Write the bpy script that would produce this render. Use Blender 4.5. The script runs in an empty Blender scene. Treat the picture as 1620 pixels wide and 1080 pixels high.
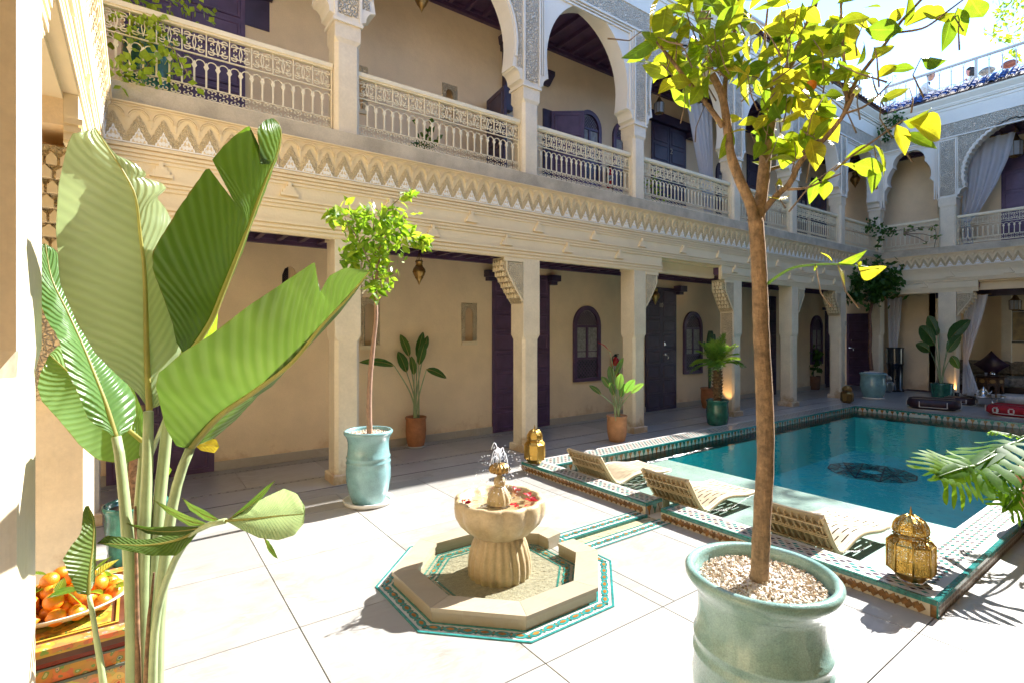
import bpy, math, random
from math import sin, cos, pi, radians, atan2, sqrt, hypot
from mathutils import Vector, Matrix
R = random.Random(7)
S = bpy.context.scene
COL = S.collection
UNIT = 1.25            # metres per drawing unit; everything is drawn in units and converted at the very end

# ------------------------------------------------------------------ camera
cam_d = bpy.data.cameras.new('camera'); cam = bpy.data.objects.new('camera', cam_d); COL.objects.link(cam)
cam.location = (0, 0, 1.6*UNIT)
cam.rotation_euler = (pi/2, 0, radians(54.0869-90))
cam_d.sensor_width = 36; cam_d.lens = 36*822/1620
cam_d.shift_y = -15/1620
cam_d.clip_start = 0.05; cam_d.clip_end = 800
S.camera = cam
# ------------------------------------------------------------------ sky and sun
SUN_EL, SUN_AZ = radians(38.5), radians(2.0)      # azimuth measured from +X towards +Y
w = bpy.data.worlds.new('World'); S.world = w; w.use_nodes = True
nt = w.node_tree; nt.nodes.clear()
sk = nt.nodes.new('ShaderNodeTexSky'); sk.sky_type = 'NISHITA'; sk.sun_disc = False
sk.sun_elevation = SUN_EL; sk.sun_rotation = pi/2-SUN_AZ
sk.air_density = 0.65; sk.dust_density = 0.0; sk.ozone_density = 3.0
bg = nt.nodes.new('ShaderNodeBackground'); bg.inputs['Strength'].default_value = 0.11
wo = nt.nodes.new('ShaderNodeOutputWorld')
nt.links.new(sk.outputs[0], bg.inputs[0]); nt.links.new(bg.outputs[0], wo.inputs[0])
sd = bpy.data.lights.new('sun', 'SUN'); sd.energy = 2.8; sd.angle = radians(0.53); sd.color = (1.0, 0.97, 0.93)
so = bpy.data.objects.new('sun', sd); COL.objects.link(so); so.location = (20, 3, 20)
dv = Vector((cos(SUN_EL)*cos(SUN_AZ), cos(SUN_EL)*sin(SUN_AZ), sin(SUN_EL)))
so.rotation_euler = dv.to_track_quat('Z', 'Y').to_euler()
S.view_settings.view_transform = 'Standard'; S.view_settings.look = 'None'
S.view_settings.exposure = 2.7; S.view_settings.gamma = 1.0
S.view_settings.use_curve_mapping = False
S.cycles.max_bounces = 18; S.cycles.diffuse_bounces = 14; S.cycles.glossy_bounces = 4
S.cycles.transparent_max_bounces = 16; S.cycles.transmission_bounces = 6
S.cycles.use_denoising = True; S.cycles.sample_clamp_indirect = 20.0
S.cycles.caustics_reflective = False; S.cycles.caustics_refractive = False

# ------------------------------------------------------------------ mesh builder
class B:
    def __init__(s): s.v=[]; s.f=[]; s.sm=[]; s.mi=[]; s.cur=0; s.uv=None
    def quad(s, idx, smooth=False):
        s.f.append(tuple(idx)); s.sm.append(smooth); s.mi.append(s.cur)
    def box(s, x0,x1,y0,y1,z0,z1):
        b=len(s.v)
        s.v += [(x0,y0,z0),(x1,y0,z0),(x1,y1,z0),(x0,y1,z0),(x0,y0,z1),(x1,y0,z1),(x1,y1,z1),(x0,y1,z1)]
        for q in ((3,2,1,0),(4,5,6,7),(0,1,5,4),(1,2,6,5),(2,3,7,6),(3,0,4,7)): s.quad([b+i for i in q])
        return s
    def loft(s, rings, smooth=False, caps=True, closed=True):
        b=len(s.v); n=len(rings[0])
        for r in rings: s.v += [tuple(p) for p in r]
        m = n if closed else n-1
        for k in range(len(rings)-1):
            for i in range(m):
                j=(i+1)%n
                s.quad((b+k*n+i, b+k*n+j, b+(k+1)*n+j, b+(k+1)*n+i), smooth)
        if caps:
            s.quad(tuple(b+i for i in reversed(range(n)))); s.quad(tuple(b+(len(rings)-1)*n+i for i in range(n)))
        return s
    def tube(s, path, rad, n=8, smooth=True, caps=True):
        P=[Vector(p) for p in path]
        if not hasattr(rad,'__len__'): rad=[rad]*len(P)
        t0=(P[1]-P[0]).normalized(); a=Vector((0,0,1)) if abs(t0.z)<.9 else Vector((1,0,0))
        u=t0.cross(a).normalized(); rings=[]
        for i,p in enumerate(P):
            t=((P[min(i+1,len(P)-1)]-P[max(i-1,0)])).normalized()
            u=(u-t*u.dot(t)).normalized(); w_=t.cross(u)
            rings.append([p+(u*cos(2*pi*k/n)+w_*sin(2*pi*k/n))*rad[i] for k in range(n)])
        return s.loft(rings, smooth, caps)
    def lathe(s, prof, n=24, c=(0,0,0), smooth=True, caps=False, flute=0, fl=0.0, sq=1.0):
        rings=[]
        for r,z in prof:
            ring=[]
            for k in range(n):
                a=2*pi*k/n
                q=r*(1+(fl*abs(sin(flute*a/2)) if flute else 0))
                ring.append((c[0]+q*cos(a), c[1]+q*sin(a)*sq, c[2]+z))
            rings.append(ring)
        return s.loft(rings, smooth, caps)
    def ball(s, c, r, n=10, m=7, sz=1.0):
        prof=[(max(1e-4,r*sin(pi*i/m)), -r*sz*cos(pi*i/m)) for i in range(m+1)]
        return s.lathe(prof, n, c)
    def prism(s, poly, d0, d1, plane='xz'):
        # poly: 2-D outline, extruded along the third axis
        f={'xz':lambda a,b,d:(a,d,b),'xy':lambda a,b,d:(a,b,d),'yz':lambda a,b,d:(d,a,b)}[plane]
        n=len(poly); b=len(s.v)
        s.v += [f(a,c,d0) for a,c in poly]+[f(a,c,d1) for a,c in poly]
        s.quad(tuple(b+i for i in range(n))); s.quad(tuple(b+n+i for i in reversed(range(n))))
        for i in range(n):
            j=(i+1)%n; s.quad((b+i,b+n+i,b+n+j,b+j))
        return s
    def ribbon(s, path, w_, d0, d1):
        # flat bar following a path in the xz plane
        n=len(path); L=[];Q=[]
        for i in range(n):
            a=path[max(i-1,0)]; c=path[min(i+1,n-1)]
            tx,tz=c[0]-a[0],c[1]-a[1]; l=hypot(tx,tz) or 1; nx,nz=-tz/l,tx/l
            L.append((path[i][0]+nx*w_/2,path[i][1]+nz*w_/2)); Q.append((path[i][0]-nx*w_/2,path[i][1]-nz*w_/2))
        rings=[[(L[i][0],d0,L[i][1]),(Q[i][0],d0,Q[i][1]),(Q[i][0],d1,Q[i][1]),(L[i][0],d1,L[i][1])] for i in range(n)]
        return s.loft(rings)
    def band(s, inner, outer, v0, v1, closed=False):
        # plate between two polylines of equal length in xz, extruded v0..v1
        n=len(inner); b=len(s.v)
        for pl,d in ((inner,v0),(outer,v0),(inner,v1),(outer,v1)): s.v += [(p[0],d,p[1]) for p in pl]
        m=n if closed else n-1
        for i in range(m):
            j=(i+1)%n
            s.quad((b+i,b+j,b+n+j,b+n+i)); s.quad((b+2*n+i,b+3*n+i,b+3*n+j,b+2*n+j))
            s.quad((b+i,b+2*n+i,b+2*n+j,b+j)); s.quad((b+n+i,b+n+j,b+3*n+j,b+3*n+i))
        if not closed:
            for i in (0,n-1): s.quad((b+i,b+n+i,b+3*n+i,b+2*n+i))
        return s
    def grid(s, fn, nu, nv, smooth=True, uv=False):
        b=len(s.v)
        if uv and s.uv is None: s.uv=[]
        for j in range(nv+1):
            for i in range(nu+1):
                s.v.append(tuple(fn(i/nu,j/nv)))
        for j in range(nv):
            for i in range(nu):
                a=b+j*(nu+1)+i
                s.quad((a,a+1,a+nu+2,a+nu+1),smooth)
                if uv: s.uv += [(i/nu,j/nv),((i+1)/nu,j/nv),((i+1)/nu,(j+1)/nv),(i/nu,(j+1)/nv)]
        return s
    def mesh(s, name, mats):
        me=bpy.data.meshes.new(name); me.from_pydata(s.v,[],s.f)
        me.polygons.foreach_set('use_smooth', s.sm)
        for m in (mats if isinstance(mats,(list,tuple)) else [mats]): me.materials.append(m)
        me.polygons.foreach_set('material_index', s.mi)
        if s.uv and len(s.uv)==len(me.loops):
            ul=me.uv_layers.new(name='leaf'); ul.data.foreach_set('uv',[c for p in s.uv for c in p])
        me.update(); return me

def put(o, parent=None, loc=(0,0,0), rot=(0,0,0), sc=None):
    COL.objects.link(o); o.location=loc; o.rotation_euler=rot
    if sc is not None: o.scale=(sc,sc,sc) if not hasattr(sc,'__len__') else sc
    if parent is not None: o.parent=parent
    return o
def ob(name, geo, mats, parent=None, loc=(0,0,0), rot=(0,0,0), sc=None, label=None, kind=None):
    me = geo.mesh(name,mats) if isinstance(geo,B) else geo
    o=put(bpy.data.objects.new(name,me),parent,loc,rot,sc)
    if label: o['label']=label
    if kind: o['kind']=kind
    return o
def tag(o, label, cat, group=None):
    o['label']=label; o['category']=cat
    if group: o['group']=group
    return o
def thing(name, label, cat, loc=(0,0,0), rz=0, group=None, sc=None):
    o=bpy.data.objects.new(name,None); o.empty_display_size=.1
    put(o,None,loc,(0,0,rz),sc); return tag(o,label,cat,group)
def copy_tree(o, parent=None):
    c=o.copy(); COL.objects.link(c)
    if parent is not None: c.parent=parent
    for ch in list(o.children): copy_tree(ch,c)
    return c
def dup(o, label, loc, rz=0, sc=None, group=None):
    c=copy_tree(o); c['label']=label; c.location=loc; c.rotation_euler=(0,0,rz)
    if sc: c.scale=(sc,sc,sc)
    if group: c['group']=group
    return c
def struct(name, geo, mats, **k):
    o=ob(name,geo,mats,kind='structure',**k); return o

# ------------------------------------------------------------------ materials
MT={}
def nodes(m):
    m.use_nodes=True; t=m.node_tree; return t,t.nodes,t.links
def N(t,k,**kw):
    n=t.nodes.new(k)
    for a,b in kw.items():
        if a in n.inputs: n.inputs[a].default_value=b
        else: setattr(n,a,b)
    return n
def mat(name, col, rough=.6, var=.12, vs=3.0, bump=None, bs=40, bd=.01, metal=0.0, coat=0.0, coord='pos', col2=None, trans=None, spec=.5, rnd=0.0, fine=0.0, fs=60.0, damp=0.0):
    """Principled surface whose colour wanders between col and col2 with large noise, with optional fine speckle and bump.
    bump: 'noise' | 'carve' | 'brush' | 'bark'. trans: colour of light let through (leaves, cloth)."""
    if name in MT: return MT[name]
    m=bpy.data.materials.new(name); t,ns,ln=nodes(m); ns.clear()
    out=N(t,'ShaderNodeOutputMaterial'); p=N(t,'ShaderNodeBsdfPrincipled')
    p.inputs['Roughness'].default_value=rough; p.inputs['Metallic'].default_value=metal
    p.inputs['Coat Weight'].default_value=coat; p.inputs['Coat Roughness'].default_value=.08
    p.inputs['Specular IOR Level'].default_value=spec
    if coord=='pos': vec=N(t,'ShaderNodeNewGeometry').outputs['Position']
    else: vec=N(t,'ShaderNodeTexCoord').outputs['Object' if coord=='obj' else 'UV']
    c2=col2 or tuple(max(0,x*(1-var*2.2)) for x in col)
    nz=N(t,'ShaderNodeTexNoise',Scale=vs,Detail=5.0,Roughness=.6); ln.new(vec,nz.inputs['Vector'])
    mr=N(t,'ShaderNodeMapRange'); mr.inputs['From Min'].default_value=.35; mr.inputs['From Max'].default_value=.68
    ln.new(nz.outputs[0],mr.inputs[0])
    mx=N(t,'ShaderNodeMix',data_type='RGBA'); mx.inputs[6].default_value=(*c2,1); mx.inputs[7].default_value=(*col,1)
    ln.new(mr.outputs[0],mx.inputs[0]); colo=mx.outputs[2]
    if fine:
        n2=N(t,'ShaderNodeTexNoise',Scale=fs,Detail=3.0,Roughness=.7); ln.new(vec,n2.inputs['Vector'])
        m2=N(t,'ShaderNodeMapRange'); m2.inputs['From Min'].default_value=.3; m2.inputs['From Max'].default_value=.7
        m2.inputs['To Min'].default_value=1-fine; m2.inputs['To Max'].default_value=1+fine*.6; ln.new(n2.outputs[0],m2.inputs[0])
        mm=N(t,'ShaderNodeVectorMath',operation='SCALE'); ln.new(colo,mm.inputs[0]); ln.new(m2.outputs[0],mm.inputs['Scale']); colo=mm.outputs[0]
    if damp:   # brown rising-damp stains with ragged tops near the paving
        gp=N(t,'ShaderNodeNewGeometry'); sz=N(t,'ShaderNodeSeparateXYZ'); ln.new(gp.outputs['Position'],sz.inputs[0])
        nd=N(t,'ShaderNodeTexNoise',Scale=3.2,Detail=6.0,Roughness=.65); ln.new(gp.outputs['Position'],nd.inputs['Vector'])
        hz=N(t,'ShaderNodeMath',operation='MULTIPLY_ADD'); ln.new(nd.outputs[0],hz.inputs[0]); hz.inputs[1].default_value=-1.3; ln.new(sz.outputs[2],hz.inputs[2])
        md=N(t,'ShaderNodeMapRange'); md.inputs['From Min'].default_value=-.62; md.inputs['From Max'].default_value=-.40; md.inputs['To Min'].default_value=damp; md.inputs['To Max'].default_value=0; ln.new(hz.outputs[0],md.inputs[0])
        xd=N(t,'ShaderNodeMix',data_type='RGBA',blend_type='MULTIPLY'); ln.new(md.outputs[0],xd.inputs[0]); ln.new(colo,xd.inputs[6]); xd.inputs[7].default_value=(.62,.46,.30,1); colo=xd.outputs[2]
    if rnd:
        oi=N(t,'ShaderNodeObjectInfo'); m3=N(t,'ShaderNodeMapRange'); m3.inputs['To Min'].default_value=1-rnd; m3.inputs['To Max'].default_value=1+rnd*.6
        ln.new(oi.outputs['Random'],m3.inputs[0]); mm=N(t,'ShaderNodeVectorMath',operation='SCALE'); ln.new(colo,mm.inputs[0]); ln.new(m3.outputs[0],mm.inputs['Scale']); colo=mm.outputs[0]
    ln.new(colo,p.inputs['Base Color'])
    if bump:
        bp=N(t,'ShaderNodeBump'); bp.inputs['Strength'].default_value=1.0; bp.inputs['Distance'].default_value=bd
        if bump=='noise':
            q=N(t,'ShaderNodeTexNoise',Scale=bs,Detail=4.0,Roughness=.6); ln.new(vec,q.inputs['Vector']); h=q.outputs[0]
        elif bump=='brush':
            mp=N(t,'ShaderNodeMapping'); mp.inputs['Scale'].default_value=(1,1,.06); ln.new(vec,mp.inputs[0])
            q=N(t,'ShaderNodeTexNoise',Scale=bs,Detail=3.0); ln.new(mp.outputs[0],q.inputs['Vector']); h=q.outputs[0]
        elif bump=='bark':
            mp=N(t,'ShaderNodeMapping'); mp.inputs['Scale'].default_value=(1,1,.18); ln.new(vec,mp.inputs[0])
            q=N(t,'ShaderNodeTexNoise',Scale=bs,Detail=6.0,Roughness=.7); ln.new(mp.outputs[0],q.inputs['Vector']); h=q.outputs[0]
        else:
            # carved stucco: curling ridges between rounded cells
            n0=N(t,'ShaderNodeTexNoise',Scale=bs*.35,Detail=2.0); ln.new(vec,n0.inputs['Vector'])
            ad=N(t,'ShaderNodeVectorMath',operation='MULTIPLY_ADD'); ln.new(n0.outputs['Color'],ad.inputs[0]); ad.inputs[1].default_value=(1.6/bs,)*3; ln.new(vec,ad.inputs[2])
            q=N(t,'ShaderNodeTexVoronoi',feature='DISTANCE_TO_EDGE',Scale=bs); ln.new(ad.outputs[0],q.inputs['Vector'])
            q2=N(t,'ShaderNodeTexVoronoi',feature='F1',Scale=bs*1.9); ln.new(ad.outputs[0],q2.inputs['Vector'])
            m4=N(t,'ShaderNodeMapRange'); m4.inputs['From Max'].default_value=.22; ln.new(q.outputs['Distance'],m4.inputs[0])
            a2=N(t,'ShaderNodeMath',operation='MULTIPLY_ADD'); ln.new(q2.outputs['Distance'],a2.inputs[0]); a2.inputs[1].default_value=.5; ln.new(m4.outputs[0],a2.inputs[2]); h=a2.outputs[0]
            bp.invert=True
        ln.new(h,bp.inputs['Height']); ln.new(bp.outputs[0],p.inputs['Normal'])
    sh=p.outputs[0]
    if trans:
        tr=N(t,'ShaderNodeBsdfTranslucent')
        tm=N(t,'ShaderNodeMix',data_type='RGBA',blend_type='MULTIPLY'); tm.inputs[0].default_value=.35
        tm.inputs[6].default_value=(*trans,1); ln.new(colo,tm.inputs[7]); 
        tr.inputs[0].default_value=(*trans,1)
        a=N(t,'ShaderNodeMixShader'); a.inputs[0].default_value=.5; ln.new(sh,a.inputs[1]); ln.new(tr.outputs[0],a.inputs[2]); sh=a.outputs[0]
    ln.new(sh,out.inputs[0]); MT[name]=m; return m

def leafmat(name, cols, tcols, rough=.4, stripes=0, spec=.35):
    """Leaf: colour picked per object from cols, light let through in tcols."""
    m=bpy.data.materials.new(name); t,ns,ln=nodes(m); ns.clear()
    out=N(t,'ShaderNodeOutputMaterial'); p=N(t,'ShaderNodeBsdfPrincipled'); p.inputs['Roughness'].default_value=rough; p.inputs['Specular IOR Level'].default_value=spec
    oi=N(t,'ShaderNodeObjectInfo'); g=N(t,'ShaderNodeNewGeometry')
    nz=N(t,'ShaderNodeTexNoise',Scale=9.0,Detail=3.0); ln.new(g.outputs['Position'],nz.inputs['Vector'])
    ad=N(t,'ShaderNodeMath',operation='MULTIPLY_ADD'); ln.new(nz.outputs[0],ad.inputs[0]); ad.inputs[1].default_value=.5
    su=N(t,'ShaderNodeMath',operation='SUBTRACT'); ln.new(oi.outputs['Random'],su.inputs[0]); su.inputs[1].default_value=.25; ln.new(su.outputs[0],ad.inputs[2])
    def ramp(cs):
        r=N(t,'ShaderNodeValToRGB'); e=r.color_ramp.elements
        while len(e)<len(cs): e.new(.5)
        for i,c in enumerate(cs): e[i].position=i/(len(cs)-1); e[i].color=(*c,1)
        ln.new(ad.outputs[0],r.inputs[0]); return r.outputs[0]
    c=ramp(cols); tc=ramp(tcols)
    if stripes:
        uv=N(t,'ShaderNodeTexCoord'); sx=N(t,'ShaderNodeSeparateXYZ'); ln.new(uv.outputs['UV'],sx.inputs[0])
        # veins run obliquely out from the midrib (u=.5)
        ab=N(t,'ShaderNodeMath',operation='ABSOLUTE'); s5=N(t,'ShaderNodeMath',operation='SUBTRACT'); ln.new(sx.outputs[0],s5.inputs[0]); s5.inputs[1].default_value=.5; ln.new(s5.outputs[0],ab.inputs[0])
        ph=N(t,'ShaderNodeMath',operation='MULTIPLY_ADD'); ln.new(ab.outputs[0],ph.inputs[0]); ph.inputs[1].default_value=-.28; ln.new(sx.outputs[1],ph.inputs[2])
        sc_=N(t,'ShaderNodeMath',operation='MULTIPLY'); ln.new(ph.outputs[0],sc_.inputs[0]); sc_.inputs[1].default_value=stripes*2*pi
        n1=N(t,'ShaderNodeTexNoise',Scale=3.0); ln.new(g.outputs['Position'],n1.inputs['Vector'])
        n2=N(t,'ShaderNodeMath',operation='MULTIPLY_ADD'); ln.new(n1.outputs[0],n2.inputs[0]); n2.inputs[1].default_value=1.0; ln.new(sc_.outputs[0],n2.inputs[2]); n1.inputs['Scale'].default_value=9.0
        sn=N(t,'ShaderNodeMath',operation='SINE'); ln.new(n2.outputs[0],sn.inputs[0])
        mr=N(t,'ShaderNodeMapRange'); mr.inputs['From Min'].default_value=-1; mr.inputs['To Min'].default_value=.93; mr.inputs['To Max'].default_value=1.04; ln.new(sn.outputs[0],mr.inputs[0])
        mm=N(t,'ShaderNodeVectorMath',operation='SCALE'); ln.new(c,mm.inputs[0]); ln.new(mr.outputs[0],mm.inputs['Scale']); c=mm.outputs[0]
        m5=N(t,'ShaderNodeVectorMath',operation='SCALE'); ln.new(tc,m5.inputs[0]); ln.new(mr.outputs[0],m5.inputs['Scale']); tc=m5.outputs[0]
        bp=N(t,'ShaderNodeBump'); bp.inputs['Distance'].default_value=.0025; bp.inputs['Strength'].default_value=.8; ln.new(sn.outputs[0],bp.inputs['Height']); ln.new(bp.outputs[0],p.inputs['Normal'])
    if not stripes:
        uv=N(t,'ShaderNodeTexCoord'); sx=N(t,'ShaderNodeSeparateXYZ'); ln.new(uv.outputs['UV'],sx.inputs[0])
        s5=N(t,'ShaderNodeMath',operation='SUBTRACT'); ln.new(sx.outputs[0],s5.inputs[0]); s5.inputs[1].default_value=.5; ab=N(t,'ShaderNodeMath',operation='ABSOLUTE'); ln.new(s5.outputs[0],ab.inputs[0])
        r9=N(t,'ShaderNodeMapRange'); r9.inputs['From Min'].default_value=.018; r9.inputs['From Max'].default_value=.045; r9.inputs['To Min'].default_value=1.45; r9.inputs['To Max'].default_value=1.0; ln.new(ab.outputs[0],r9.inputs[0])
        ph=N(t,'ShaderNodeMath',operation='MULTIPLY_ADD'); ln.new(ab.outputs[0],ph.inputs[0]); ph.inputs[1].default_value=-.45; ln.new(sx.outputs[1],ph.inputs[2])
        w9=N(t,'ShaderNodeMath',operation='MULTIPLY'); ln.new(ph.outputs[0],w9.inputs[0]); w9.inputs[1].default_value=62; sn=N(t,'ShaderNodeMath',operation='SINE'); ln.new(w9.outputs[0],sn.inputs[0])
        bp=N(t,'ShaderNodeBump'); bp.inputs['Distance'].default_value=.0016; ln.new(sn.outputs[0],bp.inputs['Height']); ln.new(bp.outputs[0],p.inputs['Normal'])
        n8=N(t,'ShaderNodeTexNoise',Scale=28.0,Detail=4.0); ln.new(g.outputs['Position'],n8.inputs['Vector']); r8=N(t,'ShaderNodeMapRange'); r8.inputs['From Min'].default_value=.3; r8.inputs['From Max'].default_value=.7; r8.inputs['To Min'].default_value=.78; r8.inputs['To Max'].default_value=1.15; ln.new(n8.outputs[0],r8.inputs[0])
        q9=N(t,'ShaderNodeMath',operation='MULTIPLY'); ln.new(r9.outputs[0],q9.inputs[0]); ln.new(r8.outputs[0],q9.inputs[1])
        m9=N(t,'ShaderNodeVectorMath',operation='SCALE'); ln.new(c,m9.inputs[0]); ln.new(q9.outputs[0],m9.inputs['Scale']); c=m9.outputs[0]
        m10=N(t,'ShaderNodeVectorMath',operation='SCALE'); ln.new(tc,m10.inputs[0]); ln.new(q9.outputs[0],m10.inputs['Scale']); tc=m10.outputs[0]
    if stripes:
        ed=N(t,'ShaderNodeMath',operation='MULTIPLY_ADD'); n6=N(t,'ShaderNodeTexNoise',Scale=14.0,Detail=4.0); ln.new(g.outputs['Position'],n6.inputs['Vector'])
        ln.new(n6.outputs[0],ed.inputs[0]); ed.inputs[1].default_value=.03; ln.new(ab.outputs[0],ed.inputs[2])
        e2=N(t,'ShaderNodeMapRange'); e2.inputs['From Min'].default_value=.507; e2.inputs['From Max'].default_value=.515; ln.new(ed.outputs[0],e2.inputs[0])
        b3=N(t,'ShaderNodeMix',data_type='RGBA'); ln.new(e2.outputs[0],b3.inputs[0]); ln.new(c,b3.inputs[6]); b3.inputs[7].default_value=(.20,.10,.03,1); c=b3.outputs[2]
        n7=N(t,'ShaderNodeTexNoise',Scale=2.2,Detail=5.0); ln.new(g.outputs['Position'],n7.inputs['Vector']); m7=N(t,'ShaderNodeMapRange'); m7.inputs['From Min'].default_value=.3; m7.inputs['From Max'].default_value=.7; m7.inputs['To Min'].default_value=.8; m7.inputs['To Max'].default_value=1.2; ln.new(n7.outputs[0],m7.inputs[0])
        m8=N(t,'ShaderNodeVectorMath',operation='SCALE'); ln.new(c,m8.inputs[0]); ln.new(m7.outputs[0],m8.inputs['Scale']); c=m8.outputs[0]
    ln.new(c,p.inputs['Base Color'])
    tr=N(t,'ShaderNodeBsdfTranslucent'); ln.new(tc,tr.inputs[0])
    a=N(t,'ShaderNodeMixShader'); a.inputs[0].default_value=.5; ln.new(p.outputs[0],a.inputs[1]); ln.new(tr.outputs[0],a.inputs[2])
    ln.new(a.outputs[0],out.inputs[0]); MT[name]=m; return m

def watermat(name, tint, bscale, bdist, refl=1.0):
    m=bpy.data.materials.new(name); t,ns,ln=nodes(m); ns.clear()
    out=N(t,'ShaderNodeOutputMaterial'); g=N(t,'ShaderNodeNewGeometry')
    nz=N(t,'ShaderNodeTexNoise',Scale=bscale,Detail=2.0,Roughness=.5); ln.new(g.outputs['Position'],nz.inputs['Vector'])
    bp=N(t,'ShaderNodeBump'); bp.inputs['Distance'].default_value=bdist; ln.new(nz.outputs[0],bp.inputs['Height'])
    dt=N(t,'ShaderNodeVectorMath',operation='DOT_PRODUCT'); ln.new(bp.outputs[0],dt.inputs[0]); ln.new(g.outputs['Incoming'],dt.inputs[1])
    ab=N(t,'ShaderNodeMath',operation='ABSOLUTE'); ln.new(dt.outputs['Value'],ab.inputs[0])
    om=N(t,'ShaderNodeMath',operation='SUBTRACT'); om.inputs[0].default_value=1.0; ln.new(ab.outputs[0],om.inputs[1])
    pw=N(t,'ShaderNodeMath',operation='POWER'); ln.new(om.outputs[0],pw.inputs[0]); pw.inputs[1].default_value=5.0
    mu=N(t,'ShaderNodeMath',operation='MULTIPLY_ADD'); ln.new(pw.outputs[0],mu.inputs[0]); mu.inputs[1].default_value=.95*refl; mu.inputs[2].default_value=.02
    gl=N(t,'ShaderNodeBsdfGlossy'); gl.inputs['Roughness'].default_value=.02; ln.new(bp.outputs[0],gl.inputs['Normal'])
    tr=N(t,'ShaderNodeBsdfTransparent'); tr.inputs[0].default_value=(*tint,1)
    mx=N(t,'ShaderNodeMixShader'); ln.new(mu.outputs[0],mx.inputs[0]); ln.new(tr.outputs[0],mx.inputs[1]); ln.new(gl.outputs[0],mx.inputs[2])
    ln.new(mx.outputs[0],out.inputs[0]); MT[name]=m; return m

PL  = mat('cream_plaster',(.90,.71,.46),.75,.07,1.1,'noise',9,.006,fine=.07,fs=70,damp=.45)
PLW = mat('pale_plaster',(.78,.72,.61),.7,.04,1.5,'noise',14,.004)
TAD = mat('polished_lime_plaster',(.80,.69,.51),.32,.07,2.2,'brush',25,.003,fine=.07,fs=30,damp=.8)
CUT = mat('carved_stucco',(.80,.66,.43),.8,.08,6,'carve',30,.02)
CUG = mat('carved_grey_stucco',(.82,.71,.54),.8,.10,7,'carve',22,.032)
STU = mat('smooth_stucco',(.80,.67,.45),.7,.04,2,'noise',30,.002)
FRZ = mat('frieze_stucco',(.80,.66,.43),.75,.05,3,'noise',30,.002)
OCH = mat('ochre_stucco',(.76,.61,.37),.8,.08,9,'carve',48,.008)
WHS = mat('white_stucco',(.90,.88,.84),.7,.05,9)
CON = mat('grey_cement_band',(.60,.52,.39),.8,.16,2.5,'noise',30,.004,fine=.12)
PUR = mat('purple_painted_wood',(.115,.060,.130),.42,.15,5,'brush',60,.002)
PUD = mat('dark_purple_wood',(.058,.038,.080),.4,.15,5,'brush',60,.002)
IRON= mat('cream_painted_iron',(.85,.75,.53),.45,.05,4)
DARK= mat('painted_dark_interior',(.03,.025,.02),.9)  # darkness of an unlit interior put into the colour
GLS = mat('window_glass',(.10,.11,.12),.12,.2,8)
LAT = mat('pale_curtain_behind_glass',(.36,.35,.33),.5,.2,20)
BRASS=mat('brass',(.62,.40,.10),.30,.15,20,'noise',60,.003,metal=1.0)
BRAS2=mat('aged_brass',(.40,.25,.09),.38,.2,20,'noise',60,.003,metal=1.0)
SILV= mat('silver',(.75,.74,.72),.22,.05,20,metal=1.0)
TERR= mat('terracotta',(.50,.20,.075),.7,.16,6,'noise',40,.003,coord='obj',fine=.1)
TER2= mat('pale_terracotta',(.56,.28,.13),.75,.14,6,'noise',40,.003,coord='obj',fine=.1)
GLZ = mat('celadon_glaze',(.30,.46,.42),.22,.22,5,'noise',70,.002,coord='obj',coat=.5,col2=(.17,.31,.28),fine=.28,fs=150)
GLB = mat('pale_blue_glaze',(.24,.44,.45),.22,.15,5,'noise',70,.002,coord='obj',coat=.5,fine=.2,fs=120)
GRG = mat('green_glaze',(.035,.19,.125),.15,.25,7,'noise',50,.002,coord='obj',coat=.6)
BARK= mat('tree_bark',(.46,.30,.17),.85,.25,11,'bark',70,.020,fine=.4,fs=45)
BRK2= mat('grey_bark',(.30,.22,.15),.9,.2,14,'bark',80,.006)
STEM= mat('green_stem',(.22,.34,.10),.45,.15,8,trans=(.25,.4,.08))
STE2= mat('pale_green_stem',(.36,.45,.22),.4,.18,5,'brush',40,.002)
SOIL= mat('potting_soil',(.07,.045,.03),.95,.3,30)
ORNG= mat('orange_peel',(.80,.24,.012),.35,.1,12,'noise',150,.002,rnd=.2)
CLOTH=mat('white_sheer_cloth',(.72,.72,.74),.8,.03,3,trans=(.8,.8,.84))
PURC= mat('white_porcelain',(.75,.72,.66),.25,.05,8,'noise',60,.001)

# ================================================================== the courtyard wings
ZL, ZF, ZR = 2.57, 3.60, 7.38        # lower lintel, upper floor, eave
WD, GD = .28, 1.37                   # arcade thickness, depth to the back wall

def chamfer_column(w, z0, z1, plinth, za, zb):
    def ring(z,a,c): return [(-a+c,-a,z),(a-c,-a,z),(a,-a+c,z),(a,a-c,z),(a-c,a,z),(-a+c,a,z),(-a,a-c,z),(-a,-a+c,z)]
    h=w/2; b=B(); c=.035
    if plinth:
        b.loft([ring(z0,h+.018,.002),ring(z0+plinth-.012,h+.018,.002),ring(z0+plinth,h+.006,.002)])
    b.loft([ring(z0+plinth,h-.008,c),ring(za,h-.008,c),ring(zb,h,.003),ring(z1,h,.003)])
    return b

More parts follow.
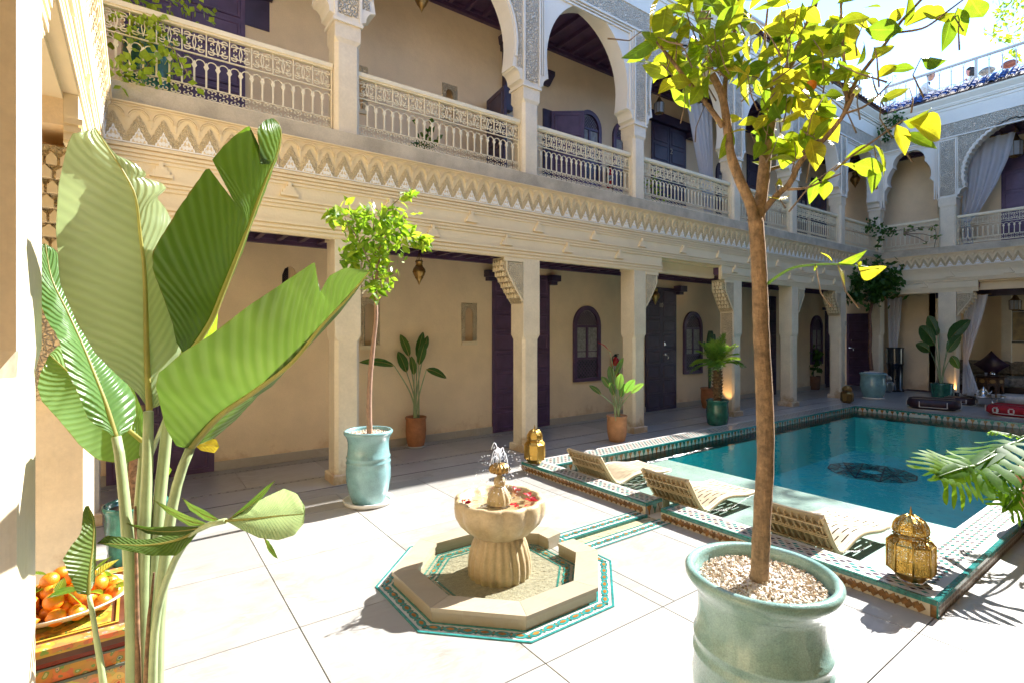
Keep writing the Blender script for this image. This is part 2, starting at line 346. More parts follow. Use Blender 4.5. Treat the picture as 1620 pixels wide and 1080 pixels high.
def frieze_unit(w):
    """One bay of the carved frieze: sloped ground, white palmette, stepped ochre peak, scalloped arch above."""
    H=.335; sl=lambda z:-.012-.055*(z/H)**1.6
    b=B(); h=w/2
    b.cur=0
    zs=[0,.1,.2,.28,H]
    b.loft([[(-h,sl(z),z),(h,sl(z),z),(h,.05,z),(-h,.05,z)] for z in zs])
    def plate(poly,p,cur,d=.03):
        b.cur=cur; n=len(poly); k=len(b.v)
        b.v += [(x,sl(z)-p,z) for x,z in poly]+[(x,sl(z)+d,z) for x,z in poly]
        b.quad(tuple(k+i for i in range(n)))
        for i in range(n):
            j=(i+1)%n; b.quad((k+i,k+n+i,k+n+j,k+j))
    # stepped ochre mountain with flanks down to the valleys
    st=[(-h,.075),(-h+.01,.10),(-.062,.13),(-.055,.155),(-.042,.165),(-.036,.19),(-.024,.20),(-.018,.222),(-.008,.232),(0,.245)]
    st+= [(-x,z) for x,z in reversed(st[:-1])]
    plate(st+[(h,.018),(-h,.018)],.010,1)
    for i,(x,z) in enumerate([(-.058,.085),(-.036,.125),(-.018,.165),(.018,.165),(.036,.125),(.058,.085),(0,.2),(-.06,.05),(.06,.05)]):
        plate([(x-.009,z-.012),(x+.009,z-.012),(x+.010,z+.008),(x,z+.018),(x-.010,z+.008)],.017,1)
    # white palmette outline, ring and petals
    o=[(-.062,.012),(-.058,.035),(-.045,.043),(-.043,.062),(-.030,.070),(-.026,.092),(-.012,.104),(-.008,.122),(0,.14)]
    o+= [(-x,z) for x,z in reversed(o[:-1])]
    inn=[(x*.78,.016+(z-.012)*.8) for x,z in o]
    for i in range(len(o)-1): plate([o[i],o[i+1],inn[i+1],inn[i]][::-1],.020,2)
    plate([(x*1.0,z) for x,z in inn],.012,0)
    for cx,cz,rx,rz in ((0,.04,.014,.022),(-.024,.036,.012,.018),(.024,.036,.012,.018),(0,.085,.008,.018)):
        plate([(cx+rx*cos(2*pi*k/8),cz+rz*sin(2*pi*k/8)) for k in range(8)],.022,2)
    plate([(-h,.004),(h,.004),(h,.014),(-h,.014)],.018,2)
    # scalloped arch with a drop at each end
    for r0,r1,p in ((.078,.087,.017),(.064,.072,.012)):
        A=[(r0*cos(a)*1.0,.215+r0*.95*sin(a)) for a in [pi*k/10 for k in range(11)]]
        C=[(r1*cos(a)*1.0,.215+r1*.95*sin(a)) for a in [pi*k/10 for k in range(11)]]
        for i in range(10): plate([A[i],A[i+1],C[i+1],C[i]],p,0)
    plate([(h-.008,.16),(h,.15),(h,.235),(h-.010,.225)],.010,0); plate([(-h,.15),(-h+.008,.16),(-h+.010,.225),(-h,.235)],.010,0)
    plate([(-h,H-.03),(h,H-.03),(h,H-.022),(-h,H-.022)],.012,0); plate([(-h,H-.012),(h,H-.012),(h,H),(-h,H)],.016,0)
    return b

def key_block():
    b=B()
    for hw,z0,z1,p in ((.018,-.085,.025,.0270),(.042,-.085,-.022,.0250),(.064,-.085,-.048,.0230),(.086,-.112,-.084,.0290)):
        b.box(-hw,hw,-p,.01,z0,z1)
    return b

def bracket_geo(dirn, reach=.31, z0=1.98, z1=ZL):
    """Corbel that steps out under the lintel: rows of little stalactite cells and a carved side panel."""
    b=B(); n=8; H=z1-z0
    prof=[(reach*min(1,.06+k/n/.72*.94)**.9-.012, z0+H*.94*k/n) for k in range(n+1)]
    poly=[(0,z0)]+[q for k in range(n) for q in ((prof[k][0]+.012,prof[k][1]),(prof[k][0]+.012,prof[k+1][1]))]+[(reach,prof[n][1]),(reach,z1),(0,z1)]
    P=[(dirn*x,z) for x,z in poly]
    b.cur=1; b.prism(P if dirn<0 else P[::-1],.015,WD-.015)
    # stalactite cells standing proud of each step
    for k in range(1,n):
        m=4 if k%2 else 3
        for i in range(m):
            vc=.03+(WD-.06)*(i+.5)/m; x=prof[k][0]+.012; zt=prof[k+1][1]; hw=(WD-.06)/m*.38; zb=prof[k][1]
            pl=[(vc-hw,zb),(vc+hw,zb),(vc+hw,zb+(zt-zb)*.55),(vc,zt-.004),(vc-hw,zb+(zt-zb)*.55)]
            b.cur=0; b.prism(pl,dirn*(x-.004),dirn*(x+.020),'yz')
    # rim mouldings of the two faces
    b.cur=0
    for v in (-.004,WD-.008):
        rim=[(dirn*(prof[k][0]*.90),prof[k][1]+.03*(1-k/n)) for k in range(n+1)]
        b.ribbon(rim,.020,v,v+.012)
    b.box(*sorted((dirn*.004,dirn*reach)),-.004,.01,z1-.05,z1-.002)
    for v0,v1 in ((-.005,.02),(WD-.02,WD+.005)):
        b.cur=1; q=[(dirn*x,z) for x,z in ((.012,z0+.05),(.012,z1-.06),(reach*.80,z1-.06),(reach*.78,z0+.38),(reach*.5,z0+.26),(reach*.22,z0+.13))]; b.prism(q if dirn<0 else q[::-1],v0,v1)
    return b

def arch_profile(kind, hw, zs, zt):
    """Half-outline points from right foot over the apex to the left foot, relative to the bay centre."""
    out=[]
    if kind in ('horseshoe','plain','scallop'):
        zc=zs+.30; n=14; Hh=zt-zc; d=max(.02,(Hh*Hh-hw*hw)/(2*hw)); rad=hw+d; am=math.acos(d/rad)
        half=[(hw*.965,zs),(hw*.985,zs+.12),(hw,zc)]
        for k in range(1,n+1):
            a=am*k/n; half.append((max(0,rad*cos(a)-d),zc+rad*sin(a)))
        half[-1]=(0,zt)
        if kind=='scallop':
            pts=[];seg=[]
            for i in range(len(half)-1):
                for q in range(4): seg.append((half[i][0]+(half[i+1][0]-half[i][0])*q/4,half[i][1]+(half[i+1][1]-half[i][1])*q/4))
            seg.append(half[-1]); res=[]
            c=(0,zc)
            for i,(x,z) in enumerate(seg):
                d=.028*abs(sin(pi*i/4)); l=hypot(x,z-zc) or 1; res.append((x+x/l*d-x/l*.02,z+(z-zc)/l*d-(z-zc)/l*.02))
            half=res
    else:   # foil: stepped lobes
        cusps=[(hw,zs),(hw*.86,zs+.17),(hw*.70,zs+.17+.42),(hw*.42,zs+1.02),(0,zt)]
        cusps=[(hw,zs),(hw*.90,zs+.16),(hw*.76,zs+.52),(hw*.60,zs+.98),(0,zt)]
        half=[cusps[0]]
        for i in range(4):
            (x0,z0),(x1,z1)=cusps[i],cusps[i+1]
            for k in range(1,7):
                t=k/6; bul=.055 if i<3 else .12; nx,nz=(z1-z0),-(x1-x0); l=hypot(nx,nz)
                f=sin(pi*t)*bul; half.append((x0+(x1-x0)*t+nx/l*f, z0+(z1-z0)*t+nz/l*f))
            if i<3: half.append((x1-.025,z1+.005))
    return half+[(-x,z) for x,z in reversed(half[:-1])]

def ray_hit(poly, c, a):
    best=None; dx,dz=cos(a),sin(a)
    for i in range(len(poly)-1):
        (x0,z0),(x1,z1)=poly[i],poly[i+1]; ex,ez=x1-x0,z1-z0
        den=dx*ez-dz*ex
        if abs(den)<1e-9: continue
        t=((x0-c[0])*ez-(z0-c[1])*ex)/den; s_=((x0-c[0])*dz-(z0-c[1])*dx)/den
        if t>0 and -1e-6<=s_<=1+1e-6 and (best is None or t<best): best=t
    return best
def arch_plate(prof, uc, u0, u1, z0, z1, v0, v1):
    """Wall piece u0..u1 x z0..z1 pierced by the arch outline."""
    P=[(uc+x,z) for x,z in prof]; c=(uc,z0+.30*(z1-z0))
    A=[atan2(p[1]-c[1],p[0]-c[0]) for p in P]; A=[a if a>-pi/2 else a+2*pi for a in A]
    cor=[atan2(z1-c[1],u1-c[0]),atan2(z1-c[1],u0-c[0])]
    rect=[(u1,z0-1),(u1,z1),(u0,z1),(u0,z0-1)]
    ang=sorted(set(A+cor)); inn=[];outr=[]
    for a in ang:
        j=min(range(len(A)),key=lambda k:abs(A[k]-a))
        if abs(A[j]-a)<1e-9: p=P[j]
        else:
            t=ray_hit(P,c,a); p=(c[0]+cos(a)*t,c[1]+sin(a)*t)
        t=ray_hit(rect,c,a); q=(c[0]+cos(a)*t,c[1]+sin(a)*t)
        if q[1]<z0: q=(u1 if q[0]>uc else u0,z0)
        inn.append(p); outr.append(q)
    inn=[inn[0]]+inn+[inn[-1]]; outr=[(u1,z0)]+outr+[(u0,z0)]
    return B().band(inn,outr,v0,v1)

def spiral(cx,cz,r,a0,turn,sgn,n=8):
    return [(cx+r*(1-.72*k/n)*cos(a0+sgn*turn*k/n), cz+r*(1-.72*k/n)*sin(a0+sgn*turn*k/n)) for k in range(n+1)]
def scroll_panel(w,h,cells=1):
    b=B(); t=.0075; d0,d1=-.006,.006
    for sx in (-1,1):
        for sz in (-1,1):
            cx,cz=sx*w*.25,h/2+sz*h*.25; r=min(w,h)*.185
            b.ribbon([(cx-sx*r*1.1,cz+sz*r*.2)]+spiral(cx,cz,r,pi/2*(1-sx)+0.0,4.6,sx*sz),t,d0,d1)
            b.ribbon(spiral(cx+sx*r*.1,cz-sz*r*.95,r*.55,pi/2*(1+sx),4.2,-sx*sz,6),t,d0,d1)
    b.ribbon([(0,h*.14),(-w*.07,h*.5),(0,h*.86)],t,d0,d1); b.ribbon([(0,h*.14),(w*.07,h*.5),(0,h*.86)],t,d0,d1)
    b.box(w/2-.005,w/2+.005,-.008,.008,0,h)
    return b
def foot_scroll(w,h):
    b=B(); t=.0075
    for sx in (-1,1):
        for sz in (-1,1):
            b.ribbon(spiral(sx*w*.23,h/2+sz*h*.24,h*.23,pi/2*(1+sx)+.2,4.8,-sx*sz,7),t,-.006,.006)
    b.ribbon([(-w*.1,h*.5),(w*.1,h*.5)],t,-.006,.006)
    return b
def baluster_geo(p,h):
    b=B(); b.box(-.0075,.0075,-.006,.006,0,h*.80)
    z=h*.84; b.prism([(0,z-.042),(.023,z),(.009,z+.010),(.005,h),(-.005,h),(-.009,z+.010),(-.023,z)],-.006,.006)
    r=p*.40; A=[(p/2+r*cos(a),h*.93+r*.95*sin(a)) for a in [-.75+k*(pi+1.5)/12 for k in range(13)]]
    b.ribbon(A,.0065,-.006,.006)
    return b
RP=.095
MR={'sp':scroll_panel(RP*2,.205).mesh('scroll_panel',IRON),'fs':foot_scroll(RP,.105).mesh('foot_scroll',IRON),'ba':baluster_geo(RP,.235).mesh('baluster',IRON)}
def railing(label, loc, rz, L, group, terrace=False):
    t=thing('terrace_railing' if terrace else 'balcony_railing',label,'railing',loc,rz,group)
    n=max(2,int(round((L-.02)/(RP*2)))); s=(L-.012)/(n*RP*2)
    def bar(nm,z0,z1,d):
        b=B(); b.box(0,L,-d,d,z0,z1); 
        if nm=='handrail': b.box(0,L,-d*.7,d*.7,z0-.018,z0)
        ob(nm,b,IRON,t)
    bar('handrail',.690,.735,.035)
    bar('bottom_rail',.045,.060,.012); bar('middle_rail',.458,.467,.010); 
    b=B(); b.box(.0,.012,-.012,.012,0,.69); ob('end_post',b,IRON,t)
    b=B(); b.box(L-.012,L,-.012,.012,0,.69); ob('end_post',b,IRON,t)
    for i in range(n):
        o=ob('scroll_panel',MR['sp'],None,t,(.006+(i+.5)*RP*2*s,0,.467)); o.scale=(s,1,1)
    for i in range(2*n):
        x=.006+(i+.5)*RP*s
        o=ob('baluster',MR['ba'],None,t,(x-RP*s/2,0,.165)); o.scale=(s,1,1)
        o=ob('foot_scroll',MR['fs'],None,t,(x,0,.060)); o.scale=(s,1,1)
    b=B(); b.box(0,L,-.008,.008,.163,.171); ob('lower_rail',b,IRON,t)
    return t

FU=frieze_unit(.1743).mesh('frieze_panel',[FRZ,OCH,WHS]); KB=key_block().mesh('key_block',STU)
BR={d:bracket_geo(d).mesh('bracket',[STU,CUT]) for d in (-1,1)}
CLOW={w_:chamfer_column(w_,0,ZL,.10,1.50,1.56).mesh('column',TAD) for w_ in (.28,.35)}
CUP={w_:chamfer_column(w_,3.70,4.90,0,4.66,4.71).mesh('upper_column',TAD) for w_ in (.28,.35)}

def impost_geo(dirn):
    b=B(); pts=[(0,4.90),(.015,4.93),(.045,4.945)]
    for k in range(6): a=k/5*pi/2; pts.append((.055+.085*(1-cos(a)),4.945+.125*sin(a)))
    pts+=[(.15,5.085),(-.10,5.085),(-.10,4.90)]
    P=[(dirn*x,z) for x,z in pts]; b.prism(P if dirn>0 else P[::-1],-.006,WD+.006); return b
IMP={d:impost_geo(d).mesh('impost',PLW) for d in (-1,1)}

def wing(label, loc, rz, u_a, u_b, piers, bays, skip=(), group='arcaded wings round the courtyard', ug=(0,0), wide={}, upper=PL, tiles=True, rows=3, keys=True, dz=0.0, rd=.17):
    """piers: centre u of each column; bays[i]=(low,up) between piers i and i+1. u_a..u_b: span of walls and slabs of this wing."""
    t=thing('courtyard_wing',label,'building',loc,rz,group)
    P=lambda nm,b,m,lab=None: ob(nm,b,m,t,label=lab)
    cw=lambda i: wide.get(i,.28)
    # columns
    for i,u in enumerate(piers):
        if i in skip: continue
        ob('column',CLOW[cw(i)],None,t,(u,WD/2,0)); ob('upper_column',CUP[cw(i)],None,t,(u,WD/2,0))
        h=cw(i)/2
        b=B(); b.box(u-h-.02,u+h+.02,-.02,WD+.02,4.87,4.905); P('capital',b,PLW)
        # pier face with carved panel
        b=B(); b.box(u-h,u+h,.001,WD-.001,4.905,6.36); P('pier',b,PLW)
        b=B(); b.box(u-h+.035,u+h-.035,-.012,.02,4.96,6.30); P('carved_panel',b,CUG)
        b=B()
        for x0,x1 in ((u-h-.005,u-h+.022),(u+h-.022,u+h+.005)): b.box(x0,x1,-.022,.01,4.905,6.34)
        P('panel_frame',b,PLW)
    # architrave
    A0,A1=u_a,u_b
    cuts=[(piers[i]+cw(i)/2+.40,piers[i+1]-cw(i+1)/2-.40) for i,(lo,up) in enumerate(bays) if lo=='cut']
    b=B(); b.box(A0,A1,0,WD,2.825,3.20); P('architrave',b,STU)
    segs=[];x=A0
    for c0,c1 in cuts: segs.append((x,c0)); x=c1
    segs.append((x,A1))
    for c0,c1 in segs:
        b=B(); b.box(c0,c1,.001,.06,ZL,2.823)
        for i,u in enumerate(piers):
            if c0-.2<u<c1+.2: b.box(max(c0,u-cw(i)/2-.02),min(c1,u+cw(i)/2+.02),.0605,WD-.001,ZL+.0005,2.80)
        for z0,z1,p in ((2.585,2.612,.008),(2.628,2.655,.012),(2.670,2.700,.017)): b.box(c0-(.006 if c0>A0 else 0),c1+(.006 if c1<A1 else 0),-p,.0575,z0,z1)
        P('lower_architrave',b,STU)
        if cuts: P('soffit',B().box(c0+.0005,c1-.0005,.0605,rd+.104,2.655,2.822),PUR if rd<.3 else PL)
    for c0,c1 in cuts:
        b=B(); b.box(c0-.02,c1+.02,rd,rd+.10,ZL+.03,2.79)
        for z0,z1,p in ((2.61,2.635,.008),(2.648,2.672,.012)): b.box(c0-.018,c1+.018,rd-p,rd+.02,z0,z1)
        b.box(c0-.019,c1+.019,.0615,rd+.099,2.791,2.8235)
        P('recessed_lintel',b,STU)
    b=B()
    for z0,z1,p in ((2.832,2.855,.010),(2.868,2.892,.013),(2.904,2.930,.018),(3.062,3.085,.010),(3.098,3.120,.013),(3.132,3.158,.018),(3.170,3.198,.026)): b.box(A0,A1,-p,.02,z0,z1)
    P('moulding',b,STU)
    if keys:
        k=0; u=A0+.42
        while u<A1-.1:
            ob('key_block',KB,None,t,(u,-.002,3.062)); u2=u+.53
            if u2<A1-.1 and not any(c0-.1<u2<c1+.1 for c0,c1 in cuts): ob('key_block',KB,None,t,(u2,-.002,2.832))
            u+=1.06
    n=int(round((A1-A0)/.1743)); s=(A1-A0)/(n*.1743)
    for i in range(n):
        o=ob('frieze_panel',FU,None,t,(A0+(i+.5)*.1743*s,0,3.20)); o.scale=(s,1,1)
    b=B(); b.box(A0,A1,-.045,WD+.02,3.536,3.70); P('balcony_kerb',b,CON)
    # bays
    for i,(lo,up) in enumerate(bays):
        ua,ub=piers[i]+cw(i)/2,piers[i+1]-cw(i+1)/2; uc=(ua+ub)/2; hw=(ub-ua)/2
        if lo in ('brackets','cut'):
            ob('bracket',BR[1],None,t,(ua,0,0)); ob('bracket',BR[-1],None,t,(ub,0,0))
        if up is None: continue
        zt=6.40 if up in('plain','foil') else 6.46
        zs=5.085 if up!='foil' else 4.93
        prof=arch_profile(up,hw-(.135 if up!='foil' else .02),zs,zt if up!='foil' else 6.30)
        if up=='foil': prof=[(x*1.0,z) for x,z in prof]
        else:
            ob('impost',IMP[1],None,t,(ua,0,0)); ob('impost',IMP[-1],None,t,(ub,0,0))
        z0=5.085 if up!='foil' else 4.905
        P('arch',arch_plate(prof,uc,ua+.0005,ub-.0005,z0,6.72,.012,WD-.012),PLW)
        if up in ('horseshoe','scallop'):
            pr=[(x*1.07,z if z<5.1 else z+.06) for x,z in prof]
            P('carved_spandrel',arch_plate(pr,uc,ua+.03,ub-.03,z0,6.36,-.004,.03),CUG)
            b=B(); b.ribbon([(uc+x*1.035,z+.02) for x,z in prof[1:-1]],.03,-.008,.02); P('arch_moulding',b,PLW)
        else:
            b=B()
            for q,(p,wd_) in enumerate(((.016,.03),(.008,.05))):
                g=.03+q*.04
                b.box(ua+g,ua+g+wd_*.5,-p,.02,z0,6.36-g); b.box(ub-g-wd_*.5,ub-g,-p,.02,z0,6.36-g); b.box(ua+g+wd_*.5,ub-g-wd_*.5,-p,.02,6.36-g-wd_*.5,6.36-g)
            P('arch_frame',b,PLW)
    # upper wall bands and cornice
    b=B(); b.box(A0,A1,.002,WD-.002,6.725,7.13); P('upper_wall',b,PLW)
    b=B(); b.box(A0,A1,-.008,.02,6.385,6.71); P('carved_band',b,CUG)
    b=B()
    for z0,z1,p in ((6.355,6.385,.026),(6.71,6.735,.020),(7.05,7.07,.012),(7.13,7.165,.03),(7.165,7.20,.045)): b.box(A0,A1,-p,.03,z0,z1)
    b.loft([[(u,-.045,7.20),(u,-.12,7.30),(u,-.12,7.345),(u,WD,7.345),(u,WD,7.20)] for u in (A0,A1)]); P('cornice',b,PLW)
    # slabs, ceilings, back wall
    g0,g1=u_a-ug[0],u_b+ug[1]
    b=B(); b.box(g0,g1,WD,GD+.2,3.30+dz,3.598+dz); P('floor_slab',b,CON)
    b=B(); b.box(g0,g1,WD,GD+.2,6.90+dz,7.30+dz); P('roof_slab',b,CON)
    def ceiling(zb,dj,nm,vf=WD):
        b=B(); b.box(g0,g1,vf+.003,GD,zb+.07,zb+.10); c=P(nm,b,PUR)
        e=B(); e.box(g0,g1,GD-.07,GD-.003,zb-.03,zb+.0695); e.box(g0,g1,GD-.10,GD-.0705,zb+.02,zb+.0695); e.box(g0,g1,vf+.004,vf+.05,zb+.01,zb+.0695); ob('ceiling_edge_beam',e,PUR,c)
        me=B().box(-.026,.026,vf+.055,GD-.105,zb,zb+.069).mesh('ceiling_joist',PUR)
        n_=min(int((g1-g0)/dj),150)
        for q in range(n_): ob('ceiling_joist',me,None,c,(g0+(q+.5)*(g1-g0)/n_,0,0))
    ceiling(2.700+dz,.24,'lower_ceiling',.075 if not cuts else max(.075,rd+.105)); ceiling(6.46+dz,.30,'upper_ceiling')
    return t,P

def wall_holes(u0,u1,z0,z1,v,holes,depth):
    """Wall face at v with rectangular openings (ua,ub,za,zb) and their reveals."""
    us=sorted({u0,u1}|{h for q in holes for h in q[:2]}); zs=sorted({z0,z1}|{h for q in holes for h in q[2:4]})
    b=B()
    for i in range(len(us)-1):
        for j in range(len(zs)-1):
            a,c,d,e=us[i],us[i+1],zs[j],zs[j+1]; m=((a+c)/2,(d+e)/2)
            if any(h[0]<m[0]<h[1] and h[2]<m[1]<h[3] for h in holes): continue
            k=len(b.v); b.v+=[(a,v,d),(c,v,d),(c,v,e),(a,v,e)]; b.quad((k,k+1,k+2,k+3))
    for a,c,d,e in [q[:4] for q in holes]:
        k=len(b.v); b.v+=[(a,v,d),(c,v,d),(c,v,e),(a,v,e),(a,v+depth,d),(c,v+depth,d),(c,v+depth,e),(a,v+depth,e)]
        for q in ((0,4,5,1),(1,5,6,2),(2,6,7,3),(3,7,4,0),(4,7,6,5)): b.quad([k+i for i in q])
    k=len(b.v); b.v+=[(u0,v+.3,z0),(u1,v+.3,z0),(u1,v+.3,z1),(u0,v+.3,z1)]; b.quad((k+3,k+2,k+1,k))
    return b

def door_part(t,u,v,z,w,h,cols,rows,m=PUR,handle=None,rot=0,name='door',lab=None,plate=None):
    """Panelled leaf; u is the left edge; faces -v."""
    b=B(); b.box(0,w,-.03,.02,0,h); d=ob(name,b,m,t,(u,v,z),(0,0,rot),label=lab)
    mg=.05; pw=(w-mg*(cols+1))/cols; ph=(h-mg*(rows+1))/rows
    q=B(); x0,x1,y0,y1=-pw/2,pw/2,-ph/2,ph/2
    q.loft([[(x0,-.03,y0),(x1,-.03,y0),(x1,-.03,y1),(x0,-.03,y1)],[(x0+.008,-.044,y0+.008),(x1-.008,-.044,y0+.008),(x1-.008,-.044,y1-.008),(x0+.008,-.044,y1-.008)],
            [(x0+.028,-.044,y0+.028),(x1-.028,-.044,y0+.028),(x1-.028,-.044,y1-.028),(x0+.028,-.044,y1-.028)],[(x0+.034,-.036,y0+.034),(x1-.034,-.036,y0+.034),(x1-.034,-.036,y1-.034),(x0+.034,-.036,y1-.034)]][::1])
    me=q.mesh('door_panel',m)
    for i in range(cols):
        for j in range(rows): ob('door_panel',me,None,d,(mg+pw/2+i*(pw+mg),0,mg+ph/2+j*(ph+mg)))
    if handle:
        hb=B(); hx,hz=handle
        hb.tube([(hx-.09,-.06,hz),(hx+.09,-.06,hz)],.011,6); hb.box(hx-.02,hx+.0,-.065,-.03,hz-.02,hz+.02); hb.tube([(hx+.03,-.062,hz),(hx+.05,-.085,hz-.06),(hx+.03,-.062,hz-.10)],.008,5); hb.lathe([(.001,-.0),(.022,.004),(.001,.01)],8,(hx-.02,-.05,hz+.22))
        hb.box(hx-.028,hx-.012,-.05,-.03,hz+.19,hz+.25)
        ob('door_handle',hb,SILV,d)
    return d
def lattice(b,w,h,y,step,t=.006,clip=None):
    n=int((w+h)/step)+1
    for k in range(-n,n):
        for sg in (1,-1):
            pts=[]
            for q in range(41):
                x=-w/2+w*q/40; z=sg*(x)+k*step+h/2
                if 0<=z<=h and (clip is None or clip(x,z)): pts.append((x,z))
            if len(pts)>1: b.ribbon([pts[0],pts[-1]],t,y-.003,y+.003)
def window_part(t,u,v,z0,w,h,m=PUR,glass=LAT,grille=True):
    """Arched window: frame, fanlight lattice, two panes, pierced lower panel. Faces -v."""
    r=w/2; zs=h-r*1.05
    outer=[(r,0),(r,zs)]+[(r*cos(a),zs+r*1.05*sin(a)) for a in [pi*k/14 for k in range(1,14)]]+[(-r,zs),(-r,0)]
    inner=[(x*(r-.075)/r,z if z==0 else (z if z<=zs else zs+(z-zs)*(r-.075)/r)) for x,z in outer]
    inner[0]=(inner[0][0],.07); inner[-1]=(inner[-1][0],.07); outer[0]=(r,0); outer[-1]=(-r,0)
    b=B(); b.band(inner,outer,-.045,.01); b.box(-r+.001,r-.001,-.044,.01,0,.07); f=ob('window_frame',b,m,t,(u,v,z0))
    ri=r-.075; zt=zs-.02; zm=zt*.42
    b=B(); b.prism([(-ri,.07),(ri,.07)]+[(ri*cos(a),zs+ri*1.05*sin(a)) for a in [pi*k/10 for k in range(11)]],-.004,.0); ob('backing',b,LAT,f)
    b=B(); b.box(-ri,ri,-.03,-.004,zt-.02,zt+.02); b.box(-ri,ri,-.03,-.004,zm-.02,zm+.02); b.box(-.022,.022,-.032,-.004,zm+.0205,zt-.0205)
    ob('sash',b,m,f)
    b=B(); lattice(b,ri*2,zm-.10,-.014,.075,.012); ob('pierced_lattice',b,m,f,(0,0,.076))
    b=B(); lattice(b,ri*2,ri*1.0,-.014,.062,.011,lambda x,z:hypot(x,z)<ri*.98); ob('fanlight',b,m,f,(0,0,zt+.02))
    for s in (-1,1):
        b=B(); x=s*(ri+.022)/2; q=(ri-.022)/2-.006; b.box(x-q,x+q,-.016,-.006,zm+.026,zt-.026); ob('pane',b,glass,f)
        b=B(); b.box(x-q,x+q,-.018,-.0162,zm+.026+(zt-zm)*.16,zm+.03+(zt-zm)*.18); ob('glazing_bar',b,m,f)
    b=B(); b.box(-ri+.004,ri-.004,-.010,-.005,.075,zm-.024); ob('pierced_panel',b,GLS,f)
    return f
def niche_part(t,u0,u1,v,z0,z1,d=.13,sill=True):
    """Carved surround with a small arch in front of a deep opening."""
    w=u1-u0; uc=(u0+u1)/2; hw=w/2-.055; zs=z1-.06-hw*1.3
    prof=[(hw,z0+.05),(hw,zs)]+[(hw*cos(a),zs+hw*1.25*sin(a)) for a in [pi*k/10 for k in range(1,10)]]+[(-hw,zs),(-hw,z0+.05)]
    f=ob('niche',arch_plate(prof,uc,u0-.01,u1+.01,z0+.05,z1+.01,-.012,.02),CUT,t,(0,v,0))
    b=B(); b.box(u0-.012,u1+.012,-.02,.03,z0-.01,z0+.048); ob('niche_sill',b,STU,f)
    b=B(); b.box(u0+.02,u0+.02+w*.34,d-.012,d-.002,z0+.05,z1-.05); ob('shade_panel',b,DARK,f)  # solid panel, the dark of the opening is only its colour
    b=B()
    for k in range(7): b.box(u0+.02,u0+.02+w*.34,d-.017,d-.012,z0+.06+k*.07,z0+.068+k*.07)
    for k in range(3): b.box(u0+.03+k*.025,u0+.034+k*.025,d-.018,d-.0125,z0+.05,z1-.06)
    ob('grille',b,PUD,f)
    return f

# ================================================================== ground and paving
def marble(name, base, vein, rough=.28, sc=1.3):
    m=bpy.data.materials.new(name); t,ns,ln=nodes(m); ns.clear()
    out=N(t,'ShaderNodeOutputMaterial'); p=N(t,'ShaderNodeBsdfPrincipled'); g=N(t,'ShaderNodeNewGeometry'); oi=N(t,'ShaderNodeObjectInfo')
    ad=N(t,'ShaderNodeVectorMath',operation='MULTIPLY_ADD'); cb=N(t,'ShaderNodeCombineXYZ'); 
    for i in range(3): ln.new(oi.outputs['Random'],cb.inputs[i])
    ln.new(cb.outputs[0],ad.inputs[0]); ad.inputs[1].default_value=(17,31,5); ln.new(g.outputs['Position'],ad.inputs[2]); v=ad.outputs[0]
    n1=N(t,'ShaderNodeTexNoise',Scale=sc,Detail=8.0,Roughness=.62,Distortion=1.2); ln.new(v,n1.inputs['Vector'])
    mp=N(t,'ShaderNodeMapping'); mp.inputs['Rotation'].default_value=(0,0,.5); mp.inputs['Scale'].default_value=(1,3.2,1); ln.new(v,mp.inputs[0])
    n2=N(t,'ShaderNodeTexNoise',Scale=sc*.9,Detail=9.0,Roughness=.7,Distortion=2.2); ln.new(mp.outputs[0],n2.inputs['Vector'])
    a=N(t,'ShaderNodeMath',operation='SUBTRACT'); a.inputs[1].default_value=.5; ln.new(n2.outputs[0],a.inputs[0]); b=N(t,'ShaderNodeMath',operation='ABSOLUTE'); ln.new(a.outputs[0],b.inputs[0])
    r=N(t,'ShaderNodeMapRange'); r.inputs['From Max'].default_value=.11; r.inputs['To Min'].default_value=.85; r.inputs['To Max'].default_value=0; ln.new(b.outputs[0],r.inputs[0])
    r2=N(t,'ShaderNodeMapRange'); r2.inputs['From Min'].default_value=.42; r2.inputs['From Max'].default_value=.72; ln.new(n1.outputs[0],r2.inputs[0])
    mu=N(t,'ShaderNodeMath',operation='MULTIPLY'); ln.new(r.outputs[0],mu.inputs[0]); ln.new(r2.outputs[0],mu.inputs[1])
    mx=N(t,'ShaderNodeMix',data_type='RGBA'); mx.inputs[6].default_value=(*base,1); mx.inputs[7].default_value=(*vein,1); ln.new(mu.outputs[0],mx.inputs[0])
    m2=N(t,'ShaderNodeMix',data_type='RGBA',blend_type='MULTIPLY'); m2.inputs[0].default_value=1; ln.new(mx.outputs[2],m2.inputs[6])
    r3=N(t,'ShaderNodeMapRange'); r3.inputs['To Min'].default_value=.84; r3.inputs['To Max'].default_value=1.04; ln.new(oi.outputs['Random'],r3.inputs[0])
    r4=N(t,'ShaderNodeMapRange'); r4.inputs['From Min'].default_value=.3; r4.inputs['From Max'].default_value=.7; r4.inputs['To Min'].default_value=.87; r4.inputs['To Max'].default_value=1.05; ln.new(n1.outputs[0],r4.inputs[0])
    m3=N(t,'ShaderNodeMath',operation='MULTIPLY'); ln.new(r3.outputs[0],m3.inputs[0]); ln.new(r4.outputs[0],m3.inputs[1])
    ln.new(m3.outputs[0],m2.inputs[7]); ln.new(m2.outputs[2],p.inputs['Base Color'])
    p.inputs['Roughness'].default_value=rough; ln.new(p.outputs[0],out.inputs[0]); MT[name]=m; return m
FLR=marble('pale_marble',(.40,.388,.362),(.20,.175,.14),.28)
SKT=marble('skirting_marble',(.50,.44,.35),(.36,.30,.22),.3,2.0)
BSN=marble('cream_marble',(.42,.36,.265),(.34,.26,.15),.35,2.4)
GRT=mat('grout',(.38,.345,.30),.9,.1,8)
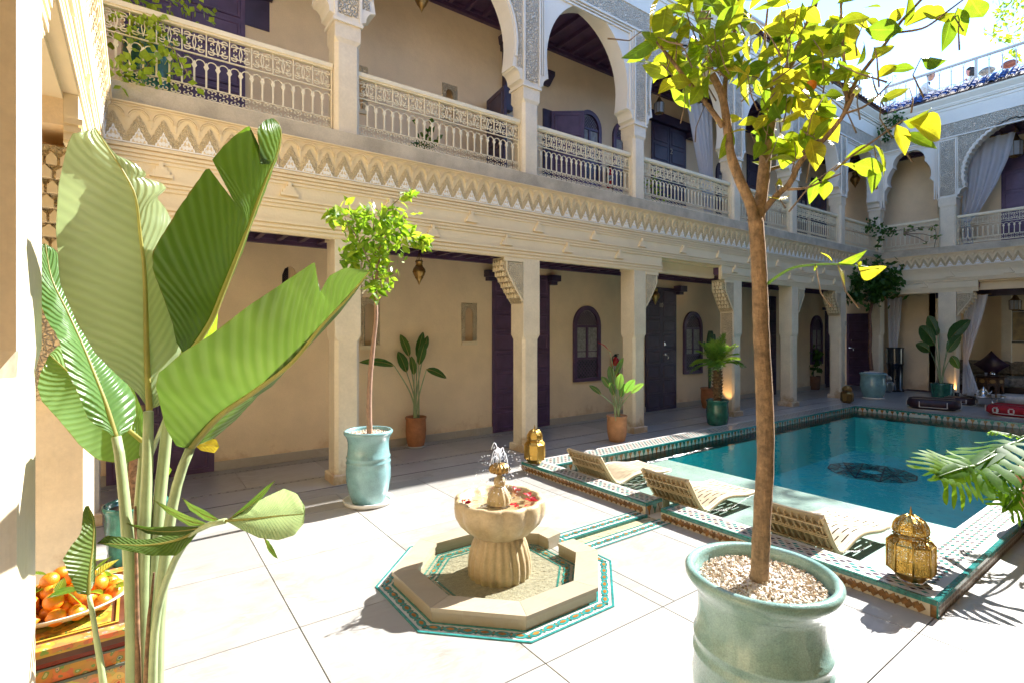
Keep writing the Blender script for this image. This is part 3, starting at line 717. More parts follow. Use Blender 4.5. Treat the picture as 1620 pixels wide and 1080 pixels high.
BLK=mat('black_marble',(.035,.028,.025),.3,.1,8)
PX0,PX1,PY0,PY1=3.63,12.25,.957,4.82
IX0,IX1,IY0,IY1=3.87,11.9,1.235,4.48
CH0,CH1=2.74,3.12
b=B(); b.box(-9,PX0+.01,-9,16,-.5,-.03); b.box(PX1-.01,30,-9,16,-.5,-.031); b.box(PX0+.01,PX1-.01,-9,PY0+.01,-.5,-.032); b.box(PX0+.01,PX1-.01,PY1-.01,16,-.5,-.032)
ground=struct('ground',b,GRT)
def minus(r,h):
    x0,x1,y0,y1=r; a,c,d,e=h
    if a>=x1 or c<=x0 or d>=y1 or e<=y0: return [r]
    o=[]
    if a>x0: o.append((x0,a,y0,y1))
    if c<x1: o.append((c,x1,y0,y1))
    m0,m1=max(x0,a),min(x1,c)
    if d>y0: o.append((m0,m1,y0,d))
    if e<y1: o.append((m0,m1,e,y1))
    return o
bed=B()
for r in [q for r in minus((-1.65,18.2,-1.2,6.88),(PX0,PX1,PY0,PY1)) for q in minus(r,(2.6,PX0+.01,CH0,CH1))]: bed.box(*r,-.0295,-.026)
courtyard=struct('courtyard_floor',bed,GRT)
XJ=[-1.6,-1.05,-.165]+[.72+.885*k for k in range(20)]
YJ=[-1.12,-.45,.05,.97,1.94,2.96,3.88,4.76,5.2]
YG=[5.2,5.445,5.862,5.915,6.645,6.692,6.87]
def tile(x0,x1,y0,y1,z=0.0):
    if x1-x0<.02 or y1-y0<.02: return
    e=.0024; b=B(); X0,X1,Y0,Y1=-(x1-x0)/2+e,(x1-x0)/2-e,-(y1-y0)/2+e,(y1-y0)/2-e; c=.0015
    b.loft([[(X0,Y0,-.026),(X1,Y0,-.026),(X1,Y1,-.026),(X0,Y1,-.026)],[(X0,Y0,-c),(X1,Y0,-c),(X1,Y1,-c),(X0,Y1,-c)],[(X0+c,Y0+c,0),(X1-c,Y0+c,0),(X1-c,Y1-c,0),(X0+c,Y1-c,0)]])
    ob('floor_tile',b,FLR,courtyard,((x0+x1)/2,(y0+y1)/2,z))
for j in range(len(YJ)-1):
    for i in range(len(XJ)-1):
        if XJ[i]>17.6: continue
        rs=[(XJ[i],XJ[i+1],YJ[j],YJ[j+1])]
        for h in ((PX0,PX1,PY0,PY1),(2.6,PX0+.01,CH0,CH1)): rs=[q for r in rs for q in minus(r,h)]
        for r in rs: tile(*r)
for a,c in ((5.2,5.440),(5.458,5.860),(5.917,6.643),(6.694,6.88)):
    for i in range(len(XJ)-1):
        sh=.45 if a in (5.458,) else .2
        tile(XJ[i]+sh,XJ[i+1]+sh,a,c)
ob('black_strip',B().box(-1.2,17.9,5.441,5.457,-.028,.0),BLK,courtyard)
for y in (5.862,6.645):
    ob('black_strip',B().box(-1.2,17.9,y,y+.052,-.028,-.002),BLK,courtyard)
    b=B(); n=int(19/.075)
    for k in range(n):
        x=-1.2+k*.075; b.box(x+.008,x+.060,y+.019,y+.034,-.002,.0006)
        b.box(x,x+.0735,y+.001,y+.010,-.002,.0004); b.box(x,x+.0735,y+.043,y+.0515,-.002,.0004)
    ob('chain_inlay',b,FLR,courtyard,kind='stuff')
# lounge floor beyond the far wing (rug)
ob('rug',B().box(17.15,20.2,.3,5.3,.001,.010),mat('mauve_rug',(.17,.10,.10),.95,.3,9,'noise',120,.004),courtyard)

# ================================================================== pool
SHE=mat('pale_pool_plaster',(.33,.37,.30),.6,.10,3.0,fine=.10,fs=14)
DEEP=mat('teal_pool_plaster',(.07,.74,.74),.6,.12,1.2)
WAT=watermat('pool_water',(.86,.97,.96),5.0,.006,1.0)
b=B(); ZS,ZD,XS=-.12,-.80,5.82
b.cur=0
def q4(b,a,c,d,e): k=len(b.v); b.v+=[a,c,d,e]; b.quad((k,k+1,k+2,k+3))
q4(b,(IX0,IY0,ZS),(XS,IY0,ZS),(XS,IY1,ZS),(IX0,IY1,ZS))
q4(b,(IX0,IY0,ZS),(IX0,IY1,ZS),(IX0,IY1,.0),(IX0,IY0,.0)); q4(b,(IX0,IY1,ZS),(XS,IY1,ZS),(XS,IY1,.0),(IX0,IY1,.0)); q4(b,(IX0,IY0,ZS),(IX0,IY0,0),(XS,IY0,0),(XS,IY0,ZS))
b.cur=1
q4(b,(XS,IY0,ZD),(IX1,IY0,ZD),(IX1,IY1,ZD),(XS,IY1,ZD)); q4(b,(XS,IY0,ZD),(XS,IY1,ZD),(XS,IY1,ZS),(XS,IY0,ZS))
q4(b,(XS,IY1,ZD),(IX1,IY1,ZD),(IX1,IY1,.0),(XS,IY1,.0)); q4(b,(XS,IY0,ZD),(XS,IY0,0),(IX1,IY0,0),(IX1,IY0,ZD)); q4(b,(IX1,IY0,ZD),(IX1,IY0,0),(IX1,IY1,0),(IX1,IY1,ZD))
basin=struct('pool_basin',b,[SHE,DEEP])
b=B(); q4(b,(IX0,IY0,-.004),(IX1,IY0,-.004),(IX1,IY1,-.004),(IX0,IY1,-.004)); struct('pool_water',b,WAT)
# interlaced star medallion laid in the pool floor
NAVY=mat('navy_mosaic',(.006,.012,.045),.4,.1,20)
MC=((10.219,3.607,-0.797)[0],(10.219,3.607,-0.797)[1],ZD+.003); MR_=.66
def seg2(b,p,q,w_,z):
    dx,dy=q[0]-p[0],q[1]-p[1]; l=hypot(dx,dy); nx,ny=-dy/l*w_/2,dx/l*w_/2; k=len(b.v)
    b.v+=[(p[0]+nx,p[1]+ny,z),(p[0]-nx,p[1]-ny,z),(q[0]-nx,q[1]-ny,z),(q[0]+nx,q[1]+ny,z)]; b.quad((k,k+1,k+2,k+3))
b=B(); c=lambda r,a:(r*cos(a),r*sin(a))
for k in range(12):
    a=2*pi*k/12
    for st in (5,4): seg2(b,c(MR_*.97,a),c(MR_*.97,a+2*pi*st/12),.024,.002*(st-3)+.0005*k)
    seg2(b,c(MR_*.97,a),c(MR_*.97,a+2*pi/12),.024,.0012); seg2(b,c(MR_*.45,a+pi/12),c(MR_*.45,a+pi/12+2*pi/12),.020,.0068)
    seg2(b,c(MR_*.72,a),c(MR_*.90,a+pi/12),.018,.0075); seg2(b,c(MR_*.72,a),c(MR_*.90,a-pi/12),.018,.0081)
ob('star_medallion',b,NAVY,basin,MC)

TEAL=mat('teal_glazed_tile',(.03,.21,.17),.15,.25,30,'noise',60,.001,coat=.4,rnd=.15)
TURQ=mat('turquoise_glazed_tile',(.035,.27,.25),.15,.2,30,'noise',60,.001,coat=.4,rnd=.15)
BRWN=mat('brown_glazed_tile',(.30,.135,.03),.16,.3,25,'noise',60,.001,coat=.4,rnd=.3)
ORTI=mat('orange_glazed_tile',(.42,.17,.03),.2,.25,25,coat=.3,rnd=.2)
CRT=mat('cream_tile',(.56,.47,.34),.4,.06,12)
WHT=mat('white_tile',(.50,.475,.43),.35,.05,12)
PRT=mat('plum_tile',(.055,.028,.06),.25,.2,20)
BGT=mat('beige_tile',(.36,.25,.17),.35,.1,20)
YLT=mat('yellow_tile',(.42,.29,.05),.3,.1,20)
WBR=mat('worn_brown_tile',(.30,.21,.17),.5,.2,20)
pool=thing('pool_surround','low zellige tiled kerb framing the turquoise swimming pool','pool edge',(PX0,PY0,0))
def pp(nm,b,m,loc=(0,0,0),rot=(0,0,0),kind=None): return ob(nm,b,m,pool,(loc[0]-PX0,loc[1]-PY0,loc[2]),rot,kind=kind)
HC=.092
GAP0,GAP1=2.845,3.012
sides={'near_a':(PX0,IX0,PY0,GAP0),'near_b':(PX0,IX0,GAP1,PY1),'left':(IX0,PX1,IY1,PY1),'right':(IX0,PX1,PY0,IY0),'far':(IX1,PX1,IY0,IY1)}
for k,(x0,x1,y0,y1) in sides.items():
    pp('kerb',B().box(x0,x1,y0,y1,-.13,HC),WHT)
pp('weir',B().box(PX0+.01,IX0,GAP0,GAP1,-.13,-.012),CRT)
def lozenges(x0,x1,y0,y1,along):
    """Flat lozenge mosaic over a rectangle, tiles proud of the grout."""
    b=B(); ps,pt=(.058,.034); L,Wd=((y1-y0),(x1-x0)) if along=='y' else ((x1-x0),(y1-y0))
    nr=int((Wd-.03)/pt); ns_=int(L/ps); off=(Wd-nr*pt)/2+pt/2
    def put_(s,t,hs,ht,ci,z):
        b.cur=ci; k=len(b.v)
        pts=[(s-hs,t),(s,t-ht),(s+hs,t),(s,t+ht)]
        for a,c in pts: b.v.append((x0+c,y0+a,z) if along=='y' else (x0+a,y0+c,z))
        b.quad((k,k+1,k+2,k+3) if along!='y' else (k+3,k+2,k+1,k))
    for j in range(nr):
        for i in range(ns_):
            s=(i+.5)*ps+(ps/2 if j%2 else 0); t=off+j*pt
            if s>L-.02: continue
            ci=[0,2,1,2][(i*2+j)%4] if (j//1)%2==0 else [1,2,0,2][(i+j//2)%4]
            put_(s+R.uniform(-.001,.001),t,.024,.0155,ci,HC+.0012+R.uniform(0,.0006))
            put_(s+ps/2,t,.0065,.0065,3,HC+.0015)
    return b
for k,(x0,x1,y0,y1) in sides.items():
    al='y' if k.startswith('near') or k=='far' else 'x'
    a=.034 if k.startswith('near') else .012
    r={'near_a':(x0+.032,x1-.012,y0+.05,y1-.02),'near_b':(x0+.032,x1-.012,y0+.02,y1-.03),'left':(x0,x1,y0+.03,y1-.02),'right':(x0-.24+.02,x1,y0+.05,y1-.012),'far':(x0+.03,x1,y0,y1)}[k]
    if k=='right': r=(x0,x1,y0+.05,y1-.012)
    pp('mosaic',lozenges(*r,al),[TURQ,PRT,BGT,YLT],kind='stuff')
def quarter(L,r,m):
    b=B(); A=[(0,0)]+[(-r*sin(a)*.55-.002,r*.9*cos(a)-r*.9+.0) for a in (0,.5,1.0,1.57)]
    P=[(.026,0),(.0,.003),(-.005,-.004),(-.0055,-.026),(.026,-.026)]
    b.loft([[(x,-L/2+.0012,z) for x,z in P],[(x,L/2-.0012,z) for x,z in P]]); return b.mesh('edge_tile',m)
et=quarter(.074,.03,TEAL); et2=quarter(.074,.03,TURQ)
def edge_run(y0,y1,fn,me):
    n=max(1,int(round((y1-y0)/.074))); s=(y1-y0)/n/.074
    for i in range(n):
        o=fn(y0+(i+.5)*(y1-y0)/n,me); o.scale=(1,s,1)
for y0,y1 in ((PY0,GAP0),(GAP1,PY1)): edge_run(y0,y1,lambda y,me:pp('edge_tile',me,None,(PX0-.0005,y,HC+.004)),et)
edge_run(PX0+.0,8.2,lambda x,me:pp('edge_tile',me,None,(x,PY0-.0005,HC+.0045),(0,0,pi/2)),et2)
edge_run(IX0,11.9,lambda x,me:pp('edge_tile',me,None,(x,IY1+.0005-.002,HC+.0042),(0,0,pi/2)),quarter(.074,.03,TURQ))
edge_run(IY0,IY1,lambda y,me:pp('edge_tile',me,None,(IX1-.0005+.002,y,HC+.0041)),et)
for y in (GAP0,GAP1):
    for i in range(3): o=pp('edge_tile',et2,None,(PX0+.04+i*.075,y+(.001 if y==GAP1 else -.001),HC+.0046),(0,0,-pi/2 if y==GAP0 else pi/2))
# leaning brown diamonds along the near face, two overlapping rows
def dia(hw,hh,lean,m,d=.004):
    P=[(-hw,0),(lean,-hh),(hw,0),(-lean,hh)]; b=B(); b.prism([(y,z) for y,z in P],-d,.002,'yz'); return b.mesh('diamond_tile',m)
d1=dia(.026,.029,.006,BRWN,.005); d2=dia(.022,.024,.006,BRWN,.008)
pp('cream_facing',B().box(PX0-.0015,PX0,PY0+.03,GAP0-.001,0,HC-.022),CRT); pp('cream_facing',B().box(PX0-.0015,PX0,GAP1+.001,PY1-.001,0,HC-.022),CRT)
for y0,y1 in ((PY0+.05,GAP0-.02),(GAP1+.02,PY1-.01)):
    n=int((y1-y0)/.056)
    for i in range(n):
        y=y0+(i+.5)*(y1-y0)/n
        pp('diamond_tile',d1,None,(PX0-.0012,y,.030),(R.uniform(-.06,.06),0,0)); pp('diamond_tile',d2,None,(PX0-.0016,y+.020,.040),(R.uniform(-.06,.06),R.uniform(-.05,.05),0))
pp('corner_tile',B().box(PX0-.005,PX0,PY0+.004,PY0+.032,0,HC-.022),BRWN); pp('corner_tile',B().box(PX0-.004,PX0+.02,PY0-.004,PY0+.003,0,HC-.022),TEAL)
# right face: small worn triangles
b=B(); n=int((PX1-PX0)/.030)
for i in range(n):
    x=PX0+.03+i*.030
    for z in (.0,.035):
        k=len(b.v); b.v+=[(x,PY0-.0015,z+.002),(x+.026,PY0-.0015,z+.002),(x+.013+(.006 if i%2 else -.006),PY0-.0015,z+.033)]; b.quad((k,k+1,k+2))
pp('triangle_facing',b,WBR,kind='stuff')
# inside faces: alternating orange and green vase shapes on white
vase=[(-.026,.058),(-.026,.040),(-.008,.016),(-.008,.006),(-.014,-.004),(.014,-.004),(.008,.006),(.008,.016),(.026,.040),(.026,.058)]
vase=[(-.025,.064),(.025,.064),(.024,.040),(.010,.020),(.006,-.002),(.0,-.022),(-.006,-.002),(-.010,.020),(-.024,.040)]
vm=[B().prism([(y,z) for y,z in vase],-.003,.003,'yz').mesh('vase_tile',m) for m in (ORTI,TEAL)]
n=int((IY1-IY0)/.085)
for i in range(n): pp('vase_tile',vm[i%2],None,(IX1-.002,IY0+(i+.5)*(IY1-IY0)/n,.005))
n=min(95,int((11.9-IX0)/.085))
for i in range(n): pp('vase_tile',vm[i%2],None,(IX0+(i+.5)*(11.9-IX0)/n,IY1-.002,.005),(0,0,pi/2))
for i in range(3): pp('vase_tile',vm[i%2],None,(PX0+.05+i*.075,GAP1-.002,.005),(0,0,pi/2))
g=B(); g.box(IX1-.012,IX1-.002,3.30,3.55,.0,.055)
for k in range(3): g.box(IX1-.016,IX1-.012,3.315,3.535,.008+k*.016,.014+k*.016)
pp('overflow_grille',g,mat('pale_plastic',(.55,.55,.5),.5))

# ================================================================== fountain and channel
FC=(1.955,2.84)
fount=thing('fountain','octagonal cream marble fountain with lobed bowl on a fluted pedestal','fountain',(FC[0],FC[1],0))
def octp(a,k,z): r=a/cos(pi/8); t=-pi/8+k*pi/4; return (r*cos(t),r*sin(t),z)
def oct_seg(a0,a1,k,z0,z1,c0=0,c1=1):
    """One mitred side of an octagonal ring, optionally only part of it."""
    L=lambda a,t,z:tuple(octp(a,k,z)[i]*(1-t)+octp(a,k+1,z)[i]*t for i in range(3))
    b=B(); b.loft([[L(a0,c0,z),L(a1,c0,z),L(a1,c1,z),L(a0,c1,z)] for z in (z0,z1)]); return b
for k in range(8):
    rng=[(0,1)] if k!=0 else [(0,.47),(.73,1)]
    for c0,c1 in rng:
        ob('basin_block',oct_seg(.505,.632,k,.0,.066,c0+.001,c1-.001),BSN,fount); ob('coping_slab',oct_seg(.497,.644,k,.0662,.088,c0+.002,c1-.002),BSN,fount)
def lens(w,h): return [(w*cos(a)*(1 if abs(cos(a))<.98 else 1.25),h*sin(a)) for a in [2*pi*k/12 for k in range(12)]]
ML=B().prism(lens(.042,.024),0,.0035,'xy').mesh('lens_tile',TURQ); MC_=B().prism(lens(.019,.011),0,.005,'xy').mesh('lens_centre',ORTI)
MD=B().prism([(-.022,0),(0,-.022),(.022,0),(0,.022)],0,.003,'xy').mesh('square_tile',TEAL); MDC=B().prism([(-.007,0),(0,-.007),(.007,0),(0,.007)],0,.004,'xy').mesh('square_centre',ORTI)
def border(par,o,z,segs):
    for (p,q) in segs:
        dx,dy=q[0]-p[0],q[1]-p[1]; L=hypot(dx,dy); n=max(2,int(round(L/.103))); a=atan2(dy,dx)
        for i in range(n+1):
            t=i/n; ob('square_tile',MD,None,par,(p[0]+dx*t,p[1]+dy*t,z),(0,0,a)); ob('square_centre',MDC,None,par,(p[0]+dx*t,p[1]+dy*t,z),(0,0,a))
            if i<n:
                t=(i+.5)/n; ob('lens_tile',ML,None,par,(p[0]+dx*t,p[1]+dy*t,z),(0,0,a)); ob('lens_centre',MC_,None,par,(p[0]+dx*t,p[1]+dy*t,z),(0,0,a))
rg=B(); rt=B()
for k in range(8):
    for (a0,a1,m,z1) in ((.634,.735,rg,.003),(.724,.737,rt,.0065),(.634,.646,rt,.0065)):
        s=oct_seg(a0,a1,k,.0,z1); o=len(m.v); m.v+=s.v
        for f in s.f: m.quad([o+i for i in f])
ob('border_ground',rg,WHT,fount); ob('border_line',rt,TURQ,fount)
border(fount,None,.003,[(octp(.685,k,0),octp(.685,k+1,0)) for k in range(8)])
ob('basin_floor',B().loft([[octp(.506,k,z) for k in range(8)] for z in (.001,.004)]),mat('pebbly_basin_floor',(.33,.30,.225),.5,.14,26,'noise',60,.008,fine=.22,fs=90),fount)
rt=B()
for k in range(8):
    for (a0,a1) in ((.478,.490),(.385,.397)):
        s=oct_seg(a0,a1,k,.004,.007); o=len(rt.v); rt.v+=s.v
        for f in s.f: rt.quad([o+i for i in f])
ob('inner_border_line',rt,TURQ,fount); border(fount,None,.0045,[(octp(.437,k,0),octp(.437,k+1,0)) for k in range(8)])
FW=watermat('fountain_water',(.95,.96,.88),22.0,.022,1.0)
b=B(); b.v=[octp(.505,k,.036) for k in range(8)]; b.quad(range(8)); ob('basin_water',b,FW,fount)
STN=mat('fountain_stone',(.54,.42,.25),.42,.14,5,'noise',60,.003,fine=.12,fs=50,col2=(.40,.30,.165))
b=B(); b.lathe([(.190,.004),(.196,.06),(.192,.12),(.172,.20),(.150,.255),(.140,.275)],132,flute=22,fl=.085); ob('pedestal',b,STN,fount)
b=B(); b.lathe([(.115,.262),(.150,.268),(.205,.300),(.252,.350),(.280,.405),(.286,.455),(.284,.490),(.276,.506),(.262,.511),(.248,.506),(.238,.490),(.20,.46),(.001,.452)],120,flute=12,fl=.07); ob('bowl',b,STN,fount)
b=B(); b.lathe([(.257,.4935),(.13,.4935),(.001,.4935)],32); ob('bowl_water',b,watermat('bowl_water',(.93,.93,.85),30,.02,1.0),fount)
b=B(); b.lathe([(.078,.470),(.070,.51),(.050,.55),(.036,.575),(.030,.580)],64,flute=12,fl=.12); b.lathe([(.026,.575),(.036,.592),(.040,.612),(.036,.632),(.020,.645),(.014,.66),(.014,.69)],20); ob('finial',b,STN,fount)
b=B(); b.lathe([(.012,.655),(.026,.672),(.018,.684),(.050,.672),(.062,.690),(.052,.716),(.030,.731),(.010,.736),(.004,.738)],72,flute=14,fl=.22); ob('nozzle_cap',b,BRAS2,fount)
JET=mat('falling_water',(.9,.92,.95),.08,.02,20,trans=(.95,.97,1.0))
b=B(); rj=random.Random(3)
for k in range(15):
    a=rj.uniform(0,2*pi); h=rj.uniform(.05,.17); d=rj.uniform(.02,.12)
    path=[(d*t*cos(a),d*t*sin(a),.735+h*4*t*(1-t)*1.0-.10*t*t) for t in [i/9 for i in range(10)]]
    path=path[:rj.randint(5,9)]
    b.tube(path,[.0034*(1-.45*i/len(path))*rj.uniform(.6,1.3) for i in range(len(path))],5)
b.tube([(0,0,.735),(.003,0,.79),(0,.003,.83)],[.010,.008,.004],6); ob('water_jet',b,JET,fount)
b=B()
for k in range(320):
    a=rj.uniform(0,2*pi); d=abs(rj.gauss(.10,.06)); z=rj.uniform(.50,.86-.9*max(0,d-.05)); b.ball((d*cos(a),d*sin(a),z),rj.uniform(.0012,.0038),5,4)
ob('water_drops',b,JET,fount,kind='stuff')
# flowers floating in the bowl
REDP=mat('red_petal',(.55,.012,.03),.5,.2,30,trans=(.7,.02,.03),rnd=.3)
def petal_geo(r):
    b=B()
    def fn(u,v): x=(v-.0)*r*1.2; w_=r*.55*sin(pi*min(.98,v*.9+.08)); return (x,(u-.5)*2*w_,.15*r*sin(pi*v)+.25*r*(u-.5)**2)
    return b.grid(fn,3,4)
PET=petal_geo(.030).mesh('petal',REDP)
for (dx,dy,n,lab) in ((-.21,.06,6,'red flower floating at the edge of the bowl farthest from the pool'),(.02,-.19,5,'dark red petals floating below the nozzle at the front of the bowl'),
                  (.15,-.15,9,'cluster of bright red petals along the near rim of the bowl'),(.20,-.06,5,'small red petals beside the larger cluster in the bowl'),(.20,.08,3,'few red petals on the pool side of the bowl'),(.10,.19,4,'red and orange petals behind the nozzle')):
    t=thing('flower',lab,'flower',(FC[0]+dx,FC[1]+dy,.496),0,'flowers floating in the fountain bowl')
    for k in range(n): ob('petal',PET,None,t,(R.uniform(-.03,.03),R.uniform(-.03,.03),R.uniform(0,.006)),(R.uniform(-.3,.3),R.uniform(-.4,.1),k*2*pi/n+R.uniform(-.4,.4)),R.uniform(.8,1.2))
# channel from the fountain to the pool
chan=thing('water_channel','narrow tiled water channel running from the fountain to the pool','channel',(2.6,CH0,0))
b=B(); b.box(0,1.03,0,.38,-.028,-.018); ob('channel_bed',b,CRT,chan)
for y0,y1 in ((.0,.125),(.255,.38)):
    ob('channel_edge',B().box(.0,1.029,y0+.001,y1-.001,-.018,.002),WHT,chan)
    b=B()
    for q in (y0+.002,y1-.014): b.box(.0,1.029,q,q+.012,.002,.0055)
    ob('edge_line',b,TURQ,chan); border(chan,None,.002,[((.09,(y0+y1)/2,0),(1.0,(y0+y1)/2,0))])
b=B(); b.box(0,1.03,.245,.254,-.018,.004); ob('edge_line',b,TURQ,chan)
b=B(); b.v=[(.0,.126,-.012),(1.03,.126,-.012),(1.03,.244,-.012),(0,.244,-.012)]; b.quad((0,1,2,3)); ob('channel_water',b,FW,chan)

# ================================================================== the four wings
LP=[-.38,1.83,4.31,6.50,9.30,11.53,13.93,16.34]
left,PLft=wing('cream two-storey arcade with carved plaster frieze running along the long far side of the pool',(0,5.5,0),0,-.24,16.2,LP,
   [('flat','horseshoe'),('brackets','horseshoe'),('flat','plain'),('cut','horseshoe'),('flat','plain'),('brackets','horseshoe'),('flat','plain')],ug=(1.6,1.65))
FP=[-.14,1.425,3.795,5.36]
far,PFar=wing('end arcade with lobed arches and carved spandrels closing the courtyard beyond the pool',(16.2,5.5,0),-pi/2,0,5.22,FP,
   [('flat','foil'),('cut','scallop'),('flat','foil')],skip=(0,3),wide={1:.35,2:.35},ug=(1.6,1.65),dz=.004)
near,PNear=wing('sunlit arcade with carved frieze seen edge-on beside the banana plant',(-.24,.28,0),pi/2,0,5.22,FP,
   [('flat','foil'),('cut','scallop'),('flat','foil')],skip=(0,3),wide={1:.35,2:.35},rd=.55)
right,PRgt=wing('arcade whose pillar closes the frame beside the philodendron',(16.2,.28,0),pi,0,16.44,[-.14,2.27,4.67,6.90,9.70,11.89,14.37,16.58],
   [('flat','plain'),('brackets','horseshoe'),('flat','plain'),('cut','horseshoe'),('flat','plain'),('brackets','horseshoe'),('flat','horseshoe')],ug=(1.65,1.6))
V=GD
# ---- left wing: ground-floor back wall, openings (u = X)
lowN=[(2.45,2.71,1.37,2.05),(4.03,4.285,1.41,2.03)]
PLft('back_wall',wall_holes(-1.6,17.4,0,2.85,V,[(a,c,d,e) for a,c,d,e in lowN]+[(1.43,1.68,1.95,2.46)],.13),PL)
b=B(); b.box(-1.6,17.4,V-.022,V,0,.105); b.cur=0; PLft('skirting',b,SKT)
for a,c,d,e in lowN: niche_part(left,a,c,V,d,e)
f=ob('niche_arch',arch_plate([(.09,2.0),(.09,2.30),(.06,2.38),(0,2.42),(-.06,2.38),(-.09,2.30),(-.09,2.0)],1.555,1.42,1.69,2.0,2.47,-.006,.01),PL,left,(0,V,0)); b=B(); b.box(1.44,1.56,.10,.115,1.96,2.45); lb=ob('grille',b,DARK,f); b=B(); b.box(1.43,1.68,.0,.12,1.945,2.0); ob('niche_sill',b,PL,f)  # solid panel behind the lattice, interior shade put into its colour
b=B(); lattice(b,.12,.48,.095,.03,.004); ob('lattice',b,PUD,f,(1.50,0,1.96))
door_part(left,-.25,V,0.005,.98,2.55,2,8)
door_part(left,4.58,V,.005,.585,2.55,1,8); door_part(left,5.17,V,.005,.585,2.55,1,8)
for u in (4.53,5.80): b=B(); b.box(u-.10,u+.10,-.16,0,2.46,2.56); b.box(u-.07,u+.07,-.10,0,2.40,2.4595); ob('door_corbel',b,PUD,left,(0,V,0))
window_part(left,6.645,V,.71,.67,1.36); window_part(left,9.82,V,.70,.66,1.34); window_part(left,15.6,V,.70,.70,1.36)
door_part(left,8.26,V,.005,.485,2.50,1,8,PUD); door_part(left,8.75,V,.005,.485,2.50,1,8,PUD,handle=(.10,1.13))
for u in (9.30,): b=B(); b.box(u-.12,u+.10,-.18,0,2.44,2.56); b.box(u-.08,u+.06,-.12,0,2.38,2.4395); ob('door_corbel',b,PUD,left,(0,V,0))
door_part(left,12.85,V,.005,.5,2.5,1,8,PUD); door_part(left,16.15,V,.005,.75,2.2,1,8,PUD)
b=B(); b.box(16.0,16.95,-.09,0,2.22,2.30); ob('door_corbel',b,PUD,left,(0,V,0))
b=B(); b.box(14.42,14.54,-.05,0,2.42,2.58); ob('wall_lamp',b,WHT,left,(0,V,0))
b=B(); b.box(2.50,2.58,-.012,0,.155,.215); ob('socket',b,WHT,left,(0,V,0))
# ---- left wing: upper back wall
upN=[(2.28,2.54,4.55,5.17),(3.70,3.935,4.70,5.30)]
PLft('upper_back_wall',wall_holes(-1.6,17.4,3.59,6.95,V,upN+[(4.62,5.12,3.61,5.05)],.14),PL)
for a,c,d,e in upN: niche_part(left,a,c,V,d,e)
b=B(); b.box(4.55,4.62,-.02,.02,3.6,5.12); b.box(5.12,5.19,-.02,.02,3.6,5.12); b.box(4.621,5.119,-.02,.02,5.05,5.12); ob('door_casing',b,PLW,left,(0,V,0))
door_part(left,4.50,V-.02,3.605,.60,1.62,1,4,PUD,rot=-radians(98)); door_part(left,5.80,V-.02,3.605,.56,1.78,1,4,PUR,rot=-radians(38))
b=B(); b.box(5.62,5.80,-.03,.0,3.6,5.40); ob('door_post',b,PUD,left,(0,V,0))
b=B(); b.box(4.78,4.92,-.10,0,5.15,6.2); b.box(4.74,4.96,-.22,0,6.1,6.2); b.loft([[(4.72,-.26,6.2),(4.98,-.26,6.2),(4.98,0,6.2),(4.72,0,6.2)],[(4.70,-.34,6.32),(5.0,-.34,6.32),(5.0,0,6.32),(4.70,0,6.32)]]); ob('carved_bracket',b,PUD,left,(0,V,0))
b=B(); b.loft([[(5.62,-.05,5.80),(5.74,-.05,5.80),(5.74,0,5.80),(5.62,0,5.80)],[(5.60,-.14,5.95),(5.78,-.14,5.95),(5.78,0,5.95),(5.60,0,5.95)],[(5.60,-.14,6.02),(5.78,-.14,6.02),(5.78,0,6.02),(5.60,0,6.02)]]); ob('carved_bracket',b,PUD,left,(0,V,0))
window_part(left,6.70,V,4.25,.60,1.38,PUR); window_part(left,7.62,V,4.25,.60,1.38,PUR)
door_part(left,-.1,V,3.605,1.15,2.5,2,6); 
door_part(left,8.45,V,3.605,.55,2.25,1,6,PUD); door_part(left,9.02,V,3.605,.55,2.25,1,6,PUD)
b=B(); b.box(8.3,9.72,-.10,0,5.87,6.05); b.box(9.60,9.86,-.22,0,5.75,5.95); ob('door_corbel',b,PUD,left,(0,V,0))
window_part(left,11.0,V,4.15,.6,1.4,PUD); door_part(left,12.0,V,3.605,.9,2.3,2,6,PUD); window_part(left,14.7,V,4.15,.6,1.4,PUD); door_part(left,15.3,V,3.605,.9,2.3,2,6,PUD)
b=B(); b.box(.75,1.35,-.05,0,5.62,5.70); b.box(.78,1.32,-.01,0,5.25,5.62); ob('transom',b,PUD,left,(0,V,0))
# ---- far wing back walls: u = 5.5-Y ; the lounge niche opens behind the middle bay
PFar('back_wall',wall_holes(-1.6,.82,0,2.85,V,[(-.28,-.02,2.28,2.62)],.1),PL)
door_part(far,-1.34,V,.005,.80,2.14,1,8,PUR,handle=(.16,1.12)); b=B(); b.box(-.60,-.36,-.10,0,2.16,2.26); ob('door_corbel',b,PUR,far,(0,V,0))
PFar('added_lounge_header',B().box(.82,6.6,V+.002,V+.2,2.765,3.60),PL); PFar('lounge_wall',B().box(.85,7.0,V+2.2,V+2.4,0,2.85),PL); PFar('lounge_side_wall',B().box(.68,.85,V+.0,V+2.2,0,2.85),PL); PFar('lounge_pilaster',B().box(1.75,1.95,V+2.08,V+2.2,0,2.85),TAD)  # header wall added out of view to stop sun leaking over the lounge
PFar('lounge_ceiling',B().box(.68,7.0,V+.001,V+2.4,2.72,2.76),PUD); PFar('lounge_beam',B().box(.85,5.3,V-.10,V+.05,2.50,2.72),PUD)
PFar('upper_back_wall',wall_holes(-1.6,6.6,3.59,6.95,V,[(.88,1.12,4.72,5.36)],.12),PL)
niche_part(far,.88,1.12,V,4.72,5.36)
door_part(far,2.15,V,3.605,.95,2.45,2,5,PUR,handle=None); door_part(far,3.12,V,3.605,.95,2.45,2,5,PUR); b=B(); b.box(1.95,4.2,-.05,0,6.06,6.12); ob('door_architrave',b,BRAS2,far,(0,V,0))
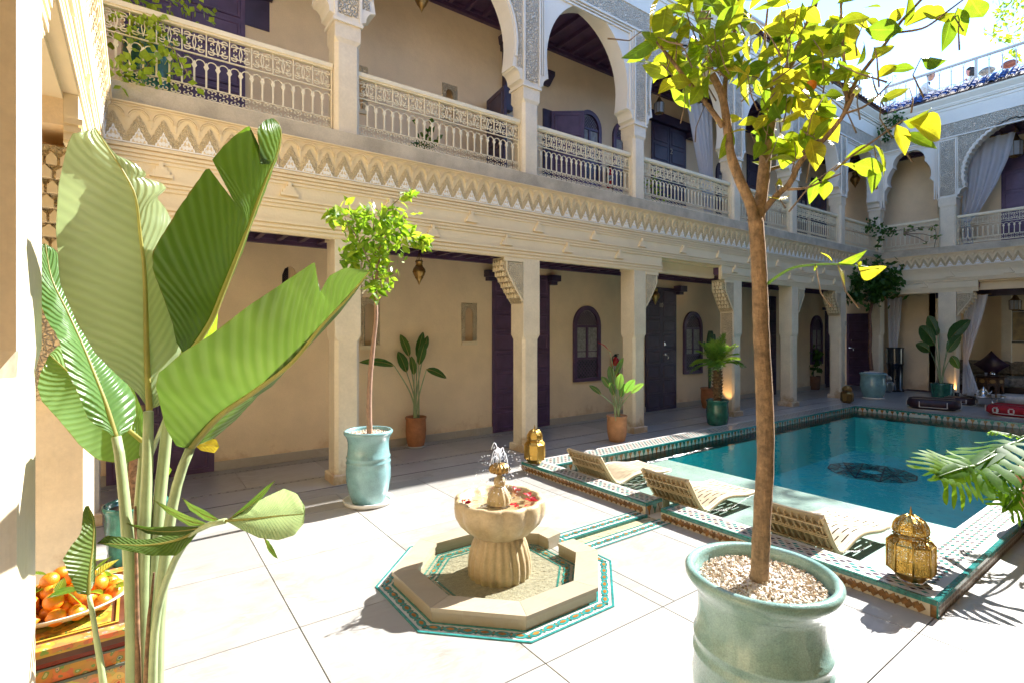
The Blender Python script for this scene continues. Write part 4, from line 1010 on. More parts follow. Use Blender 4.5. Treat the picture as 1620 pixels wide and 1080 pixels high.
# ---- near and right wings: plain back walls (behind the camera)
PNear('back_wall',B().box(-1.6,6.6,V,V+.2,0,6.95),PL); PRgt('back_wall',B().box(-1.6,17.8,V,V+.2,0,6.95),PL)
# carved panels under corbels
for (t,u0,u1,v0,v1) in ((left,LP[4]-.14-.012,LP[4]-.14+.01,.03,.25),(near,FP[2]-.175-.012,FP[2]-.175+.01,.02,.26)):
    ob('carved_panel',B().box(u0,u1,v0,v1,1.22,1.96),CUT,t); b=B()
    for z0,z1 in ((1.19,1.22),(1.96,1.99)): b.box(u0-.006,u1,v0-.01,v1+.01,z0,z1)
    ob('panel_frame',b,STU,t)
# ---- balcony railings (left and far wings)
gl='cream scrollwork railings along the upper balcony'
nm=['scrollwork railing above the banana leaf, with a vine and green pot behind','long scrollwork railing between the first two whole arches','scrollwork railing with a fire extinguisher behind it','scrollwork railing in front of the white curtain','scrollwork railing just behind the fork of the orange tree','scrollwork railing second from the inner corner','short scrollwork railing under the ivy on the long side']
for i in range(7):
    u0=LP[i]+.14; u1=LP[i+1]-.14
    railing(nm[i],(u0,5.5+.10,3.70),0,u1-u0,gl)
nm=['scrollwork railing with ivy strands under the lobed arch','scrollwork railing under the scalloped arch with the curtain','scrollwork railing at the hidden end of the far balcony']
for i in range(3):
    u0=FP[i]+(.14 if i==0 else .175); u1=FP[i+1]-(.175 if i<2 else .14)
    if i<2: railing(nm[i],(16.2+.10,5.5-u0,3.70),-pi/2,u1-u0,gl)

# ================================================================== plants and pots
CR=Vector((0.8099,-0.5865,0)); CF=Vector((0.5865,0.8099,0))     # courtyard directions used to spread foliage
def smooth(P,n):
    P=[Vector(p) for p in P]; out=[]
    d=[0]
    for i in range(1,len(P)): d.append(d[-1]+max(1e-6,(P[i]-P[i-1]).length))
    for k in range(n+1):
        s=d[-1]*k/n; i=min(max(j for j in range(len(d)) if d[j]<=s+1e-9),len(P)-2)
        t=(s-d[i])/(d[i+1]-d[i]); a,b_,c,e=P[max(i-1,0)],P[i],P[i+1],P[min(i+2,len(P)-1)]
        out.append(.5*((2*b_)+(c-a)*t+(2*a-5*b_+4*c-e)*t*t+(3*b_-a-3*c+e)*t**3))
    return out
def linear(P,n):
    P=[Vector(p) for p in P]; d=[0]; out=[]
    for i in range(1,len(P)): d.append(d[-1]+max(1e-6,(P[i]-P[i-1]).length))
    for k in range(n+1):
        s=d[-1]*k/n; i=min(max(j for j in range(len(d)) if d[j]<=s+1e-9),len(P)-2); t=(s-d[i])/(d[i+1]-d[i]); out.append(P[i].lerp(P[i+1],t))
    return out
BANL=leafmat('banana_leaf',[(.09,.15,.035),(.12,.19,.05),(.15,.22,.06),(.19,.26,.08)],[(.07,.14,.012),(.10,.19,.02),(.14,.24,.03),(.18,.28,.04)],.34,stripes=22)
BANA=leafmat('pale_banana_leaf',[(.24,.33,.16),(.27,.36,.18),(.30,.39,.21),(.33,.41,.23)],[(.34,.48,.18),(.38,.52,.20),(.42,.55,.23),(.45,.57,.25)],.24,stripes=26)
BAND=leafmat('deep_green_banana_leaf',[(.04,.09,.02),(.05,.11,.025),(.065,.125,.03),(.08,.14,.035)],[(.06,.15,.008),(.08,.18,.01),(.11,.22,.012),(.14,.26,.015)],.32,stripes=30)
BANG=leafmat('glossy_banana_leaf',[(.10,.20,.07),(.13,.24,.09),(.16,.27,.10),(.20,.30,.12)],[(.14,.32,.03),(.18,.38,.04),(.22,.42,.05),(.26,.45,.06)],.26,stripes=26)
BANS=leafmat('small_banana_leaf',[(.035,.10,.03),(.05,.14,.035),(.08,.18,.04),(.11,.20,.04)],[(.06,.16,.02),(.08,.2,.03),(.1,.24,.03),(.14,.26,.04)],.35,stripes=12)
CITL=leafmat('citrus_leaf',[(.07,.16,.015),(.13,.23,.02),(.22,.30,.025),(.40,.36,.03)],[(.26,.42,.02),(.42,.54,.02),(.58,.62,.025),(.74,.64,.03)],.38)
DKL=leafmat('dark_leaf',[(.03,.09,.015),(.05,.13,.02),(.08,.17,.025),(.12,.2,.03)],[(.05,.14,.02),(.09,.2,.02),(.13,.25,.03),(.2,.3,.04)],.4)
LIML=leafmat('lime_leaf',[(.10,.22,.02),(.16,.30,.025),(.26,.38,.03),(.34,.42,.04)],[(.28,.5,.02),(.36,.6,.03),(.5,.7,.04),(.6,.75,.05)],.35)
RIB=mat('leaf_midrib',(.50,.45,.13),.4,.12,8,trans=(.5,.5,.15))
def banana_leaf(parent,mid,le,ri,rib=.010,bulge=.05,n=56,mt=None,name='leaf',org=Vector((0,0,0)),rip=.0009):
    M=smooth(mid,n); A=linear(le,n); C=linear(ri,n); b=B(); b.uv=[]
    nrm=[]
    for i in range(n+1):
        t=(M[min(i+1,n)]-M[max(i-1,0)]); s=(C[i]-A[i]); v=t.cross(s); nrm.append(v.normalized() if v.length>1e-6 else Vector((0,0,1)))
    K=8; k0=len(b.v); rq_=random.Random(n*31+int(abs(M[0].x)*977)); ro=[rq_.gauss(0,1.0) for _ in range(n+12)]
    for i in range(n+1):
        row=[A[i].lerp(M[i],q/K) for q in range(K)]+[M[i].lerp(C[i],q/K) for q in range(K+1)]
        for q,p in enumerate(row):
            u=abs(q-K)/K; f=sin(pi*u)*bulge*(A[i]-C[i]).length + rip*ro[i+int(u*K*.9)]*min(1,u*2.5)
            b.v.append(tuple(p+nrm[i]*f-org))
    for i in range(n):
        for q in range(2*K):
            a=k0+i*(2*K+1)+q; b.quad((a,a+1,a+2*K+2,a+2*K+1),True); b.uv+=[(q/(2*K),i/n),((q+1)/(2*K),i/n),((q+1)/(2*K),(i+1)/n),(q/(2*K),(i+1)/n)]
    o=ob(name,b,mt or BANL,parent)
    m=B(); m.tube([p-org for i,p in enumerate(M)][::2],[rib*(1-.85*i/(n/2)) for i in range(len(M[::2]))],6); ob('midrib',m,RIB,o)
    return o
def stem(parent,pts,r0,r1,mt=None,name='stem',org=Vector((0,0,0)),n=14):
    P=smooth(pts,n); b=B(); b.tube([p-org for p in P],[r0+(r1-r0)*(i/n)**.8 for i in range(n+1)],9); return ob(name,b,mt or STE2,parent)
def lathe_pot(prof,n=40,m=None): b=B(); b.lathe(prof,n); return b
def stones(b,rad,z,n,s0,s1,rr,zj=.012):
    for k in range(n):
        a=rr.uniform(0,2*pi); r=rad*sqrt(rr.random()); s=rr.uniform(s0,s1); c=(r*cos(a),r*sin(a),z+rr.uniform(-.002,zj)*(1-.6*r/rad))
        o=len(b.v); Mx=Matrix.Rotation(rr.uniform(0,6),3,Vector((rr.random()-.5,rr.random()-.5,rr.random()-.5)).normalized())
        b.cur=rr.choice((0,0,0,1,1,2))
        for v in ((1,0,0),(-1,0,0),(0,.8,0),(0,-.8,0),(0,0,.65),(0,0,-.65),(.6,.6,.3),(-.6,-.5,.35)):
            q=Mx@Vector(v)*s*rr.uniform(.8,1.15); b.v.append((c[0]+q.x,c[1]+q.y,c[2]+q.z))
        for f in ((6,0,2),(6,2,4),(6,4,0),(4,2,1),(4,1,7),(7,1,3),(7,3,4),(4,3,0),(0,3,5),(3,1,5),(1,2,5),(2,0,5)): b.quad([o+i for i in f])
GRV=[mat('white_gravel',(.66,.60,.52),.8,.12,60),mat('cream_gravel',(.62,.50,.36),.8,.15,60),mat('tan_gravel',(.50,.36,.22),.8,.2,60)]
JARP=[(.135,0),(.150,.02),(.185,.12),(.203,.23),(.205,.32),(.200,.375),(.205,.385),(.205,.395),(.198,.402),(.198,.425),(.203,.432),(.203,.442),(.195,.45),(.187,.52),(.188,.575),(.196,.61),(.212,.640),(.224,.655),(.226,.672),(.216,.684),(.200,.682),(.193,.668),(.190,.60),(.001,.60)]
def jar(t,s,m,saucer=True,gr=160,ss=(.006,.011),mk=JARP):
    o=ob('pot',lathe_pot([(r*s,z*s) for r,z in mk],56),m,t)
    if saucer: b=B(); b.lathe([(.001,.004),(.20*s,.004),(.222*s,.012),(.232*s,.035*s+.01),(.222*s,.038*s+.01),(.20*s,.02),(.001,.016)],40); ob('saucer',b,PURC,t,(0,0,-.004))
    b=B(); b.lathe([(.191*s,.635*s),(.10*s,.652*s),(.001,.655*s)],24); rr=random.Random(int(s*1000)); stones(b,.185*s,.648*s,gr,ss[0]*s,ss[1]*s,rr)
    ob('gravel',b,GRV,t,kind='stuff')
    return o
def leaf_geo(L,w_,curl,fold,pet=.12):
    b=B()
    def fn(u,v):
        x=(u-.5)*2; ww=w_*(sin(pi*min(1,max(0,(v-.06)/.94))**.82)) if v>.06 else .0025
        return (L*v, x*ww, -curl*v*v*L+fold*abs(x)*ww)
    b.grid(fn,4,8,uv=True); return b
def leaf_set(mt,L=1.0,w_=.23): 
    return [leaf_geo(L,w_*q,c,f).mesh('leaf',mt) for q,c,f in ((1,.12,.25),(.9,.28,.4),(1.12,.05,.15),(.85,.4,.3),(1.2,.2,.55))]
def orient(o,p,d,nn,L):
    x=d.normalized(); z=(nn-x*nn.dot(x)); z=z.normalized() if z.length>1e-4 else Vector((0,0,1)); y=z.cross(x)
    m=Matrix((x,y,z)).transposed().to_4x4(); o.location=p; o.rotation_euler=m.to_euler(); o.scale=(L,L,L)
def rv(rr): return Vector((rr.gauss(0,1),rr.gauss(0,1),rr.gauss(0,1)))

# ---- the big banana plant beside the camera
t=thing('banana_plant','huge banana plant with broad ribbed leaves beside the orange-laden table','plant',(0.028,2.024,0))
og=Vector(t.location); bt=t
ob('pot',lathe_pot([(.10,0),(.13,.08),(.15,.16),(.155,.20),(.165,.22),(.15,.225),(.14,.20),(.001,.19)],40),GLZ,t)
banana_leaf(t,[(0.035,2.019,1.352),(0.028,2.005,1.532),(0.025,1.987,1.699),(0.021,1.979,1.806),(0.012,1.976,1.895),(0.0,1.964,2.01),(-0.026,1.962,2.075),(-0.055,1.963,2.127),(-0.097,1.974,2.204)],
 [(0.035,2.019,1.352),(0.009,2.019,1.4),(-0.017,2.018,1.434),(-0.048,2.009,1.47),(-0.098,1.994,1.536),(-0.138,1.993,1.621),(-0.16,1.999,1.683),(-0.18,2.013,1.743),(-0.188,2.0,1.903),(-0.179,1.972,2.025),(-0.158,1.957,2.141),(-0.147,1.948,2.168),(-0.127,1.955,2.18),(-0.097,1.974,2.204)],
 [(0.035,2.019,1.352),(0.065,2.019,1.366),(0.102,2.052,1.464),(0.124,2.056,1.534),(0.106,2.09,1.653),(0.097,2.056,1.973),(0.08,2.049,2.005),(0.054,2.005,2.027),(0.082,2.026,2.064),(0.071,2.014,2.078),(0.018,1.981,2.079),(0.031,1.983,2.092),(-0.004,1.967,2.117),(-0.05,1.97,2.132),(-0.097,1.974,2.204)],0.0107,-.03,n=70,mt=BANA,org=og)
banana_leaf(t,[(0.129,1.992,1.524),(0.157,1.972,1.559),(0.198,1.932,1.639),(0.225,1.903,1.724),(0.258,1.858,1.832),(0.296,1.81,1.961),(0.329,1.767,2.074),(0.357,1.726,2.167),(0.361,1.713,2.228),(0.342,1.717,2.252)],
 [(0.129,1.992,1.524),(0.104,1.95,1.566),(0.092,1.917,1.625),(0.065,1.877,1.71),(0.04,1.854,1.78),(0.039,1.835,1.831),(0.07,1.803,1.896),(0.111,1.773,1.976),(0.169,1.731,2.077),(0.244,1.767,1.989),(0.177,1.714,2.092),(0.205,1.694,2.135),(0.262,1.652,2.195),(0.304,1.703,2.098),(0.284,1.647,2.186),(0.309,1.68,2.228),(0.342,1.717,2.252)],
 [(0.129,1.992,1.524),(0.156,2.033,1.558),(0.205,2.079,1.642),(0.238,2.096,1.736),(0.276,2.088,1.859),(0.322,2.055,2.008),(0.357,1.988,2.131),(0.379,1.892,2.219),(0.371,1.797,2.253),(0.342,1.717,2.252)],0.0115,-.05,n=84,mt=BAND,org=og)
banana_leaf(t,[(0.139,1.924,1.233),(0.209,1.854,1.335),(0.294,1.762,1.415),(0.38,1.668,1.504),(0.453,1.595,1.619),(0.506,1.537,1.694),(0.556,1.48,1.776)],
 [(0.139,1.924,1.233),(0.103,1.909,1.246),(0.073,1.89,1.311),(0.048,1.869,1.441),(0.054,1.865,1.478),(0.116,1.84,1.541),(0.182,1.812,1.589),(0.282,1.78,1.68),(0.364,1.761,1.744),(0.462,1.71,1.824),(0.454,1.625,1.717),(0.481,1.626,1.771),(0.515,1.581,1.795),(0.552,1.504,1.784),(0.556,1.48,1.776)],
 [(0.139,1.924,1.233),(0.209,1.934,1.257),(0.269,1.932,1.309),(0.333,1.905,1.389),(0.365,1.862,1.42),(0.454,1.737,1.557),(0.514,1.633,1.655),(0.539,1.564,1.714),(0.556,1.48,1.776)],0.0115,-.04,n=80,org=og)
banana_leaf(t,[(-0.051,2.112,1.258),(-0.077,2.132,1.361),(-0.105,2.152,1.451),(-0.137,2.175,1.549),(-0.178,2.205,1.661),(-0.221,2.245,1.771),(-0.239,2.268,1.887)],
 [(-0.051,2.112,1.258),(-0.07,2.095,1.28),(-0.105,2.101,1.309),(-0.123,2.094,1.333),(-0.14,2.086,1.399),(-0.17,2.097,1.479),(-0.192,2.113,1.577),(-0.23,2.161,1.649),(-0.256,2.211,1.74),(-0.26,2.244,1.853),(-0.257,2.272,1.886),(-0.239,2.268,1.887)],
 [(-0.051,2.112,1.258),(-0.018,2.159,1.272),(0.001,2.186,1.311),(-0.001,2.209,1.376),(-0.043,2.239,1.469),(-0.113,2.268,1.611),(-0.167,2.288,1.76),(-0.2,2.291,1.833),(-0.215,2.282,1.872),(-0.239,2.268,1.887)],0.0090,-.05,n=60,mt=BANG,org=og)
banana_leaf(t,[(0.024,2.23,1.213),(-0.045,2.311,1.279),(-0.119,2.384,1.362),(-0.193,2.449,1.452),(-0.252,2.491,1.52)],
 [(0.024,2.23,1.213),(0.017,2.215,1.168),(-0.033,2.22,1.15),(-0.105,2.253,1.167),(-0.153,2.278,1.218),(-0.211,2.33,1.302),(-0.262,2.397,1.363),(-0.277,2.428,1.409),(-0.273,2.466,1.455),(-0.252,2.491,1.52)],
 [(0.024,2.23,1.213),(0.021,2.313,1.313),(-0.018,2.403,1.423),(-0.124,2.5,1.526),(-0.2,2.534,1.553),(-0.23,2.515,1.551),(-0.252,2.491,1.52)],0.0082,.03,mt=BANG,org=og)
banana_leaf(t,[(-0.113,1.986,0.82),(-0.11,1.984,0.895),(-0.104,1.999,0.961),(-0.103,2.008,1.028),(-0.116,2.027,1.075)],
 [(-0.113,1.986,0.82),(-0.139,1.973,0.838),(-0.154,1.954,0.898),(-0.168,1.954,0.952),(-0.15,1.972,0.985),(-0.132,1.989,1.003),(-0.128,2.017,1.056),(-0.124,2.024,1.076),(-0.116,2.027,1.075)],
 [(-0.113,1.986,0.82),(-0.1,2.016,0.844),(-0.099,2.046,0.909),(-0.1,2.047,0.987),(-0.105,2.04,1.039),(-0.116,2.027,1.075)],0.0049,-.04,n=40,org=og)
# the snapped leaf hanging to the right
banana_leaf(t,[(0.212,1.71,1.053),(0.272,1.645,1.065),(0.328,1.585,1.079),(0.385,1.524,1.09)],
 [(0.212,1.71,1.053),(0.253,1.68,1.084),(0.304,1.633,1.125),(0.344,1.583,1.154),(0.371,1.554,1.142),(0.387,1.533,1.109),(0.385,1.524,1.09)],
 [(0.212,1.71,1.053),(0.24,1.648,1.042),(0.279,1.589,1.026),(0.319,1.541,1.026),(0.355,1.514,1.04),(0.377,1.508,1.068),(0.385,1.524,1.09)],0.0041,.05,n=36,mt=BANA,org=og)
banana_leaf(t,[(0.157,1.79,1.02),(0.105,1.817,0.99),(0.023,1.866,0.975),(-0.091,1.939,0.985)],
 [(0.157,1.79,1.02),(0.106,1.847,0.999),(0.024,1.907,0.978),(-0.038,1.931,0.994),(-0.07,1.934,1.004),(-0.091,1.939,0.985)],
 [(0.157,1.79,1.02),(0.128,1.79,0.982),(0.096,1.794,0.952),(0.037,1.826,0.955),(-0.037,1.88,0.974),(-0.091,1.939,0.985)],0.0049,.03,n=36,org=og)
for a in ([(0.183,1.76,1.031),(0.13,1.81,1.039),(0.077,1.868,1.069),(0.043,1.892,1.098)],[(0.205,1.724,1.048),(0.166,1.763,1.062),(0.13,1.81,1.084),(0.113,1.842,1.105)],[(0.216,1.707,1.055),(0.268,1.669,1.095),(0.305,1.642,1.141),(0.328,1.626,1.17)],[(0.174,1.767,1.027),(0.098,1.812,1.016),(0.03,1.851,1.022),(-0.022,1.889,1.043)],[(0.291,1.581,1.026),(0.298,1.566,1.008),(0.312,1.556,0.986),(0.32,1.55,0.972)]):
    P=[Vector(p) for p in a]; banana_leaf(t,a,[P[0],P[1]+Vector((0,0,0.015)),P[2]+Vector((0,0,0.010)),P[3]],[P[0],P[1]-Vector((0,0,0.015)),P[2]-Vector((0,0,0.011)),P[3]],.002,.0,n=14,name='leaf_strip',org=og)
for pts,r0,r1 in (([(-0.004,2.028,0.293),(-0.008,2.03,0.652),(-0.017,2.047,0.888),(-0.031,2.078,1.083),(-0.046,2.109,1.242),(-0.051,2.112,1.263)],0.0246,.014),
  ([(0.018,2.031,0.28),(0.018,2.031,0.643),(0.023,2.028,0.945),(0.03,2.023,1.167),(0.033,2.021,1.348)],0.0279,.014),
  ([(0.035,2.04,0.267),(0.038,2.038,0.633),(0.054,2.037,0.935),(0.072,2.033,1.158),(0.092,2.019,1.364),(0.129,1.992,1.528)],0.0279,.014),
  ([(0.051,1.988,0.293),(0.057,1.984,0.652),(0.076,1.97,0.892),(0.097,1.954,1.071),(0.122,1.937,1.181),(0.141,1.923,1.237)],0.0230,.014),
  ([(0.04,1.936,0.332),(0.047,1.909,0.69),(0.079,1.867,0.87),(0.127,1.812,0.99),(0.167,1.772,1.029),(0.212,1.71,1.053)],0.0148,.008),
  ([(-0.001,2.147,0.215),(0.001,2.167,0.586),(0.004,2.205,0.893),(0.013,2.218,1.084),(0.024,2.23,1.213)],0.0197,.012),
  ([(-0.065,1.951,0.371),(-0.079,1.961,0.568),(-0.092,1.971,0.671),(-0.104,1.979,0.765),(-0.113,1.986,0.821)],0.0131,.006)):
    stem(t,pts,r0,r1,org=og)
DRY=mat('dry_sheath',(.30,.17,.09),.9,.3,30,'bark',60,.003)
for pts in ([(0.007,2.005,0.303),(0.005,2.006,0.62),(0.002,2.009,0.857),(-0.001,2.016,1.054)],[(0.021,1.979,0.313),(0.031,1.983,0.662),(0.041,1.995,0.772),(0.047,1.991,0.842)]):
    stem(t,pts,.012,.003,DRY,'dry_sheath',org=og)

# ---- foreground orange tree in the big celadon jar
px=(1.861,1.01)
t=thing('potted_orange_tree','tall orange tree with yellow-green leaves in the large celadon jar nearest the camera','potted tree',(px[0],px[1],0)); og=Vector(t.location)
s=1.09
b=B(); b.lathe([(r*s*(1.02),z*s*.92) for r,z in [(.135,0),(.16,.03),(.195,.14),(.212,.26),(.215,.33),(.207,.40),(.213,.41),(.213,.425),(.206,.435),(.205,.46),(.211,.47),(.211,.48),(.203,.49),(.195,.56),(.197,.62),(.205,.65),(.224,.675),(.236,.695),(.238,.715),(.228,.728),(.212,.724),(.205,.705),(.203,.64),(.001,.64)]],64); ob('pot',b,GLZ,t)
b=B(); b.lathe([(.218,.675),(.12,.690),(.001,.694)],30); stones(b,.210,.686,1700,.0050,.0100,random.Random(5),.014); ob('gravel',b,GRV,t,kind='stuff')
def branch(par,pts,r0,r1,m=BARK,n=16,name='branch'):
    P=smooth(pts,n); rr=random.Random(len(pts)*7+int(r0*1e4)); b=B(); b.tube([p-og for p in P],[(r0+(r1-r0)*i/n)*(1+rr.uniform(-.05,.05)) for i in range(n+1)],10); return ob(name,b,m,par)
branch(t,[(1.849,1.013,0.592),(1.851,1.011,0.673),(1.866,1.007,0.938),(1.875,1.0,1.147),(1.871,1.003,1.379),(1.864,1.009,1.565),(1.858,1.013,1.774),(1.851,1.018,1.937),(1.845,1.022,2.018)],.033,.026,n=40,name='trunk')
BRS=[([(1.849,1.019,1.972),(1.818,1.029,2.074),(1.77,1.04,2.149),(1.723,1.049,2.245),(1.696,1.044,2.339),(1.663,1.043,2.43),(1.616,1.052,2.491)],.020,.012),
 ([(1.847,1.021,1.983),(1.895,1.023,2.131),(1.934,1.032,2.259),(1.977,1.038,2.379),(2.013,1.036,2.497),(2.071,1.031,2.61),(2.146,1.014,2.726),(2.215,0.989,2.89),(2.267,0.976,3.057)],.024,.010),
 ([(1.683,1.053,2.327),(1.602,1.062,2.388),(1.509,1.08,2.456),(1.441,1.093,2.511),(1.379,1.1,2.549)],.010,.004),
 ([(1.696,1.044,2.361),(1.707,1.06,2.449),(1.733,1.067,2.549),(1.77,1.064,2.675),(1.803,1.065,2.803),(1.83,1.07,2.957)],.009,.005),
 ([(1.877,1.011,2.044),(1.877,0.962,2.092),(1.887,0.917,2.129),(1.883,0.883,2.191),(1.907,0.841,2.235),(1.93,0.8,2.286),(1.944,0.765,2.339),(1.969,0.747,2.403)],.012,.006),
 ([(1.926,1.025,2.208),(2.0,0.996,2.234),(2.064,0.975,2.269),(2.13,0.951,2.33),(2.212,0.929,2.411)],.008,.004),
 ([(1.944,0.765,2.339),(1.988,0.758,2.434),(2.053,0.736,2.52),(2.126,0.708,2.607),(2.206,0.686,2.703),(2.31,0.648,2.812),(2.387,0.617,2.906)],.007,.004),
 ([(1.951,0.76,2.382),(1.989,0.782,2.509),(2.027,0.804,2.641),(2.066,0.825,2.801)],.006,.004),
 ([(2.013,1.036,2.497),(2.022,1.066,2.61),(2.059,1.101,2.762),(2.119,1.12,2.947)],.007,.004),
 ([(2.171,0.687,2.653),(2.191,0.636,2.645),(2.202,0.603,2.65),(2.229,0.559,2.686),(2.268,0.518,2.728)],.004,.0025),
 ([(1.88,0.923,2.106),(1.901,0.87,2.103),(1.925,0.828,2.119),(1.956,0.781,2.141)],.005,.002),
 ([(1.946,0.764,2.339),(1.972,0.72,2.351),(1.983,0.687,2.374),(2.002,0.649,2.417)],.004,.002),
 ([(1.939,0.794,2.152),(1.969,0.747,2.2),(1.998,0.702,2.235),(2.009,0.669,2.259),(2.036,0.625,2.293)],.004,.002)]
brs=[branch(t,*q) for q in BRS]
branch(t,[(1.873,0.99,1.776),(1.864,0.946,1.801),(1.866,0.896,1.824),(1.886,0.832,1.83),(1.912,0.764,1.826),(1.938,0.708,1.814),(1.969,0.673,1.805)],.0055,.002,STEM,name='twig')
LS=leaf_set(CITL,1.0,.26)
rr=random.Random(21)
def leaf_on(p,ang,L,d=None,face=.6,ls=None,tt=None,o_=None):
    """A leaf whose blade points at ang (0 = along CR, 90 = up)."""
    a=radians(ang); dirv=CR*cos(a)+Vector((0,0,1))*sin(a)+CF*rr.gauss(0,.35); nn=-CF*face+rv(rr)*.5+Vector((0,0,.3))
    o=ob('leaf',rr.choice(ls or LS),None,tt or t); orient(o,Vector(p)-(o_ if o_ is not None else og)-dirv.normalized()*L*.5,dirv,nn,L); return o
# leaves told apart against the sky and the walls
for p,ang,L in (((1.341,1.128,2.52),215,.14),((2.286,0.641,2.731),190,.13),((2.267,0.568,2.63),262,.14),((2.245,0.572,2.672),200,.10),((2.294,0.5,2.686),-20,.15),((2.241,0.6,2.706),150,.09),((2.264,0.534,2.649),-45,.12),
  ((2.221,0.663,2.742),80,.13),((2.017,0.663,2.468),40,.10),((2.097,0.568,2.48),-6,.10),((2.044,0.631,2.47),170,.09),((2.012,0.679,2.379),20,.14),((2.022,0.647,2.38),200,.10),((2.086,0.588,2.293),8,.17),((2.09,0.573,2.258),-15,.17),
  ((2.044,0.631,2.239),-80,.12),((2.078,0.594,2.227),-40,.13),((1.983,0.724,2.217),185,.10),((2.017,0.675,2.179),-70,.13),((1.989,0.708,2.15),-30,.12),((2.003,0.698,2.119),-95,.11),((1.972,0.72,2.457),200,.10),
  ((1.914,0.849,2.095),-100,.10),((1.886,0.955,2.08),200,.09),((1.87,0.942,2.127),10,.07),((1.932,0.811,2.134),30,.08),((1.923,0.817,2.09),-85,.08),((1.963,0.764,2.171),10,.10),((1.705,1.049,2.268),-110,.13),((1.719,1.027,2.316),175,.10),((1.914,0.824,2.297),60,.10),
  ((1.91,0.802,1.858),120,.055),((1.916,0.761,1.786),-60,.085),((1.924,0.73,1.836),10,.10),((1.955,0.683,1.801),-8,.13),((1.933,0.711,1.818),-25,.06),((1.886,0.832,1.819),-80,.03)):
    leaf_on(p,ang,L*.88)
# the dense crown
for c,n,sp in (((1.416,1.098,2.569),16,.10),((1.509,1.08,2.638),15,.11),((1.492,1.093,2.489),16,.11),((1.641,1.058,2.63),18,.12),((1.606,1.06,2.487),16,.12),((1.742,1.035,2.573),16,.12),((1.826,1.048,2.756),14,.12),((1.732,1.091,2.837),10,.14),
  ((1.991,1.052,2.743),16,.13),((1.991,1.028,2.585),16,.13),((1.883,1.044,2.49),12,.11),((2.084,0.984,2.792),16,.13),((2.028,0.939,2.584),18,.13),((2.05,0.861,2.675),16,.13),((1.987,0.845,2.489),18,.12),((2.084,0.812,2.732),12,.12),((2.104,0.748,2.686),10,.11),((1.965,0.775,2.499),12,.10),
  ((1.959,0.952,2.429),14,.12),((1.971,0.869,2.369),14,.12),((1.95,0.971,2.304),10,.10),((1.873,0.99,2.351),8,.09),((1.943,0.889,2.245),8,.08),((2.04,0.992,2.95),10,.14),((2.116,0.813,2.883),8,.13),((1.588,1.097,2.807),10,.13)):
    for k in range(int(n*.86)):
        d=rv(rr); d=d.normalized()*sp*rr.random()**.5*1.15
        if len([1 for q in t.children if q.name.startswith('leaf')])>=299: break
        p=Vector(c)+d; a=rr.uniform(0,360); a=a if rr.random()<.35 else rr.choice((rr.uniform(-60,30),rr.uniform(150,240),rr.uniform(230,310)))
        leaf_on(p,a,rr.uniform(.068,.122))
# fine twigs through the crown
b=B()
for c in [q for q in t.children if q.name.startswith('leaf')][::3]:
    p=Vector(c.location); q=p+Vector((rr.gauss(0,.05),rr.gauss(0,.05),rr.uniform(-.16,-.05))); b.tube([p,(p+q)/2+rv(rr)*.012,q],[.0016,.0022,.003],4)
ob('twigs',b,BRK2,t,kind='stuff')
b=B(); b.ball((0,0,0),.019,14,10); ob('orange',b,ORNG,t,Vector((1.937,0.869,2.471))-og)

# ---- small citrus tree in the pale jar by the second column
ct=(1.774,4.752,0)
t=thing('potted_citrus_tree','slim citrus tree with a bushy crown in a pale blue jar left of the fountain','potted tree',(ct[0],ct[1],0)); og=Vector(t.location)
jar(t,1.0,GLB,gr=420,ss=(.007,.012))
branch(t,[(1.773,4.716,0.624),(1.768,4.72,0.92),(1.778,4.713,1.216),(1.802,4.696,1.511),(1.821,4.682,1.748),(1.816,4.685,1.984),(1.836,4.671,2.221),(1.855,4.657,2.428)],.027,.013,mat('smooth_brown_bark',(.36,.22,.15),.8,.15,20,'bark',60,.004),n=30,name='trunk')
for q in ([(1.816,4.685,1.972),(1.751,4.658,2.213),(1.663,4.661,2.409),(1.53,4.695,2.629)],[(1.845,4.664,2.339),(1.909,4.668,2.494),(2.074,4.61,2.533),(2.21,4.549,2.448)],[(1.855,4.657,2.428),(1.884,4.685,2.643),(1.977,4.68,2.804),(2.074,4.61,2.895)],[(1.836,4.671,2.221),(1.812,4.738,2.464),(1.822,4.731,2.703),(1.802,4.745,2.852)],[(1.826,4.678,2.043),(1.822,4.607,2.096),(1.835,4.548,1.976)]): branch(t,q,.009,.003,BRK2,8)
L2=leaf_set(LIML,1.0,.24); rr=random.Random(5); n=0
for c,k,sp in (((1.536,4.715,2.634),26,.16),((1.74,4.741,2.635),28,.15),((1.957,4.633,2.673),26,.14),((2.062,4.582,2.857),10,.10),((1.643,4.737,2.4),28,.15),((1.869,4.647,2.457),30,.16),((2.062,4.582,2.516),28,.15),((2.196,4.534,2.463),14,.09),((1.633,4.744,2.26),24,.14),((1.837,4.645,2.248),26,.15),((1.792,4.654,1.981),22,.11),((1.432,4.766,2.646),12,.07),((1.87,4.573,2.026),8,.06),((2.239,4.515,2.44),12,.06),((2.124,4.549,2.901),8,.06),((1.813,4.614,1.892),8,.05),((1.579,4.722,2.773),6,.08),((1.499,4.779,2.322),6,.06)):
    for q in range(k):
        if n>=299: break
        n+=1; p=Vector(c)+rv(rr).normalized()*sp*rr.random()**.45; leaf_on(p,rr.choice((rr.uniform(180,300),rr.uniform(-70,40),rr.uniform(0,360))),rr.uniform(.085,.135),ls=L2,tt=t,o_=og,face=.3)
b=B()
